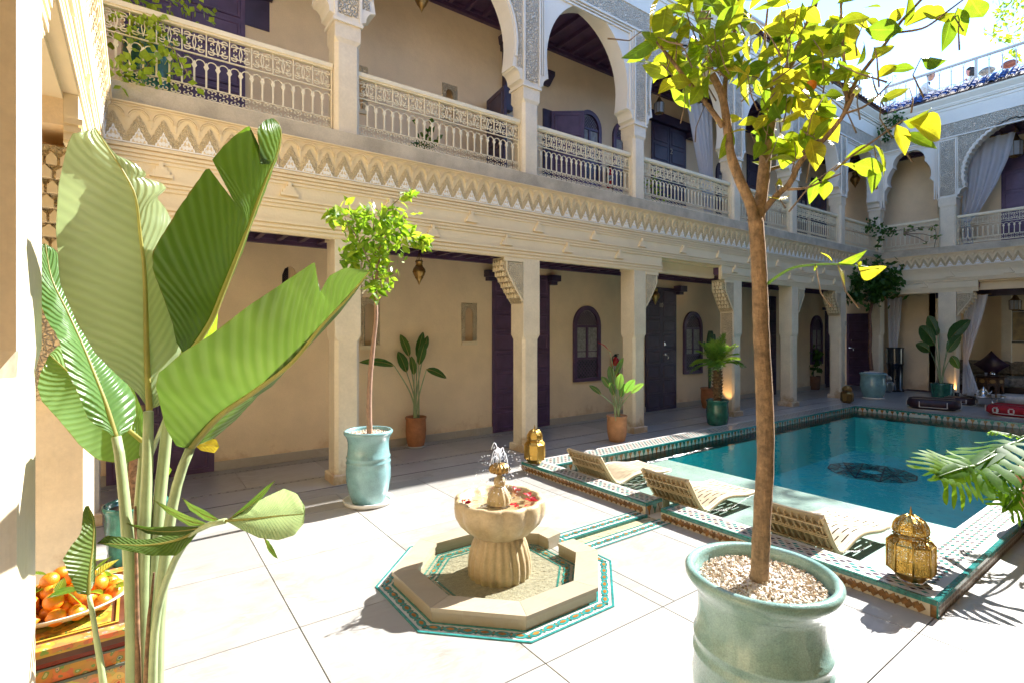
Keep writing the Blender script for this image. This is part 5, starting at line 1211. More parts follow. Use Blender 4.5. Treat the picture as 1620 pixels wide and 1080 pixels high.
for k in range(260):
    c=Vector(rr.choice([(1.68,4.71,2.622),(1.909,4.668,2.643),(1.722,4.741,2.367),(1.933,4.65,2.405),(1.845,4.664,2.162)]))+rv(rr)*.085-og; d=rv(rr); d.z-=.6; d.normalize(); L=rr.uniform(.06,.1); s_=d.cross(rv(rr)).normalized()*L*.2; m=c+d*L*.5; k0=len(b.v); b.v+=[tuple(c),tuple(m+s_),tuple(c+d*L),tuple(m-s_)]; b.quad((k0,k0+1,k0+2,k0+3))
ob('inner_foliage',b,LIML,t,kind='stuff')

# ---- paddle-leaved plants in pots
def paddle_plant(t,og,leaves,z0,r=.010,mt=BANS,spread=.05,w_=.22,seed=1,twist=.25):
    """leaves: (leaf-base point, leaf-tip point, half width as share of length)."""
    rq=random.Random(seed)
    for bp,tp,wd in leaves:
        bp,tp=Vector(bp)-og,Vector(tp)-og
        root=Vector((rq.uniform(-spread,spread),rq.uniform(-spread,spread),z0)); jit=CF*rq.uniform(-.18,.18); bp=bp+jit; tp=tp+jit*1.6
        k=root.lerp(bp,.5); k.x=root.x+(bp.x-root.x)*.33; k.y=root.y+(bp.y-root.y)*.33
        stem(t,[root,k,bp],r,r*.45,STE2,'stem')
        d=tp-bp; L=d.length; sd=d.cross(CF*1.0+CR*rq.uniform(-twist,twist)).normalized()*L*wd
        up=Vector((0,0,1))*L*.06
        M=[bp,bp+d*.3+up,bp+d*.65+up,tp]
        prf=((0,.02),(.1,.55),(.3,.95),(.5,1.0),(.75,.75),(.92,.35),(1,.0))
        fold=-CF*L*.05
        A=[bp+d*q+sd*f+up*sin(pi*q)-fold*f for q,f in prf]; C=[bp+d*q-sd*f+up*sin(pi*q)-fold*f for q,f in prf]
        banana_leaf(t,M,A,C,r*.5,.02,n=20,mt=mt)
p1=(3.174,6.673,0)
t=thing('potted_strelitzia','bird of paradise plant in a brown terracotta pot between two small wall niches','potted plant',(p1[0],p1[1],0)); og=Vector(t.location)
TP=[(.105,0),(.115,.02),(.135,.12),(.142,.22),(.138,.33),(.134,.37),(.146,.385),(.148,.405),(.138,.412),(.128,.40),(.122,.36),(.001,.36)]
ob('pot',lathe_pot(TP,36),TERR,t,(0,0,.012)); b=B(); b.lathe([(.001,.002),(.13,.002),(.145,.02),(.15,.03),(.135,.02),(.001,.012)],32); ob('saucer',b,PURC,t); b=B(); b.lathe([(.125,.375),(.001,.385)],20); ob('soil',b,SOIL,t)
paddle_plant(t,og,[(a,c,w_) for a,c,w_ in (((2.912,6.719,1.148),(2.499,6.833,1.208),.11),((3.01,6.648,1.043),(2.884,6.677,1.332),.22),((3.067,6.669,1.258),(2.96,6.746,1.565),.17),((3.167,6.658,1.238),(3.231,6.612,1.6),.16),((3.158,6.541,1.148),(3.206,6.444,1.462),.18),((3.282,6.636,1.325),(3.348,6.65,1.546),.18),((3.08,6.536,1.013),(3.024,6.515,1.274),.18),((3.227,6.429,1.099),(3.402,6.179,0.987),.15))],.38,.013,seed=2)
p2=(5.736,5.287,0)
t=thing('potted_strelitzia','bird of paradise plant with a red bloom in a pale terracotta pot by the pool','potted plant',(p2[0],p2[1],0)); og=Vector(t.location)
ob('pot',lathe_pot([(r*1.03,z*.93) for r,z in TP],36),TER2,t); b=B(); b.lathe([(.125,.35),(.001,.36)],20); stones(b,.12,.355,90,.006,.01,random.Random(4)); ob('gravel',b,GRV,t,kind='stuff')
paddle_plant(t,og,[((5.492,5.098,0.983),(5.616,5.069,1.24),.14),((5.469,5.053,0.827),(5.425,5.084,1.112),.20),((5.46,4.998,0.789),(5.45,4.943,1.031),.26),((5.548,4.996,0.756),(5.648,4.923,0.952),.24),((5.578,4.85,0.742),(5.662,4.666,0.883),.2),((5.374,5.06,0.806),(5.245,5.091,0.978),.22),((5.231,5.102,0.733),(5.06,5.163,0.861),.16),((5.372,4.999,0.724),(5.279,5.005,0.913),.22),((5.481,4.982,0.692),(5.577,4.975,0.881),.24)],.33,.012,mt=BANG,seed=4)
stem(t,[(5.499,5.093,0.348),(5.522,5.138,0.835),(5.507,5.148,1.105),(5.463,5.18,1.33),(5.42,5.212,1.411)],.006,.004,STE2,'flower_stem',org=og)
b=B(); P=[(5.478,5.17,1.321),(5.405,5.222,1.411),(5.325,5.28,1.456)]; b.tube([Vector(p)-og for p in P],[.004,.007,.001],6); ob('flower',b,REDP,t)
p3=(15.77,4.075,0.455)
t=thing('potted_strelitzia','tall dark banana-leaved plant in a green pot before the far pillar','potted plant',(p3[0],p3[1],0)); og=Vector(t.location)
ob('pot',lathe_pot([(.19,0),(.20,.02),(.215,.2),(.222,.33),(.225,.365),(.212,.37),(.205,.34),(.001,.33)],32),GRG,t); b=B(); b.lathe([(.205,.335),(.001,.345)],20); ob('soil',b,SOIL,t)
paddle_plant(t,og,[((15.621,4.121,1.509),(15.177,4.195,1.974),.26),((15.447,4.123,1.283),(14.897,4.274,1.734),.24),((15.312,4.221,1.132),(14.874,4.415,1.316),.22),((15.842,3.96,1.372),(16.286,3.639,1.889),.22),((15.765,3.893,1.117),(15.952,3.634,1.51),.3),((15.722,3.8,1.031),(15.799,3.622,0.724),.35),((15.958,4.123,1.523),(16.109,4.138,1.865),.2)],.34,.016,seed=6)
# green jar with a young banana behind the big one
p4=(0.001,4.497,0)
t=thing('potted_banana','young banana plant in a green glazed jar beside the corner column','potted plant',(p4[0],p4[1],0)); og=Vector(t.location)
GRT2=mat('sea_green_glaze',(.06,.27,.22),.16,.3,6,'noise',60,.002,coord='obj',coat=.6,fine=.2,fs=100)
ob('pot',lathe_pot([(.13,0),(.145,.02),(.165,.13),(.178,.26),(.176,.35),(.184,.375),(.192,.395),(.19,.41),(.178,.412),(.168,.395),(.165,.34),(.001,.34)],40),GRT2,t); b=B(); b.lathe([(.165,.37),(.001,.385)],20); ob('soil',b,SOIL,t)
for q,r0,mt in (([(-0.002,4.447,0.374),(-0.006,4.474,0.653),(0.005,4.516,0.865),(0.027,4.549,1.082)],.05,DRY),([(0.026,4.426,0.374),(0.062,4.462,0.645),(0.129,4.475,0.857),(0.204,4.482,1.075)],.024,STE2),([(-0.034,4.47,0.374),(-0.052,4.483,0.658),(-0.034,4.47,0.921)],.02,STE2)): stem(t,q,r0,r0*.5,mt,'stem',org=og)
banana_leaf(t,[(0.108,4.367,0.571),(0.167,4.299,0.642),(0.201,4.25,0.66)],[(0.108,4.367,0.571),(0.143,4.341,0.658),(0.188,4.284,0.672),(0.201,4.25,0.66)],[(0.108,4.367,0.571),(0.145,4.279,0.598),(0.186,4.236,0.631),(0.201,4.25,0.66)],.004,.0,n=14,mt=LIML,org=og)
banana_leaf(t,[(0.204,4.482,1.075),(0.318,4.437,1.255),(0.413,4.393,1.531),(0.469,4.352,1.808),(0.462,4.358,1.993)],[(0.204,4.482,1.075),(0.248,4.574,1.389),(0.347,4.564,1.719),(0.42,4.462,1.929),(0.462,4.358,1.993)],[(0.204,4.482,1.075),(0.377,4.296,1.217),(0.464,4.232,1.577),(0.484,4.267,1.805),(0.462,4.358,1.993)],.008,.0,n=24,mt=LIML,org=og)
YLW=leafmat('yellowing_leaf',[(.35,.30,.02),(.5,.38,.03),(.55,.4,.03),(.5,.25,.03)],[(.6,.5,.03),(.7,.55,.03),(.7,.5,.04),(.6,.3,.03)],.45)
banana_leaf(t,[(0.275,4.37,0.857),(0.362,4.257,0.821),(0.472,4.128,0.803)],[(0.275,4.37,0.857),(0.384,4.29,0.848),(0.459,4.187,0.848),(0.472,4.128,0.803)],[(0.275,4.37,0.857),(0.369,4.203,0.776),(0.445,4.123,0.764),(0.472,4.128,0.803)],.004,.0,n=14,mt=YLW,org=og)

# ---- palm in the dark green jar
p5=(8.168,5.207,0)
t=thing('potted_palm','small date palm with feathery fronds in a dark green glazed jar','potted palm',(p5[0],p5[1],0)); og=Vector(t.location)
ob('pot',lathe_pot([(.15,0),(.165,.02),(.185,.12),(.188,.22),(.176,.33),(.172,.38),(.186,.41),(.192,.43),(.182,.437),(.170,.425),(.165,.37),(.001,.37)],36),GRG,t); b=B(); b.lathe([(.166,.40),(.001,.405)],18); ob('soil',b,SOIL,t)
b=B(); 
for i in range(11):
    z=.40+i*.054; r=.062+.016*sin(i/10*pi)
    b.lathe([(r*.8,z),(r*1.12,z+.030),(r*.9,z+.052)],10)
    for k in range(6):
        a=k*pi/3+i*.55; b.loft([[(r*cos(a+q)*1.0,r*sin(a+q),z+.01) for q in (-.3,.3)]+[(r*cos(a)*.8,r*sin(a)*.8,z+.0)],[(r*1.35*cos(a+q),r*1.35*sin(a+q),z+.05) for q in (-.1,.1)]+[(r*1.1*cos(a),r*1.1*sin(a),z+.04)]])
ob('trunk',b,mat('palm_fibre',(.30,.17,.08),.95,.3,25,'bark',60,.005),t)
PLM=leafmat('palm_leaf',[(.10,.19,.03),(.15,.26,.04),(.22,.33,.05),(.28,.36,.06)],[(.3,.5,.04),(.4,.6,.05),(.5,.66,.06),(.55,.7,.08)],.4)
rr=random.Random(9)
for k in range(26):
    a=k*2.39996; e=radians(rr.uniform(12,74)) if k>5 else radians(80); L=rr.uniform(.48,.66); b=B(); pts=[]
    for q in range(13):
        s_=q/12*L; drop=.75*(q/12)**2*L*(1.05-e/1.6); pts.append(Vector((cos(a)*s_*cos(e),sin(a)*s_*cos(e),1.00+s_*sin(e)-drop)))
    b.tube(pts,[.007*(1-.8*i/12) for i in range(13)],5)
    for i in range(2,13):
        for sg in (-1,1):
            for h_ in (0,.5):
                if i==12 and h_: continue
                p=pts[i].lerp(pts[min(i+1,12)],h_); tg=(pts[min(i+1,12)]-pts[i-1]).normalized(); sd=tg.cross(Vector((0,0,1))).normalized()*sg; ll=(.17*sin(pi*min(1,(i+h_)/13*.85+.15))+.04)
                d=(sd*.8+tg*.7+Vector((0,0,.12)) +rv(rr)*.08).normalized()*ll; wv=tg*.006; c=len(b.v); dr=Vector((0,0,-.16*ll)); b.v+=[tuple(p-wv),tuple(p+wv),tuple(p+d*.6+wv),tuple(p+d+dr),tuple(p+d*.6-wv)]; b.quad((c,c+1,c+2,c+3,c+4))
    ob('frond',b,PLM,t)

# ---- far tree in blue jar
p6=(14.394,5.041,0)
t=thing('potted_tree','dark-leaved tree in a pale blue jar standing by the far purple door','potted tree',(p6[0],p6[1],0)); og=Vector(t.location)
jar(t,1.0,GLB,gr=80,mk=[(.17,0),(.185,.02),(.235,.14),(.262,.27),(.266,.36),(.258,.42),(.252,.48),(.252,.54),(.262,.58),(.278,.60),(.278,.62),(.262,.625),(.245,.61),(.24,.56),(.001,.56)])
branch(t,[(15.372,5.412,0.622),(15.333,5.441,1.111),(15.346,5.431,1.6),(15.333,5.441,2.008),(15.372,5.412,2.301),(15.386,5.402,2.578)],.050,.032,mat('reddish_bark',(.20,.10,.065),.85,.2,20,'bark',60,.005),n=24,name='trunk')
for q in ([(15.386,5.402,2.497),(15.0,5.435,2.724),(14.542,5.519,2.865),(14.239,5.615,2.934)],[(15.386,5.402,2.497),(15.491,5.326,2.741),(15.65,5.211,2.904),(15.755,5.135,3.018)],[(15.386,5.402,2.497),(15.514,5.433,2.832),(15.588,5.503,3.139)],[(15.359,5.422,2.366),(15.227,5.517,2.497),(14.896,5.51,2.612)]): branch(t,q,.022,.008,BRK2,8)
def leaf_mass(b,c,n,sp,L0,L1,rr,flat=1.0,droop=.5,w_=.24):
    for k in range(n):
        p=Vector(c)+Vector((rr.gauss(0,sp),rr.gauss(0,sp),rr.gauss(0,sp*flat))); d=rv(rr); d.z-=droop; d.normalize(); L=rr.uniform(L0,L1); s_=d.cross(rv(rr)).normalized()*L*w_; m=p+d*L*.5; k0=len(b.v)
        b.v+=[tuple(p),tuple(m+s_+Vector((0,0,.02*L))),tuple(p+d*L),tuple(m-s_+Vector((0,0,.02*L)))]; b.quad((k0,k0+1,k0+2)); b.quad((k0,k0+2,k0+3))
b=B(); rr=random.Random(3)
for c,n,sp in (((14.414,5.612,2.786),160,.14),((14.568,5.501,2.913),150,.13),((15.28,5.479,3.116),200,.17),((15.7,5.298,3.062),220,.18),((15.702,5.173,2.79),180,.14),((15.336,5.315,2.733),160,.16),((14.542,5.519,2.549),90,.10),((15.244,5.381,2.522),60,.12)): leaf_mass(b,Vector(c)-og,n,sp,.12,.22,rr)
ob('foliage',b,DKL,t)
# fiddle-leaf and cactus
p7=(15.425,6.872,0)
t=thing('potted_plant','round-leaved plant in a square-shouldered terracotta pot under the dark arched window','potted plant',(p7[0],p7[1],0)); og=Vector(t.location)
ob('pot',lathe_pot([(.16,0),(.17,.02),(.185,.25),(.188,.34),(.195,.37),(.185,.375),(.175,.34),(.001,.33)],28),mat('brown_terracotta',(.24,.11,.06),.7,.15,6,coord='obj',fine=.1),t); b=B(); b.lathe([(.175,.345),(.001,.35)],16); ob('soil',b,SOIL,t)
branch(t,[og+Vector(p) for p in ((0,0,.34),(.01,0,.5),(0,.01,.7),(0,0,.95))],.025,.012,BRK2,8,'trunk'); b=B(); rr=random.Random(8)
for c,n in (((0,0,.98),26),((.06,.02,.86),14),((-.08,.0,.60),10),((.10,-.02,.60),8)): leaf_mass(b,c,n,.09,.14,.24,rr,w_=.4,droop=.1)
ob('foliage',b,DKL,t)
p8=(10.125,6.667,0)
t=thing('potted_cactus','green cactus-like plant in a terracotta pot half hidden by the palm','potted plant',(p8[0]-.3,p8[1]-.22,0)); og=Vector(t.location)
ob('pot',lathe_pot([(r*1.25,z*1.05) for r,z in TP],28),TERR,t); b=B(); b.lathe([(.15,.39),(.001,.40)],16); ob('soil',b,SOIL,t)
CACT=mat('cactus_green',(.05,.13,.05),.5,.2,12)
for pts,r in (([(0,0,.39),(.01,0,.8),(0,0,1.1)],.03),([(0,0,1.05),(.03,0,1.3),(.05,.01,1.62)],.075),([(0,0,1.1),(-.12,0,1.25),(-.2,0,1.38)],.04),([(.03,0,1.3),(.12,0,1.42),(.15,0,1.55)],.05)):
    b=B(); P=smooth(pts,8); b.tube(P,[r*(.5+.6*sin(pi*(i/8*.85+.1))) for i in range(9)],10); ob('pad',b,CACT,t)
# philodendron at the right pillar
t=thing('potted_philodendron','philodendron with deeply cut bright leaves in a terracotta pot on the near pool edge','potted plant',(5.75,.80,0)); og=Vector(t.location)
ob('pot',lathe_pot([(.14,0),(.15,.02),(.19,.2),(.215,.40),(.222,.46),(.24,.48),(.24,.51),(.222,.515),(.21,.48),(.001,.47)],36),mat('orange_terracotta',(.55,.26,.13),.7,.12,6,coord='obj',fine=.1),t); b=B(); b.lathe([(.21,.475),(.001,.48)],18); ob('soil',b,SOIL,t)
PHL=leafmat('philodendron_leaf',[(.03,.10,.01),(.05,.14,.012),(.07,.17,.015),(.09,.19,.018)],[(.16,.36,.012),(.22,.43,.018),(.30,.50,.025),(.34,.52,.03)],.55,spec=.08)
def cut_leaf(parent,bp,tp,wd,up,n=6,seed=1):
    rq=random.Random(seed); bp,tp=Vector(bp)-og,Vector(tp)-og; d=tp-bp; L=d.length; x=d.normalized(); s_=x.cross(up).normalized(); nn=s_.cross(x)
    b=B()
    def P(q,w_,h=0): return bp+d*q+s_*w_*L-nn*(.22*L*q*q+.45*abs(w_)**2*L)+nn*h
    for sg in (-1,1):
        for i in range(n):
            q=.04+.80*i/(n-1); ll=wd*(.50+.55*sin(pi*(q*.75+.22)))*rq.uniform(.9,1.08); ang=.60-(.75 if i==0 else .18*(1-q)); bw=.40/n
            row=[(0,.052),(.30,bw*1.05),(.48,bw*.66),(.72,bw*.92),(.90,bw*.62),(1,.006)]
            k=len(b.v)
            for f,a1 in row:
                cx,cy=q+ll*ang*f,ll*f; wv=.012*sin(f*6+i); b.v+=[tuple(P(cx+a1,sg*(cy-a1*ang*.4),wv)),tuple(P(cx,sg*cy,.012*L*(1-f)+wv)),tuple(P(cx-a1,sg*(cy+a1*ang*.4),wv))]
            for j in range(5):
                for c in range(2): a=k+j*3+c; b.quad((a,a+1,a+4,a+3),True)
        k=len(b.v); m_=10
        for f in range(m_+1): q=.0+.92*f/m_; hw=wd*.26*sin(pi*(.12+.80*f/m_)); b.v+=[tuple(P(q,0)),tuple(P(q,sg*hw*.5,.004)),tuple(P(q+.03,sg*hw))]
        for f in range(m_):
            for c in range(2): a=k+f*3+c; b.quad((a,a+1,a+4,a+3),True)
    k=len(b.v); b.v+=[tuple(P(.84,-.07)),tuple(P(.84,.07)),tuple(P(.97,.055)),tuple(P(1.08,0)),tuple(P(.97,-.055))]; b.quad((k,k+1,k+2,k+3,k+4))
    o=ob('leaf',b,PHL,parent); m=B(); m.tube([P(q/8,0,.004) for q in range(9)],[.010*(1-.8*q/8) for q in range(9)],5); ob('midrib',m,STEM,o); 
    stem(parent,[Vector((rq.uniform(-.05,.05),rq.uniform(-.05,.05),.48)),Vector((0,0,.48)).lerp(bp,.5)+Vector((0,0,.16)),bp],.013,.008,STEM,'stem')
for bp,tp,wd,up,sd in (((5.141,0.907,0.802),(4.474,1.081,0.736),.40,(0,0,1),1),((4.57,1.011,0.697),(4.216,1.083,0.707),.58,(-.4,-.5,.7),2),((5.194,0.93,0.583),(4.926,1.001,0.565),.6,(-.3,-.5,.8),3),((5.507,0.95,0.787),(5.467,1.103,0.847),.42,(0,0,1),4),((5.239,0.898,0.458),(4.975,0.904,0.379),.5,(-.6,-.5,.5),5),((5.696,0.813,0.943),(5.746,0.654,1.007),.45,(0,0,1),6)):
    cut_leaf(t,bp,tp,wd,Vector(up),7,sd)

# ================================================================== roof tiles, terrace, people
BLU=mat('blue_roof_tile',(.014,.07,.26),.8,.25,12,'noise',40,.003,rnd=.25)
BRN=mat('brown_tile_edge',(.14,.08,.07),.6,.2,12)
def rtile():
    b=B(); A=[pi*k/6 for k in range(7)]
    b.loft([[(.075*cos(a)*w_,y,.052*sin(a)*w_+z) for a in A]+[(.066*cos(a)*w_,y,.044*sin(a)*w_+z-.002) for a in reversed(A)] for y,z,w_ in ((-.012,.004,1.0),(.10,.0,.95),(.21,-.006,.88))]); return b
RT=rtile().mesh('roof_tile',BLU); RTB=rtile().mesh('roof_tile',BRN)
def tiles(t,u0,u1,rows,edge_only=False):
    sl=atan2(.40,.56); n=int((u1-u0)/.17)
    bed=B(); bed.loft([[(u,-.15,7.352),(u,.42,7.352),(u,.42,7.70),(u,.40,7.72),(u,-.15,7.372)] for u in (u0,u1)]); ob('roof_bed',bed,BRN,t)
    for r in range(rows):
        for i in range(n):
            v=-.18+r*.175*cos(sl); z=7.372+r*.175*sin(sl)
            ob('roof_tile',RTB if edge_only else RT,None,t,(u0+(i+.5)*(u1-u0)/n,v,z+.004*(r%2)),(sl,0,R.uniform(-.03,.03)),(1,1.0,1.0))
tiles(far,-.1,5.3,3); tiles(left,3.0,16.2,2,True)
RL=mat('grey_painted_iron',(.45,.42,.40),.5,.08,6)
def open_baluster():
    b=B(); b.box(-.010,.010,-.008,.008,0,.46); A=[(.055*cos(a),.53+.05*sin(a)) for a in [-1.2+k*(pi+2.4)/12 for k in range(13)]]
    b.ribbon([( .0,.42),(-.018,.445),(0,.475),(.018,.445),(0,.42)],.008,-.006,.006)
    for s in (-1,1): b.ribbon([(0,.475)]+[(s*(.012+.075*(1-cos(a))),.475+.09*sin(a)) for a in [k*pi/2/6 for k in range(1,7)]],.009,-.006,.006)
    return b
def low_scrolls():
    b=B()
    for s in (-1,1):
        b.ribbon(spiral(s*.045,.055,.045,pi/2*(1+s),5.0,-s,9),.011,-.006,.006); b.ribbon(spiral(s*.085,.085,.030,pi/2*(1-s),4.5,s,7),.010,-.006,.006)
    return b
OB=open_baluster().mesh('baluster',RL); LSC=low_scrolls().mesh('foot_scroll',RL)
def terrace_rail(label,loc,rz,L):
    t=thing('terrace_railing',label,'railing',loc,rz,'railings round the roof terrace'); n=int(L/.235); s=L/n
    b=B(); b.box(0,L,-.03,.03,.565,.605); b.box(0,L,-.02,.02,.552,.565); ob('handrail',b,RL,t); ob('bottom_rail',B().box(0,L,-.010,.010,-.004,.010),RL,t)
    for i in range(n+1): ob('baluster',OB,None,t,(min(L-.012,max(.012,i*s)),0,.010))
    for i in range(n): ob('foot_scroll',LSC,None,t,((i+.5)*s,0,.010))
    for i in range(0,n+1,8): ob('post',B().box(-.028,.028,-.024,.024,0,.57),RL,t,(min(L-.03,max(.03,i*s)),0,0))
    return t
terrace_rail('long terrace railing above the blue roof tiles with two people behind it',(16.2+.46,5.55,7.71),-pi/2,5.5)
terrace_rail('terrace railing along the roof edge glimpsed through the orange tree',(3.0,5.5+.46,7.71),0,13.2)
def skinmesh(name,pts,edges,rad,mats,sub=2):
    me=bpy.data.meshes.new(name+'_cage'); me.from_pydata([tuple(p) for p in pts],edges,[]); o=bpy.data.objects.new(name+'_cage',me); COL.objects.link(o)
    m=o.modifiers.new('s','SKIN'); m.use_smooth_shade=True
    for i,r in enumerate(rad): me.skin_vertices[0].data[i].radius=(r,r) if not hasattr(r,'__len__') else r
    me.skin_vertices[0].data[0].use_root=True
    o.modifiers.new('u','SUBSURF').levels=sub
    dg=bpy.context.evaluated_depsgraph_get(); e=bpy.data.meshes.new_from_object(o.evaluated_get(dg)); e.name=name
    bpy.data.objects.remove(o); bpy.data.meshes.remove(me); e.materials.clear()
    for q in (mats if isinstance(mats,list) else [mats]): e.materials.append(q)
    e.polygons.foreach_set('use_smooth',[True]*len(e.polygons)); return e
SKIN=mat('skin',(.50,.27,.19),.5,.08,20); HAIR=mat('dark_hair',(.018,.012,.010),.55,.2,60,'bark',200,.003)
def person(label,loc,rz,top,bottom,lean,arm,hairlong=False,flush=None):
    """Seated figure facing +x in local space; origin on the seat between the hips."""
    t=thing('person',label,'person',loc,rz,None); l=lean
    S0=(0,0,.07); C1=(l*.35,0,.22); C2=(l*.75,0,.36); NK=(l,0,.43); HD=(l*1.18+.01,0,.50)
    pts=[S0,C1,C2,NK,(l*1.12,0,.475)]; ed=[(0,1),(1,2),(2,3),(3,4)]; rad=[(.10,.12),(.085,.105),(.09,.125),.045,.042]
    hips=[]
    for s in (-1,1):
        i=len(pts); pts+=[(.05,s*.075,.06),(.34,s*.09,.08),(.33,s*.09,-.22),(.30,s*.09,-.32),(.40,s*.10,-.345)]; ed+=[(0,i),(i,i+1),(i+1,i+2),(i+2,i+3),(i+3,i+4)]; rad+=[.072,.052,.038,.03,.026]
        i=len(pts); ex,hz=arm[0 if s<0 else 1]; pts+=[(l*.78,s*.145,.365),(l*.75+ex*.45,s*.17,.20),(l*.8+ex,s*.10,hz)]; ed+=[(2,i),(i,i+1),(i+1,i+2)]; rad+=[.044,.036,.024]
        hips.append((l*.8+ex,s*.10,hz))
    body=ob('body',skinmesh('body',pts,ed,rad,bottom),None,t)
    # shirt: the upper body again, a little larger
    P2=[(l*.05,0,.07),C1,C2,(l*.97,0,.415)]; E2=[(0,1),(1,2),(2,3)]; R2=[(.112,.135),(.098,.120),(.102,.140),.055]
    for s in (-1,1):
        i=len(P2); ex,hz=arm[0 if s<0 else 1]; P2+=[(l*.78,s*.148,.365),(l*.75+ex*.45,s*.172,.20),(l*.8+ex*.85,s*.115,.20+(hz-.20)*.8)]; E2+=[(2,i),(i,i+1),(i+1,i+2)]; R2+=[.055,.047,.036]
    ob('shirt',skinmesh('shirt',P2,E2,R2,top),None,t)
    h=B(); h.lathe([(.001,-.108),(.034,-.10),(.056,-.07),(.066,-.03),(.073,.01),(.074,.05),(.064,.085),(.036,.108),(.001,.114)],20,(0,0,0)); 
    h.v=[(x*1.15+(.008 if z<-.04 else 0),y*.94,z) for x,y,z in h.v]
    h.loft([[(.072,-.010,.022),(.072,.010,.022),(.068,0,.03)],[(.098,-.013,-.022),(.098,.013,-.022),(.086,0,-.016)],[(.076,-.012,-.030),(.076,.012,-.030),(.07,0,-.03)]])
    for s in (-1,1): h.ball((0,s*.071,-.005),.018,8,6,1.4)
    hd=ob('head',h,flush or SKIN,t,(HD[0]+.01,0,HD[2]+.085),(0,radians(14 if lean>.1 else 4),0))
    e=B()
    for s in (-1,1): e.ball((.074,s*.026,.018),.009,8,6,.7); e.box(.068,.080,s*.028-.014,s*.028+.014,.034,.039)
    ob('eyes',e,HAIR,hd); ob('mouth',B().box(.070,.079,-.018,.018,-.058,-.051),mat('lips',(.35,.10,.09),.5),hd)
    q=B(); q.lathe([(.072,-.005),(.080,.02),(.080,.055),(.068,.095),(.04,.118),(.001,.126)],18); q.v=[(x*1.12-.014,y,z+(.03 if x>.03 and z<.06 else 0)) for x,y,z in q.v]
    if hairlong: q.lathe([(.03,-.16),(.062,-.10),(.075,-.02),(.070,.03)],14,(-.030,0,0))
    ob('hair',q,HAIR,hd)
    for hx,hy,hz in hips:
        g=B()
        g.lathe([(.001,-.03),(.018,-.025),(.024,0),(.020,.022),(.001,.03)],10,(0,0,0))
        for k,(dy,L) in enumerate(((-.020,.05),(-.007,.060),(.007,.056),(.019,.044))): g.tube([(.008,dy,.0),(.03,dy*1.2,-.004),(.022+L*.5,dy*1.25,-.02),(.012+L*.62,dy*1.2,-.034)],[.0085,.008,.007,.005],7)
        g.tube([(0,-.018,.0),(.018,-.036,.0),(.036,-.036,-.010)],[.009,.008,.005],7)
        ob('hand',g,flush or SKIN,t,(hx,hy,hz))
    return t
SHW=mat('white_shirt',(.72,.72,.74),.85,.05,12,'noise',40,.004); JCK=mat('white_knit_jacket',(.74,.70,.64),.9,.1,30,'noise',60,.008); JEA=mat('dark_trousers',(.03,.035,.06),.8,.1,10); PINK=mat('flushed_skin',(.55,.24,.20),.5,.08,20)
hp=(16.898,4.739,7.873); person('dark-haired person in a white shirt leaning over the terrace, facing right',(hp[0],hp[1]+.10,7.70),-pi/2,SHW,JEA,.19,((.30,.10),(.26,.12)))
hp=(17.446,3.787,8.023); person('dark-haired person in a white jacket resting chin on hand at the terrace railing',(hp[0],hp[1],7.72),pi/2,JCK,JEA,.10,((.16,.46),(.24,.12)),True,PINK)
t=thing('bench','cream cushioned bench on the roof terrace behind the two people','bench',(17.02,2.2,7.30)); b=B(); b.box(-.05,.35,0,3.4,0,.28); ob('seat',b,mat('cream_upholstery',(.6,.53,.42),.9,.1,10,'noise',30,.006),t); 
for k in range(4): b=B(); b.box(-.06,.36,k*.85+.01,k*.85+.84,.281,.40); ob('cushion',b,mat('cream_upholstery',(.6,.53,.42)),t)
for lab,p,m in (('patterned dark cushion on the terrace beside the person in the jacket',(17.523,3.608,8.2),'navy_pattern'),('red-brown cushion at the right end of the terrace railing',(17.855,3.244,8.325),'rust_pattern')):
    b=B(); b.lathe([(.001,-.10),(.10,-.085),(.16,-.03),(.17,.0),(.16,.03),(.10,.085),(.001,.10)],16); b.v=[(x*.6,y*1.0,z) for x,y,z in b.v]; o=ob('cushion',b,mat(m,(.03,.03,.05) if 'navy' in m else (.28,.10,.06),.9,.9,14,col2=(.4,.36,.3) if 'navy' in m else (.14,.04,.03)),None,(p[0]-.05,p[1],p[2])); tag(o,lab,'cushion')

# ================================================================== hanging things and creepers
def foliage(name,label,cat,blobs,n,L0,L1,mt,seed,group=None,strands=(),droop=.5,w_=.3,stemm=BRK2):
    o0=Vector(blobs[0][0]); t=thing(name,label,cat,tuple(o0),0,group); rr=random.Random(seed); b=B()
    for c,sp in blobs: leaf_mass(b,Vector(c)-o0,max(3,int(n*sp/sum(q for _,q in blobs))),sp*.5,L0,L1,rr,droop=droop,w_=w_)
    ob('foliage',b,mt,t); b=B()
    for st in strands: b.tube([Vector(p)-o0 for p in smooth(st,10)],.006,5)
    if not strands:
        for c,sp in blobs: b.tube([(0,0,-.1),tuple((Vector(c)-o0)*.6),tuple(Vector(c)-o0)],[.014,.01,.005],5)
    ob('stem',b,stemm,t); return t
foliage('roof_tree','yellow-leaved tree rising from the terrace at the right edge','tree',[((18.294,3.42,9.894),.35),((18.29,3.299,9.18),.32),((18.094,3.564,9.401),.22),((18.493,3.275,10.14),.35),((18.29,3.299,8.724),.18),((18.818,2.916,9.669),.5),((18.686,3.012,10.81),.6)],330,.10,.18,CITL,2,strands=[[(18.818,2.916,7.876),(18.396,3.222,8.854),(18.267,3.439,9.73),(18.161,3.516,10.222)],[(18.818,2.916,7.876),(18.554,3.108,9.18),(18.818,2.916,10.81)],[(18.396,3.222,8.854),(18.054,3.593,9.27),(17.841,3.747,9.368)]])
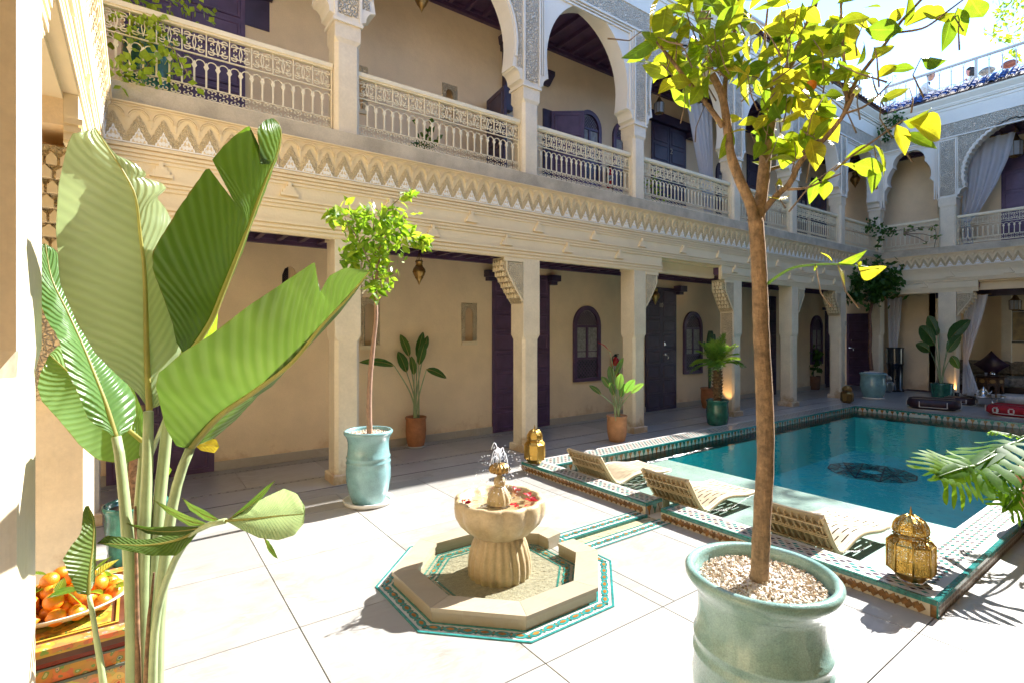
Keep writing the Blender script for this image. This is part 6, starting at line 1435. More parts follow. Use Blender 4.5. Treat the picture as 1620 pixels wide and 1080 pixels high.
foliage('hanging_vine','dark green vine tumbling from the roof corner onto the far wall','vine',[((16.044,5.173,7.143),.22),((16.086,5.019,7.168),.14),((15.883,5.289,6.894),.16),((15.95,5.24,6.729),.12)],120,.08,.15,DKL,3,strands=[[(16.488,5.345,8.157),(15.964,5.231,7.473),(15.883,5.289,6.729)],[(16.516,5.325,8.072),(16.071,5.153,7.44),(16.086,5.019,7.102)]])
foliage('balcony_ivy','dark ivy sprawling over the inner corner of the balcony railings','ivy',[((15.757,5.504,4.4),.18),((15.83,5.328,4.264),.17),((15.508,5.561,4.313),.11),((15.768,5.125,4.192),.11),((15.66,5.327,4.014),.07),((15.607,5.366,3.817),.05)],210,.07,.12,DKL,4,strands=[[(15.65,5.211,4.192),(15.567,4.777,4.146),(15.642,4.476,4.169),(15.684,4.199,4.16)],[(15.684,4.199,4.16),(15.721,4.172,3.945),(15.684,4.199,3.639)]])
foliage('ivy_strand','thin ivy strand trailing along the far balcony railing','ivy',[((15.543,4.77,4.142),.06),((15.599,4.63,4.158),.05),((15.642,4.476,4.169),.04),((15.659,4.217,4.129),.06),((15.708,4.181,3.899),.05),((15.658,4.341,3.778),.04)],44,.07,.12,DKL,5)
foliage('dry_shrub','bare twiggy shrub standing at the roof corner','shrub',[((16.898,5.418,8.559),.10),((16.846,5.58,8.52),.10)],14,.05,.09,DKL,6,strands=[[(16.78,5.38,7.819),(16.766,5.391,8.251),(16.752,5.401,8.596)],[(16.78,5.38,7.819),(16.864,5.32,8.216),(16.976,5.239,8.458)],[(16.813,5.48,7.863),(16.743,5.531,8.298),(16.672,5.582,8.506)]])
# pots on the left balcony
pv=(0.098,5.95,3.884)
t=thing('potted_vine','trailing vine in a tall green jar behind the first balcony railing','potted plant',(pv[0],5.98,3.60)); og=Vector(t.location)
ob('pot',lathe_pot([(.15,0),(.17,.03),(.20,.3),(.21,.55),(.20,.72),(.215,.75),(.20,.76),(.18,.70),(.001,.68)],28),GRT2,t); b=B(); b.lathe([(.185,.70),(.001,.72)],16); ob('soil',b,SOIL,t)
b=B(); rr=random.Random(12)
for c,n,sp in (((0.001,5.75,4.462),60,.16),((0.238,5.75,4.634),60,.18),((-0.065,5.6,4.254),26,.10),((0.138,5.6,4.211),34,.10),((-0.042,5.5,3.836),40,.10),((0.068,5.5,3.88),18,.07),((0.322,5.5,3.972),14,.05),((0.206,5.55,4.071),20,.06),((0.39,5.45,3.876),6,.03),((-0.077,5.5,3.746),18,.06),((0.408,5.7,4.701),30,.14),((0.119,5.8,4.761),50,.2)): leaf_mass(b,Vector(c)-og,n,sp,.05,.095,rr,w_=.42)
ob('foliage',b,LIML,t); b=B()
for q in ([(0.098,5.95,4.151),(0.062,5.8,4.336),(0.001,5.7,4.437)],[(0.122,5.95,4.158),(0.225,5.8,4.45),(0.262,5.75,4.643)],[(0.121,5.9,4.166),(0.232,5.6,4.186),(0.346,5.5,3.98),(0.4,5.45,3.862)],[(0.049,5.9,4.144),(0.092,5.6,3.945),(-0.042,5.5,3.809)]): b.tube([Vector(p)-og for p in smooth(q,10)],.007,5)
ob('stem',b,BRK2,t)
def potted(label,loc,h,r,crown,n,sp,seed,pm=TERR,lm=DKL,L=(.08,.16)):
    t=thing('potted_plant',label,'potted plant',loc); s=r/.14; ob('pot',lathe_pot([(q*s,z*h/.41) for q,z in TP],24),pm,t); b=B(); b.lathe([(r*.9,h*.92),(.001,h*.94)],14); ob('soil',b,SOIL,t); rr=random.Random(seed)
    b=B(); b.tube([(0,0,h*.9),(0,0,h+crown*.5)],[.014,.006],6); ob('stem',b,BRK2,t); b=B()
    for k in range(4): leaf_mass(b,(rr.uniform(-sp,sp)*.6,rr.uniform(-sp,sp)*.6,h+crown*(.25+.2*k)),n//4,sp*.5,*L,rr,droop=.0,w_=.3)
    ob('foliage',b,lm,t)
p=(3.051,6.15,3.989); potted('bushy dark plant low behind the second balcony railing',(p[0],6.15,3.6),.16,.12,.42,90,.17,21)
p=(7.54,6.1,4.562); potted('pale bushy plant beside the third upper column',(p[0],6.1,3.6),.30,.13,.55,90,.14,22,lm=LIML,L=(.05,.10))
# metal lamps hung from the ceilings
def hang_lamp(label,loc,top,h,r,kind='onion',group='metal lanterns hanging in the galleries'):
    t=thing('hanging_lantern',label,'lantern',loc,0,group); b=B()
    if kind=='onion':
        b.lathe([(.001,0),(r*.10,h*.06),(r*.35,h*.20),(r*.62,h*.30),(r*.60,h*.33),(r*.85,h*.42),(r,h*.54),(r*.92,h*.66),(r*.62,h*.76),(r*.48,h*.78),(r*.52,h*.84),(r*.56,h*.93),(r*.60,h*.95),(r*.55,h),(.001,h)],20); ob('body',b,PERF2,t)
        b=B(); 
        for k in range(5): b.lathe([(r*q*1.02,h*z-.004),(r*q*1.06,h*z),(r*q*1.02,h*z+.004)],20) if k<0 else None
        for q,z in ((.62,.315),(1.0,.54),(.56,.78),(.60,.95)): b.lathe([(r*q*.98,h*z-.006),(r*q*1.05,h*z),(r*q*.98,h*z+.006)],20)
        ob('ring',b,BRAS2,t)
    else:
        for z0,z1,q0,q1 in ((0,.08,.3,.85),(.62,.72,.9,.55),(.72,.95,.55,.18)): b.lathe([(r*q0,h*z0),(r*q1,h*z1)],8,smooth=False)
        ob('body',b,BRAS2,t); g=B(); g.lathe([(r*.82,h*.08),(r*.86,h*.62)],8,smooth=False); ob('glass',g,LGL,t)
        b=B()
        for k in range(8): a=2*pi*k/8; b.tube([(r*.85*cos(a),r*.85*sin(a),h*.07),(r*.9*cos(a),r*.9*sin(a),h*.63)],.006,4)
        ob('rib',b,BRAS2,t)
    b=B(); b.tube([(0,0,h*.95),(0,0,top-loc[2])],.006,5)
    for k in range(3): a=2*pi*k/3; b.tube([(r*.5*cos(a),r*.5*sin(a),h*.98),(0,0,h*1.0+r*1.3)],.004,4)
    ob('chain',b,BRAS2,t); return t
def perforated(name,base,scale,cov,coord='Object'):
    m=bpy.data.materials.new(name); t,ns,ln=nodes(m); ns.clear(); out=N(t,'ShaderNodeOutputMaterial'); p=N(t,'ShaderNodeBsdfPrincipled'); p.inputs['Metallic'].default_value=1; p.inputs['Roughness'].default_value=.28; p.inputs['Base Color'].default_value=(*base,1)
    v=N(t,'ShaderNodeTexCoord').outputs[coord]; q=N(t,'ShaderNodeTexVoronoi',feature='DISTANCE_TO_EDGE',Scale=scale); ln.new(v,q.inputs['Vector'])
    c=N(t,'ShaderNodeMath',operation='GREATER_THAN'); ln.new(q.outputs['Distance'],c.inputs[0]); c.inputs[1].default_value=cov
    bp=N(t,'ShaderNodeBump'); bp.inputs['Distance'].default_value=.003; ln.new(q.outputs['Distance'],bp.inputs['Height']); ln.new(bp.outputs[0],p.inputs['Normal'])
    tr=N(t,'ShaderNodeBsdfTransparent'); mx=N(t,'ShaderNodeMixShader'); ln.new(c.outputs[0],mx.inputs[0]); ln.new(p.outputs[0],mx.inputs[1]); ln.new(tr.outputs[0],mx.inputs[2]); ln.new(mx.outputs[0],out.inputs[0]); return m
PERF=perforated('pierced_brass',(.60,.38,.09),105,.205); PERF2=perforated('pierced_bronze',(.42,.26,.09),100,.22)
LGL=mat('lantern_glass',(.5,.5,.48),.1,.1,10,trans=(.8,.8,.8))
p=(3.018,6.25,2.207); hang_lamp('onion-shaped brass lantern hanging above the small potted strelitzia',(p[0],6.25,p[2]),2.745,.33,.085)
p=(7.753,6.2,2.089); hang_lamp('brass onion lantern hanging in front of the lower dark door',(p[0],6.2,p[2]),2.745,.31,.08)
p=(3.03,6.2,5.769); hang_lamp('copper onion lantern hanging at the top edge of the upper gallery',(p[0],6.2,p[2]),6.5,.36,.10)
p=(7.861,6.2,5.619); hang_lamp('glass and brass lantern beside the upper door numbered two',(p[0],6.2,p[2]),6.5,.34,.10,'glass')
p=(16.461,6.2,5.653); hang_lamp('dark pierced lantern in the last upper arch before the corner',(p[0],6.2,p[2]),6.5,.44,.13)
p=(16.9,2.982,5.724); hang_lamp('brass lantern half hidden at the right edge of the scalloped arch',(16.9,p[1],p[2]),6.5,.60,.16,'glass')
p=(17.6,3.106,2.115); hang_lamp('brass lantern hanging in the lounge at the right edge',(17.6,p[1],p[2]),2.72,.42,.13,'glass')
def floor_lantern(label,loc,s,m=None,rz=.39,mt=PERF,fr=BRASS):
    t=thing('floor_lantern',label,'lantern',loc,rz,'pierced brass lanterns standing by the pool',s); n=8
    def ring(r,z): return [(r*cos(2*pi*k/n),r*sin(2*pi*k/n),z) for k in range(n)]
    b=B(); b.loft([ring(.078,.0),ring(.085,.012),ring(.10,.03),ring(.128,.055)],caps=False); ob('base',b,fr,t)
    b=B(); b.loft([ring(.127,.055),ring(.127,.235)],caps=False); b.loft([ring(.127,.235),ring(.098,.268)],caps=False); ob('panel',b,mt,t)
    b=B()
    for k in range(n):
        a=2*pi*k/n; b.tube([(.129*cos(a),.129*sin(a),.055),(.129*cos(a),.129*sin(a),.235),(.099*cos(a),.099*sin(a),.268)],.0065,5)
    for r,z in ((.130,.056),(.130,.234),(.098,.270),(.102,.285),(.096,.300)): b.loft([ring(r-.006,z-.006),ring(r+.003,z),ring(r-.006,z+.006)],caps=False)
    ob('frame',b,fr,t)
    prof=[(.094,.300),(.097,.325),(.092,.352),(.075,.382),(.045,.404),(.014,.416)]
    b=B(); b.loft([ring(r,z) for r,z in prof],caps=False); ob('dome',b,mt,t); b=B()
    for k in range(n): a=2*pi*k/n; b.tube([(r*1.01*cos(a),r*1.01*sin(a),z) for r,z in prof],.005,5)
    b.lathe([(.016,.412),(.018,.42),(.006,.428),(.009,.440),(.005,.450),(.002,.470),(.0005,.474)],10); ob('rib',b,fr,t); return t
q=(3.84,1.143,0.096); floor_lantern('large gilded lantern on the near corner of the pool kerb',(q[0],q[1],.097),.93)
q=(3.745,4.698,0.096); floor_lantern('gilded lantern at the fountain end of the pool kerb beside a pillar',(q[0]-.02,q[1],.097),.93)
q=(13.02,5.07,0); floor_lantern('bronze lantern on the floor by the far corner of the pool',(q[0],q[1],0),.95,mt=PERF2,fr=BRAS2)
q=(16.209,5.354,0); floor_lantern('dull silver lantern between the far jar and the patio heater',(q[0],q[1],0),1.1,mt=perforated('pierced_tin',(.5,.48,.42),60,.3),fr=SILV)

# ================================================================== sun loungers
LNG=mat('sand_plastic',(.42,.335,.215),.5,.05,6,'noise',80,.001); LNB=mat('tan_plastic_underside',(.50,.385,.225),.55,.05,6)
def lounger():
    t=thing('sun_lounger','','sun lounger',(0,0,0),0,'sand-coloured loungers standing in the shallow end')
    ctrl=[(0,.315),(.055,.235),(.125,.135),(.195,.050),(.25,.008),(.32,.000),(.42,.022),(.53,.050),(.64,.058),(.76,.046),(.88,.026),(1.0,.010),(1.16,.006)]
    n=72; P=[(p.x,p.z) for p in smooth([(x,0,z) for x,z in ctrl],n)]; Wd=.50; h=Wd/2
    slots=[-h+.055+k*(Wd-.11)/8 for k in range(9)]; ys=[-h]
    for s in slots: ys+=[s-.0050,s+.0050]
    ys.append(h)
    b=B(); tk=.012
    def nrm(i):
        a,c=P[max(0,i-1)],P[min(n,i+1)]; dx,dz=c[0]-a[0],c[1]-a[1]; l=hypot(dx,dz); return -dz/l,dx/l
    m=len(ys)
    for sgn in (1,-1):
        k0=len(b.v)
        for i in range(n+1):
            nx,nz=nrm(i)
            for y in ys: 
                cup=.010*(1-(y/h)**2); b.v.append((P[i][0]+nx*(tk/2*sgn-cup),y,P[i][1]+nz*(tk/2*sgn-cup)))
        for i in range(n):
            for j in range(m-1):
                slot=j%2==1
                if slot and i>20 and i<n-3:
                    ph=(i+ (j//2%3)*3)%10
                    if ph<7: continue
                a=k0+i*m+j; b.quad((a,a+1,a+m+1,a+m) if sgn>0 else (a+m,a+m+1,a+1,a),True)
    N_=(n+1)*m
    for i in range(n):
        for j in (0,m-1): a=i*m+j; b.quad((a,a+m,N_+a+m,N_+a))
    for i in (0,n):
        for j in range(m-1): a=i*m+j; b.quad((a,a+1,N_+a+1,N_+a))
    ob('shell',b,LNG,t)
    pts=[(P[i][0],P[i][1]) for i in range(2,24,3)]; rb=B()
    prof=[]
    for a in pts: prof.append([(a[0]-.034,-.004,a[1]-.024),(a[0]-.006,-.004,a[1]-.004),(a[0]-.006,.004,a[1]-.004),(a[0]-.034,.004,a[1]-.024)])
    rb.loft(prof); rm=rb.mesh('back_rib',LNB)
    for k in range(10): ob('back_rib',rm,None,t,(0,-h+.028+k*(Wd-.056)/9,0))
    for i,w_ in ((4,.05),(9,.046),(10,.046),(17,.05)):
        x,z=P[i]; b=B(); b.box(x-w_,x-.010,-h+.006,h-.006,z-.030,z-.022); ob('cross_bar',b,LNB,t)
    x,z=P[9]; wb=B(); q=(Wd-.06)/16; wb.prism([(-q,-.016),(0,.012),(q,-.016),(q-.006,-.016),(0,.004),(-q+.006,-.016)],-.046,-.012,'yz'); wm=wb.mesh('truss',LNB)
    for k in range(8): ob('truss',wm,None,t,(x,-h+.03+(k+.5)*(Wd-.06)/8,z-.012))
    for s in (-1,1):
        b=B(); path=[(P[i][0]-.010,s*(h-.006),P[i][1]-.012) for i in range(0,n+1,4)]; b.tube(path,.020,6); ob('side_rail',b,LNB,t)
    for x,z in ((.28,.0),):
        for s in (-1,1): b=B(); b.box(x-.04,x+.04,s*(h-.05)-.02,s*(h-.05)+.02,-.122,z+.006); ob('foot',b,LNB,t)
    return t
L0=lounger(); L0.location=(3.895,4.06,.0); L0['label']='sand-coloured lounger in the shallow water farthest from the potted orange tree'
dup(L0,'sand-coloured lounger in the shallow water just left of the orange tree trunk',(3.90,3.015,0),.02); dup(L0,'sand-coloured lounger in the shallow water beside the large gilded lantern',(3.915,1.92,0),-.02)

# ================================================================== painted table with tangerines
def painted(name,cols,scale):
    m=bpy.data.materials.new(name); t,ns,ln=nodes(m); ns.clear(); out=N(t,'ShaderNodeOutputMaterial'); p=N(t,'ShaderNodeBsdfPrincipled'); p.inputs['Roughness'].default_value=.3
    v=N(t,'ShaderNodeTexCoord').outputs['Object']; n0=N(t,'ShaderNodeTexNoise',Scale=scale*.7,Detail=2.0); ln.new(v,n0.inputs['Vector']); ad=N(t,'ShaderNodeVectorMath',operation='MULTIPLY_ADD'); ln.new(n0.outputs['Color'],ad.inputs[0]); ad.inputs[1].default_value=(1.3/scale,)*3; ln.new(v,ad.inputs[2])
    q=N(t,'ShaderNodeTexVoronoi',feature='F1',Scale=scale); ln.new(ad.outputs[0],q.inputs['Vector'])
    r=N(t,'ShaderNodeValToRGB'); r.color_ramp.interpolation='CONSTANT'; e=r.color_ramp.elements
    while len(e)<len(cols): e.new(.5)
    for i,(ps,c) in enumerate(cols): e[i].position=ps; e[i].color=(*c,1)
    ln.new(q.outputs['Distance'],r.inputs[0])
    hs=N(t,'ShaderNodeMix',data_type='RGBA',blend_type='OVERLAY'); hs.inputs[0].default_value=.35; ln.new(r.outputs[0],hs.inputs[6]); ln.new(q.outputs['Color'],hs.inputs[7]); ln.new(hs.outputs[2],p.inputs['Base Color']); ln.new(p.outputs[0],out.inputs[0]); return m
PT1=painted('painted_gold_ground',[(0,(.30,.03,.02)),(.13,(.45,.30,.05)),(.24,(.08,.16,.05)),(.34,(.52,.33,.06)),(.62,(.40,.22,.03))],22)
PT2=painted('painted_orange_band',[(0,(.05,.06,.14)),(.16,(.50,.40,.25)),(.26,(.20,.24,.06)),(.36,(.56,.20,.05)),(.7,(.48,.17,.04))],24)
PT3=painted('painted_yellow_scroll',[(0,(.40,.04,.03)),(.15,(.58,.36,.12)),(.27,(.25,.28,.10)),(.33,(.60,.36,.11))],22)
CHO=mat('chocolate_lacquer',(.13,.045,.025),.3,.2,10); RDL=mat('red_lacquer',(.24,.03,.015),.25,.15,10); GLN=mat('gold_line',(.56,.34,.04),.35,.1,20); GND=mat('grey_green_paint',(.12,.14,.11),.5,.1,10); VIO=mat('violet_paint',(.22,.07,.20),.5,.2,10)
TX0,TX1,TY0,TY1,TZ=-.82,.03,2.50,3.17,.45
t=thing('painted_table','low painted table with floral borders carrying the dish of tangerines','table',((TX0+TX1)/2,(TY0+TY1)/2,0)); cx,cy=(TX0+TX1)/2,(TY0+TY1)/2; hx,hy=(TX1-TX0)/2,(TY1-TY0)/2
ob('tabletop',B().box(-hx+.02,hx-.02,-hy+.02,hy-.02,TZ-.02,TZ-.002),CHO,t)
ob('centre_panel',B().box(-hx+.11,hx-.11,-hy+.11,hy-.11,TZ-.002,TZ+.001),PT1,t)
b=B()
for x0,x1,y0,y1 in ((-hx,hx,-hy,-hy+.058),(-hx,hx,hy-.058,hy),(-hx,-hx+.058,-hy+.0585,hy-.0585),(hx-.058,hx,-hy+.0585,hy-.0585)): b.box(x0,x1,y0,y1,TZ-.012,TZ+.006)
ob('border',b,PT2,t)
b=B()
for x0,x1,y0,y1 in ((-hx+.085,hx-.085,-hy+.085,-hy+.095),(-hx+.085,hx-.085,hy-.095,hy-.085),(-hx+.085,-hx+.095,-hy+.0955,hy-.0955),(hx-.095,hx-.085,-hy+.0955,hy-.0955)): b.box(x0,x1,y0,y1,TZ-.002,TZ+.004)
ob('inlay_line',b,GLN,t)
def skirt(nm,d,z0,z1,m): ob(nm,B().box(-hx+d,hx-d,-hy+d,hy-d,z0,z1),m,t)
skirt('gold_edge',.004,TZ-.022,TZ-.0125,GLN); skirt('moulding',.018,TZ-.050,TZ-.0225,CHO); skirt('lower_moulding',.030,TZ-.072,TZ-.0505,RDL); skirt('green_fillet',.024,TZ-.080,TZ-.0725,GND); skirt('apron',.034,TZ-.135,TZ-.0805,PT2); skirt('apron_fillet',.026,TZ-.146,TZ-.1355,GND)
for sx in (-1,1):
    for sy in (-1,1):
        b=B(); b.box(sx*(hx-.075)-.03,sx*(hx-.075)+.03,sy*(hy-.075)-.03,sy*(hy-.075)+.03,0,TZ-.1465); ob('leg',b,VIO,t)
br=[(.0,0),(.30,0),(.29,-.025),(.24,-.04),(.17,-.035),(.13,-.06),(.10,-.10),(.06,-.12),(0,-.13)]
for s in (-1,1):
    b=B(); b.prism([(s*(hx-.04-x),TZ-.1465+z) for x,z in br][::s],-hy+.036,-hy+.052); ob('scalloped_bracket',b,PT3,t)
dc=(-0.224,2.792,0.481); dc=(dc[0]-.02,2.80)
t=thing('dish','oval white dish heaped with tangerines on the painted table','dish',(dc[0],dc[1],TZ+.003)); b=B(); b.lathe([(.10,.0),(.12,.006),(.19,.028),(.228,.052),(.235,.060),(.226,.060),(.19,.042),(.12,.018),(.001,.014)],44); ob('bowl',b,PURC,t,sc=(1.0,.86,1))
TG=B(); TG.lathe([(.001,-.0275),(.012,-.0265),(.022,-.020),(.030,-.006),(.031,.004),(.026,.018),(.014,.0265),(.005,.0265),(.001,.0245)],16); TG=TG.mesh('tangerine',ORNG); TLF=leaf_set(leafmat('tangerine_leaf',[(.08,.18,.02),(.12,.24,.02),(.2,.3,.03),(.3,.34,.04)],[(.2,.4,.02),(.3,.5,.03),(.4,.55,.04),(.5,.55,.05)],.3),1.0,.20); rr=random.Random(14)
k=0
for zr,rad,n in ((.050,.178,14),(.056,.105,9),(.062,.03,2),(.098,.125,9),(.105,.055,5),(.145,.04,3)):
    for i in range(n):
        a=2*pi*i/n+zr*40+rr.uniform(-.12,.12); o=ob('tangerine',TG,None,None,(dc[0]+rad*cos(a)*1.0,dc[1]+rad*sin(a)*.86,TZ+zr+rr.uniform(-.006,.006)),(rr.uniform(-.7,.7),rr.uniform(-.7,.7),rr.uniform(0,6)),rr.uniform(.98,1.18)); tag(o,'orange tangerine heaped in the white dish on the painted table','tangerine','tangerines heaped in the white dish')
        if rr.random()<.55:
            lf=ob('leaf',rr.choice(TLF),None,o,(0,0,.026),(rr.uniform(-.3,.3),rr.uniform(-.5,.3),rr.uniform(0,6)),rr.uniform(.07,.11))
# ================================================================== curtains
def curtain(label,pts,loc,rz,depth=.05,folds=5,group='white curtains tied back in the arches',seed=1):
    """pts: (z, u0, u1) rows from top to bottom in the wing's own direction."""
    t=thing('curtain',label,'curtain',loc,rz,group); zs=[p[0] for p in pts]
    def fn(u,v):
        q=v*(len(pts)-1); i=min(int(q),len(pts)-2); f=q-i; f=f*f*(3-2*f)*.5+f*.5; z=pts[i][0]+(pts[i+1][0]-pts[i][0])*f; a=pts[i][1]+(pts[i+1][1]-pts[i][1])*f; c=pts[i][2]+(pts[i+1][2]-pts[i][2])*f
        return (a+(c-a)*u, depth*sin(u*folds*2*pi+.7*sin(v*4+seed))*(.6+.4*sin(v*3)), z)
    b=B(); b.grid(fn,folds*10,26); ob('cloth',b,CLOTH,t); b=B(); z,a,c=pts[0]; b.tube([(a-.05,0,z),(c+.05,0,z)],.012,6); ob('rod',b,BRAS2,t); return t
u=lambda px_,y: 0
curtain('white curtain gathered against the fourth upper column',[(5.95,8.30,9.12),(5.3,8.52,9.10),(4.7,8.72,9.08),(4.1,8.88,9.10),(3.62,8.85,9.08)],(0,5.92,0),0)
curtain('white curtain sweeping down to the left under the scalloped arch',[(6.30,1.66,2.55),(5.7,1.62,2.42),(5.1,1.60,2.20),(4.6,1.58,1.95),(4.30,1.56,1.74),(3.65,1.60,1.80)],(16.75,5.5,0),-pi/2,.06,4,seed=2)
curtain('white curtain hanging beside the far purple door',[(2.55,.02,.36),(2.0,.04,.34),(1.2,.06,.26),(.95,.10,.22),(.05,.04,.30)],(17.0,5.62,0),-pi/2,.04,3,seed=3)
curtain('white curtain tied behind the far pillar',[(2.50,1.66,2.10),(1.9,1.64,1.98),(1.2,1.62,1.80),(.9,1.62,1.72),(.04,1.60,1.95)],(16.62,5.5,0),-pi/2,.04,3,seed=4)

# ================================================================== far lounge furniture and small things
def at(p,dz=0): return (p[0],p[1],dz)
q=(16.739,5.338,0); t=thing('patio_heater','black cylindrical patio heater with a glass-walled top','heater',at(q)); HB=mat('black_gloss_metal',(.012,.014,.02),.25,.2,8)
b=B(); b.lathe([(.001,.0),(.20,.0),(.20,.05),(.165,.10),(.175,.55),(.185,.72),(.20,.74),(.20,.76),(.001,.77)],26); ob('body',b,HB,t); b=B(); b.lathe([(.19,.76),(.19,1.15)],20); ob('glass',b,mat('smoked_glass',(.03,.035,.04),.08,.1,4),t); b=B(); b.lathe([(.20,1.15),(.205,1.17),(.19,1.18),(.001,1.185)],24); ob('cap',b,HB,t); b=B(); b.lathe([(.05,.77),(.05,.86),(.11,.88),(.12,1.0),(.08,1.04),(.001,1.05)],16); ob('burner',b,SILV,t)
def pouf(label,loc,rz,r,h,m1,m2,sq=True,group='floor poufs by the pool'):
    t=thing('pouf',label,'pouf',loc,rz,group,None); b=B(); n=32; rings=[]
    for f,z in ((.80,0.01),(.96,.05*h/.16),(1.0,.35*h),(1.0,.65*h),(.95,.88*h),(.80,.97*h),(.45,1.0*h),(.02,1.02*h)):
        ring=[]
        for k in range(n):
            a=2*pi*k/n; c,s=cos(a),sin(a); e=(abs(c)**4+abs(s)**4)**-.25 if sq else 1; ring.append((r*f*c*e,r*f*s*e,z))
        rings.append(ring)
    b.loft(rings,True); ob('cushion',b,m1,t); b=B()
    for s in (-1,1):
        b.box(s*r*1.006-.006,s*r*1.006+.006,-r*.5,r*.5,h*.30,h*.35); b.box(-r*.5,r*.5,s*r*1.006-.006,s*r*1.006+.006,h*.30,h*.35)
        for q in (-.5,.5): b.box(r*q-.008,r*q+.008,s*r*1.004-.006,s*r*1.004+.006,h*.3,h*.85); b.box(s*r*1.004-.006,s*r*1.004+.006,r*q-.008,r*q+.008,h*.3,h*.85); b.box(r*q-.010,r*q+.010,-r*.8,r*.8,h*.975,h*1.015)
    ob('stitching',b,m2,t); b=B(); b.lathe([(r*.98,0),(r*1.0,.012),(r*.9,.022),(.001,.02)],24); ob('base',b,PURC,t); return t
MAR=mat('maroon_leather',(.045,.012,.018),.5,.3,10,'noise',40,.004); RED=mat('red_wool',(.42,.012,.02),.85,.15,12,'noise',60,.004); CRM=mat('cream_wool',(.62,.57,.5),.9,.08,12); WTH=mat('white_thread',(.7,.66,.6),.8)
q=(13.215,3.632,0); pouf('dark maroon square pouf with white stitched lines at the far pool edge',(q[0]+.30,q[1],0),.25,.44,.22,MAR,WTH)
q=(14.492,3.503,0); pouf('smaller maroon pouf partly behind the large one',(q[0]+.30,q[1],0),.1,.28,.17,MAR,WTH)
q=(13.326,2.378,0); pouf('bright red pouf with white embroidered figures at the right edge',(q[0]+.25,q[1],0),.0,.40,.22,RED,WTH)
b=B()
for k,dy in enumerate((-.22,.0,.22)):
    for s in (-1,1): b.box(-.412,-.404,dy+s*.035-.010,dy+s*.035+.010,.10,.16)
    b.box(-.412,-.404,dy-.035,dy+.035,.075,.095); b.box(-.412,-.404,dy-.03,dy+.03,.165,.18)
ob('embroidery',b,WTH,bpy.data.objects['pouf.002'])
q=(15.476,2.791,0); pouf('cream pouf behind the red one',(q[0]+.3,q[1]-.1,0),.0,.36,.22,CRM,CRM)
q=(14.686,3.126,0); t=thing('tea_tray','round silver tray of tea glasses on slim legs','tray table',(q[0]+.2,q[1],0)); b=B(); b.lathe([(.001,.20),(.30,.20),(.345,.215),(.36,.235),(.345,.228),(.30,.210),(.001,.208)],32); ob('tray',b,SILV,t)
for k in range(4): a=pi/4+k*pi/2; b=B(); b.tube([(.24*cos(a),.24*sin(a),.205),(.26*cos(a),.26*sin(a),0)],.012,6); ob('leg',b,SILV,t)
tl=(q[0]+.2,q[1],.2085)
t=thing('teapot','ornate silver teapot in the middle of the round tray','teapot',tl); b=B(); b.lathe([(.05,0),(.055,.01),(.075,.04),(.085,.08),(.07,.12),(.045,.135),(.05,.145),(.03,.175),(.012,.195),(.012,.21),(.001,.22)],20); b.tube([(0,-.075,.07),(0,-.12,.10),(0,-.14,.14)],[.016,.011,.006],7); b.tube([(0,.06,.13),(0,.12,.13),(0,.125,.08),(0,.08,.05)],.008,6); ob('body',b,SILV,t)
gm=mat('clear_tea_glass',(.7,.7,.68),.1,.1,8,trans=(.8,.8,.8))
for k,(dx,dy) in enumerate(((-.1,.20),(-.02,.25),(.1,.2),(-.12,-.18),(.02,-.24),(-.22,.05))):
    b=B(); b.lathe([(.024,0),(.028,.05),(.034,.075),(.030,.075),(.024,.01),(.001,.008)],12); o=ob('tea_glass',b,gm,None,(tl[0]+dx,tl[1]+dy,tl[2]+.001)); tag(o,'small tea glass on the round silver tray','glass','tea glasses on the silver tray')
q=(19.675,3.997,0); q=(17.75,q[1]*17.75/q[0]); t=thing('side_table','carved octagonal wooden side table with arched legs in the lounge','side table',(q[0],q[1],.01)); CW=mat('carved_walnut',(.20,.085,.025),.45,.3,20,'carve',45,.01); b=B(); b.lathe([(.001,.44),(.31,.44),(.33,.455),(.31,.475),(.001,.48)],8,smooth=False); ob('tabletop',b,mat('dark_walnut',(.05,.022,.012),.3,.2,10),t); lm=mat('inlaid_honey_wood',(.45,.24,.06),.4,.2,20)
for k in range(8):
    a=(k+.5)*pi/4; wv=.098; pl=[(-wv,0),(-.055,0),(-.055,.16),(-.03,.22),(0,.25),(.03,.22),(.055,.16),(.055,0),(wv,0),(wv,.44),(-wv,.44)]; b=B(); b.prism(pl,-.012,.012); p=ob('side_panel',b,CW,t,(.245*cos(a),.245*sin(a),0),(0,0,a+pi/2)); b=B(); b.prism([(.062*cos(x),.35+.05*sin(x)) for x in [2*pi*i/12 for i in range(12)]],-.018,.018); ob('roundel',b,lm,p)
o=ob('tea_glass',bpy.data.objects['tea_glass'].data,None,None,(q[0]-.08,q[1]+.06,.492)); tag(o,'single tea glass on the carved side table','glass')
b=B(); b.lathe([(.03,0),(.05,.02),(.055,.05),(.04,.08),(.015,.095),(.015,.11),(.001,.115)],16); o=ob('sugar_pot',b,SILV,None,(q[0]-.05,q[1]-.06,.492)); tag(o,'small silver sugar pot on the carved side table','pot')
SOF=mat('tan_damask',(.34,.27,.18),.85,.25,14,'noise',40,.004); SOB=mat('silver_damask',(.42,.38,.31),.8,.3,12,'noise',40,.004)
def cushion_box(x0,x1,y0,y1,z0,z1,r=.05):
    b=B(); rings=[]
    for f,z in ((1,z0),(0,z0+r*.6),(0,z1-r*.6),(1,z1)):
        d=r*.7*f; rings.append([(x0+d,y0+d,z),(x1-d,y0+d,z),(x1-d,y1-d,z),(x0+d,y1-d,z)])
    b.loft(rings); return b
t=thing('sofa','long damask banquette along the lounge wall','sofa',(18.45,3.0,0)); ob('plinth',B().box(.02,1.25,-2.8,2.2,.01,.16),mat('dark_wood',(.05,.022,.012),.5,.2,6),t)
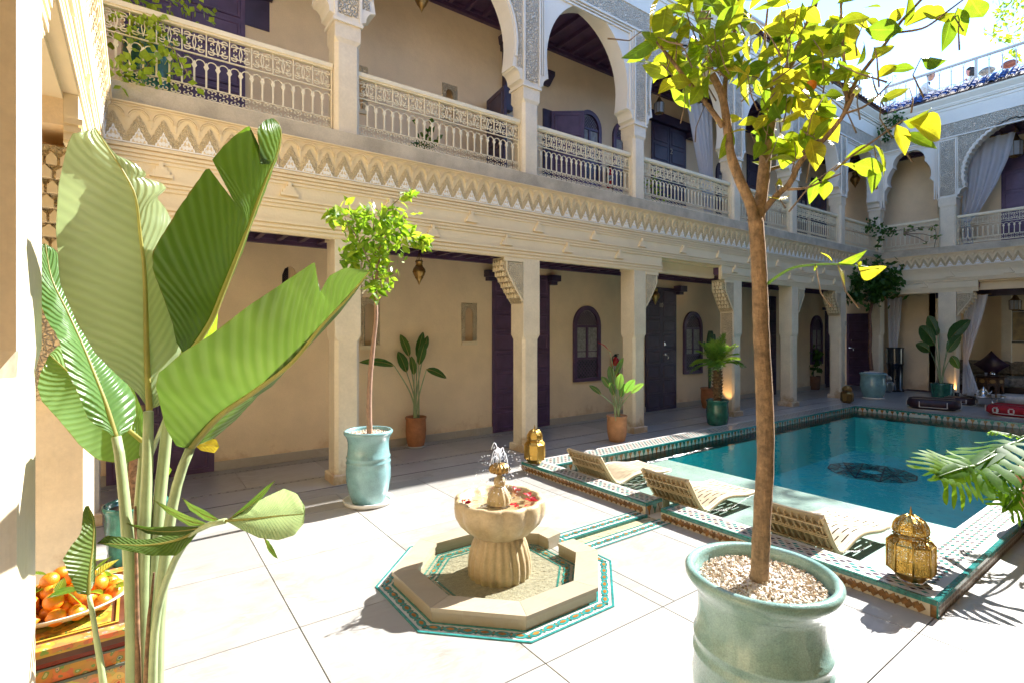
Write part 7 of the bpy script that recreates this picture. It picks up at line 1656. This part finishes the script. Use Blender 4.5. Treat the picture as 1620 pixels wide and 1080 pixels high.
for k in range(3): ob('seat_cushion',cushion_box(0,1.2,-2.8+k*1.66,-2.8+k*1.66+1.64,.161,.42),SOB,t); ob('back_cushion',cushion_box(.85,1.18,-2.8+k*1.66,-2.8+k*1.66+1.64,.421,.80,.1),SOF,t)
def throw(label,loc,s,m,rot): 
    b=B()
    def fn(sg):
        def g(u,v):
            x,y=(u-.5)*2,(v-.5)*2; pin=1-.12*(1-abs(x)**2)*abs(y)-.12*(1-abs(y)**2)*abs(x); return (x*s*pin,sg*s*.34*((1-x*x)*(1-y*y))**.5,y*s*pin)
        return g
    b.grid(fn(1),10,10); b.grid(fn(-1),10,10); o=ob('cushion',b,m,None,loc,rot); return tag(o,label,'cushion')
PCU=mat('plum_satin',(.055,.022,.05),.35,.25,8)
throw('plum satin cushion standing on its point on the sofa behind the carved table',(18.85,[3.7989275730622616][0],.72),.27,PCU,(0,pi/4,pi/2))
throw('tan cushion leaning at the right end of the sofa',(18.95,3.05,.66),.24,SOF,(0,.6,pi/2-.3))
q=(17.662,5.053,0); t=thing('wooden_chest','red-brown carved wooden daybed with pale bedding beside the heater','daybed',(17.75,5.0,0)); RWD=mat('red_carved_wood',(.16,.035,.015),.4,.3,12,'carve',30,.008); b=B(); b.box(-.05,.8,-.60,.30,.06,.46); ob('body',b,RWD,t); ob('base',B().box(-.07,.82,-.62,.32,.011,.059),RWD,t); ob('rim',B().box(-.07,.82,-.62,.32,.461,.49),RWD,t); ob('mattress',cushion_box(-.04,.79,-.58,.28,.491,.60),mat('pink_white_bedding',(.6,.5,.46),.9,.15,16,'noise',30,.006),t)
throw('silver-grey cushion on the red daybed',(17.95,5.02,.78),.20,mat('silver_velvet',(.45,.43,.42),.6,.3,20),(0,.1,pi/2+.2)); throw('plum cushion leaning on the red daybed',(17.95,4.68,.76),.20,PCU,(0,.7,pi/2)); throw('pale patterned cushion at the back of the red daybed',(18.25,4.62,.80),.20,SOB,(0,.2,pi/2))
def picture(label,loc,rz,w,h,m):
    t=thing('framed_picture',label,'picture',loc,rz,None); b=B(); 
    for x0,x1,z0,z1 in ((-w/2,-w/2+.035,0,h),(w/2-.035,w/2,0,h),(-w/2+.035,w/2-.035,0,.035),(-w/2+.035,w/2-.035,h-.035,h)): b.box(x0,x1,-.03,0,z0,z1)
    ob('frame',b,mat('black_frame',(.02,.015,.012),.35),t); b=B(); b.box(-w/2+.035,w/2-.035,-.012,-.002,.035,h-.035); ob('mount',b,mat('cream_mount',(.5,.46,.38),.7),t); b=B(); b.box(-w/2+.06,w/2-.06,-.016,-.0125,.06,h-.06); ob('print',b,m,t); return t
p=(19.7,5.733,1.561); picture('narrow black-framed picture on the lounge wall beside the heater',(19.75,p[1],1.60),-pi/2,.24,.70,mat('dark_print',(.05,.05,.05),.4,.9,14,col2=(.2,.18,.16)))
p=(19.7,3.4,1.339); picture('black-framed picture on the lounge wall at the right edge',(19.75,p[1]-.05,1.30),-pi/2,.48,.90,mat('ochre_print',(.42,.30,.14),.6,.5,5,col2=(.2,.15,.09)))
EXR=mat('extinguisher_red',(.45,.012,.015),.25,.1,10)
def exting(label,loc):
    t=thing('fire_extinguisher',label,'fire extinguisher',loc,0,'red fire extinguishers'); b=B(); b.lathe([(.001,0),(.06,0),(.065,.02),(.065,.30),(.05,.35),(.025,.365),(.025,.39)],18); ob('body',b,EXR,t); b=B(); b.lathe([(.026,.385),(.03,.41),(.02,.43)],10); b.box(-.01,.07,-.012,.012,.42,.435); b.box(-.01,.06,-.010,.010,.395,.405); ob('valve',b,HB,t); b=B(); b.tube([(-.02,0,.41),(-.09,-.01,.38),(-.10,-.01,.25),(-.08,0,.10)],.010,6); ob('hose',b,HB,t); ob('label_plate',B().lathe([(.0665,.12),(.0665,.22)],18),mat('white_label',(.7,.68,.64),.5,.5,20),t)
p=(7.321,6.78,0.755); exting('red fire extinguisher on the ground-floor wall behind the red-bloom plant',(p[0],6.78,p[2])); p=(7.136,6.75,4.266); exting('red fire extinguisher behind the third balcony railing',(p[0],6.75,p[2]))
def uplight(label,loc):
    t=thing('uplight',label,'spotlight',loc,0,'small black uplights at the pillars'); b=B(); b.lathe([(.05,.0),(.05,.012),(.015,.015),(.015,.05)],12); b.lathe([(.03,.05),(.045,.06),(.05,.14),(.04,.14),(.001,.09)],12); ob('housing',b,HB,t)
    ld=bpy.data.lights.new('uplight_lamp','SPOT'); ld.energy=5; ld.color=(1,.55,.2); ld.spot_size=radians(70); ld.shadow_soft_size=.03; lo=bpy.data.objects.new('uplight_lamp',ld); COL.objects.link(lo); lo.location=(loc[0]*UNIT,loc[1]*UNIT,(loc[2]+.13)*UNIT); lo.rotation_euler=(pi,0,0)
uplight('small black uplight at the foot of the far pillar',(16.15,[3.88][0],0)); uplight('small black uplight behind the palm at the fourth column',(9.02,5.60,0))
NUM=mat('pale_numeral',(.5,.45,.38),.5)
def numeral(s,par,loc,size,rz=0):
    cu=bpy.data.curves.new('numeral','FONT'); cu.body=s; cu.size=size; cu.extrude=.003; o=bpy.data.objects.new('door_number',cu); COL.objects.link(o); dg=bpy.context.evaluated_depsgraph_get(); me=bpy.data.meshes.new_from_object(o.evaluated_get(dg)); bpy.data.objects.remove(o); me.materials.clear(); me.materials.append(NUM); ob('door_number',me,None,par,loc,(pi/2,0,rz))
numeral('10',left,(8.64,GD-.052,2.10),.13); numeral('2',left,(9.0,GD-.052,5.30),.16); numeral('11',far,(-.60,GD-.004,2.30),.14); numeral('8',left,(13.98,-.012,1.75),.16)

# ================================================================== drawing units to metres
bpy.context.view_layer.update()
for me in bpy.data.meshes: me.transform(Matrix.Scale(UNIT,4))
for o in S.objects:
    if o.type in ('CAMERA','LIGHT'): continue
    o.location=o.location*UNIT
    for md in o.modifiers:
        pass
bpy.context.view_layer.update()
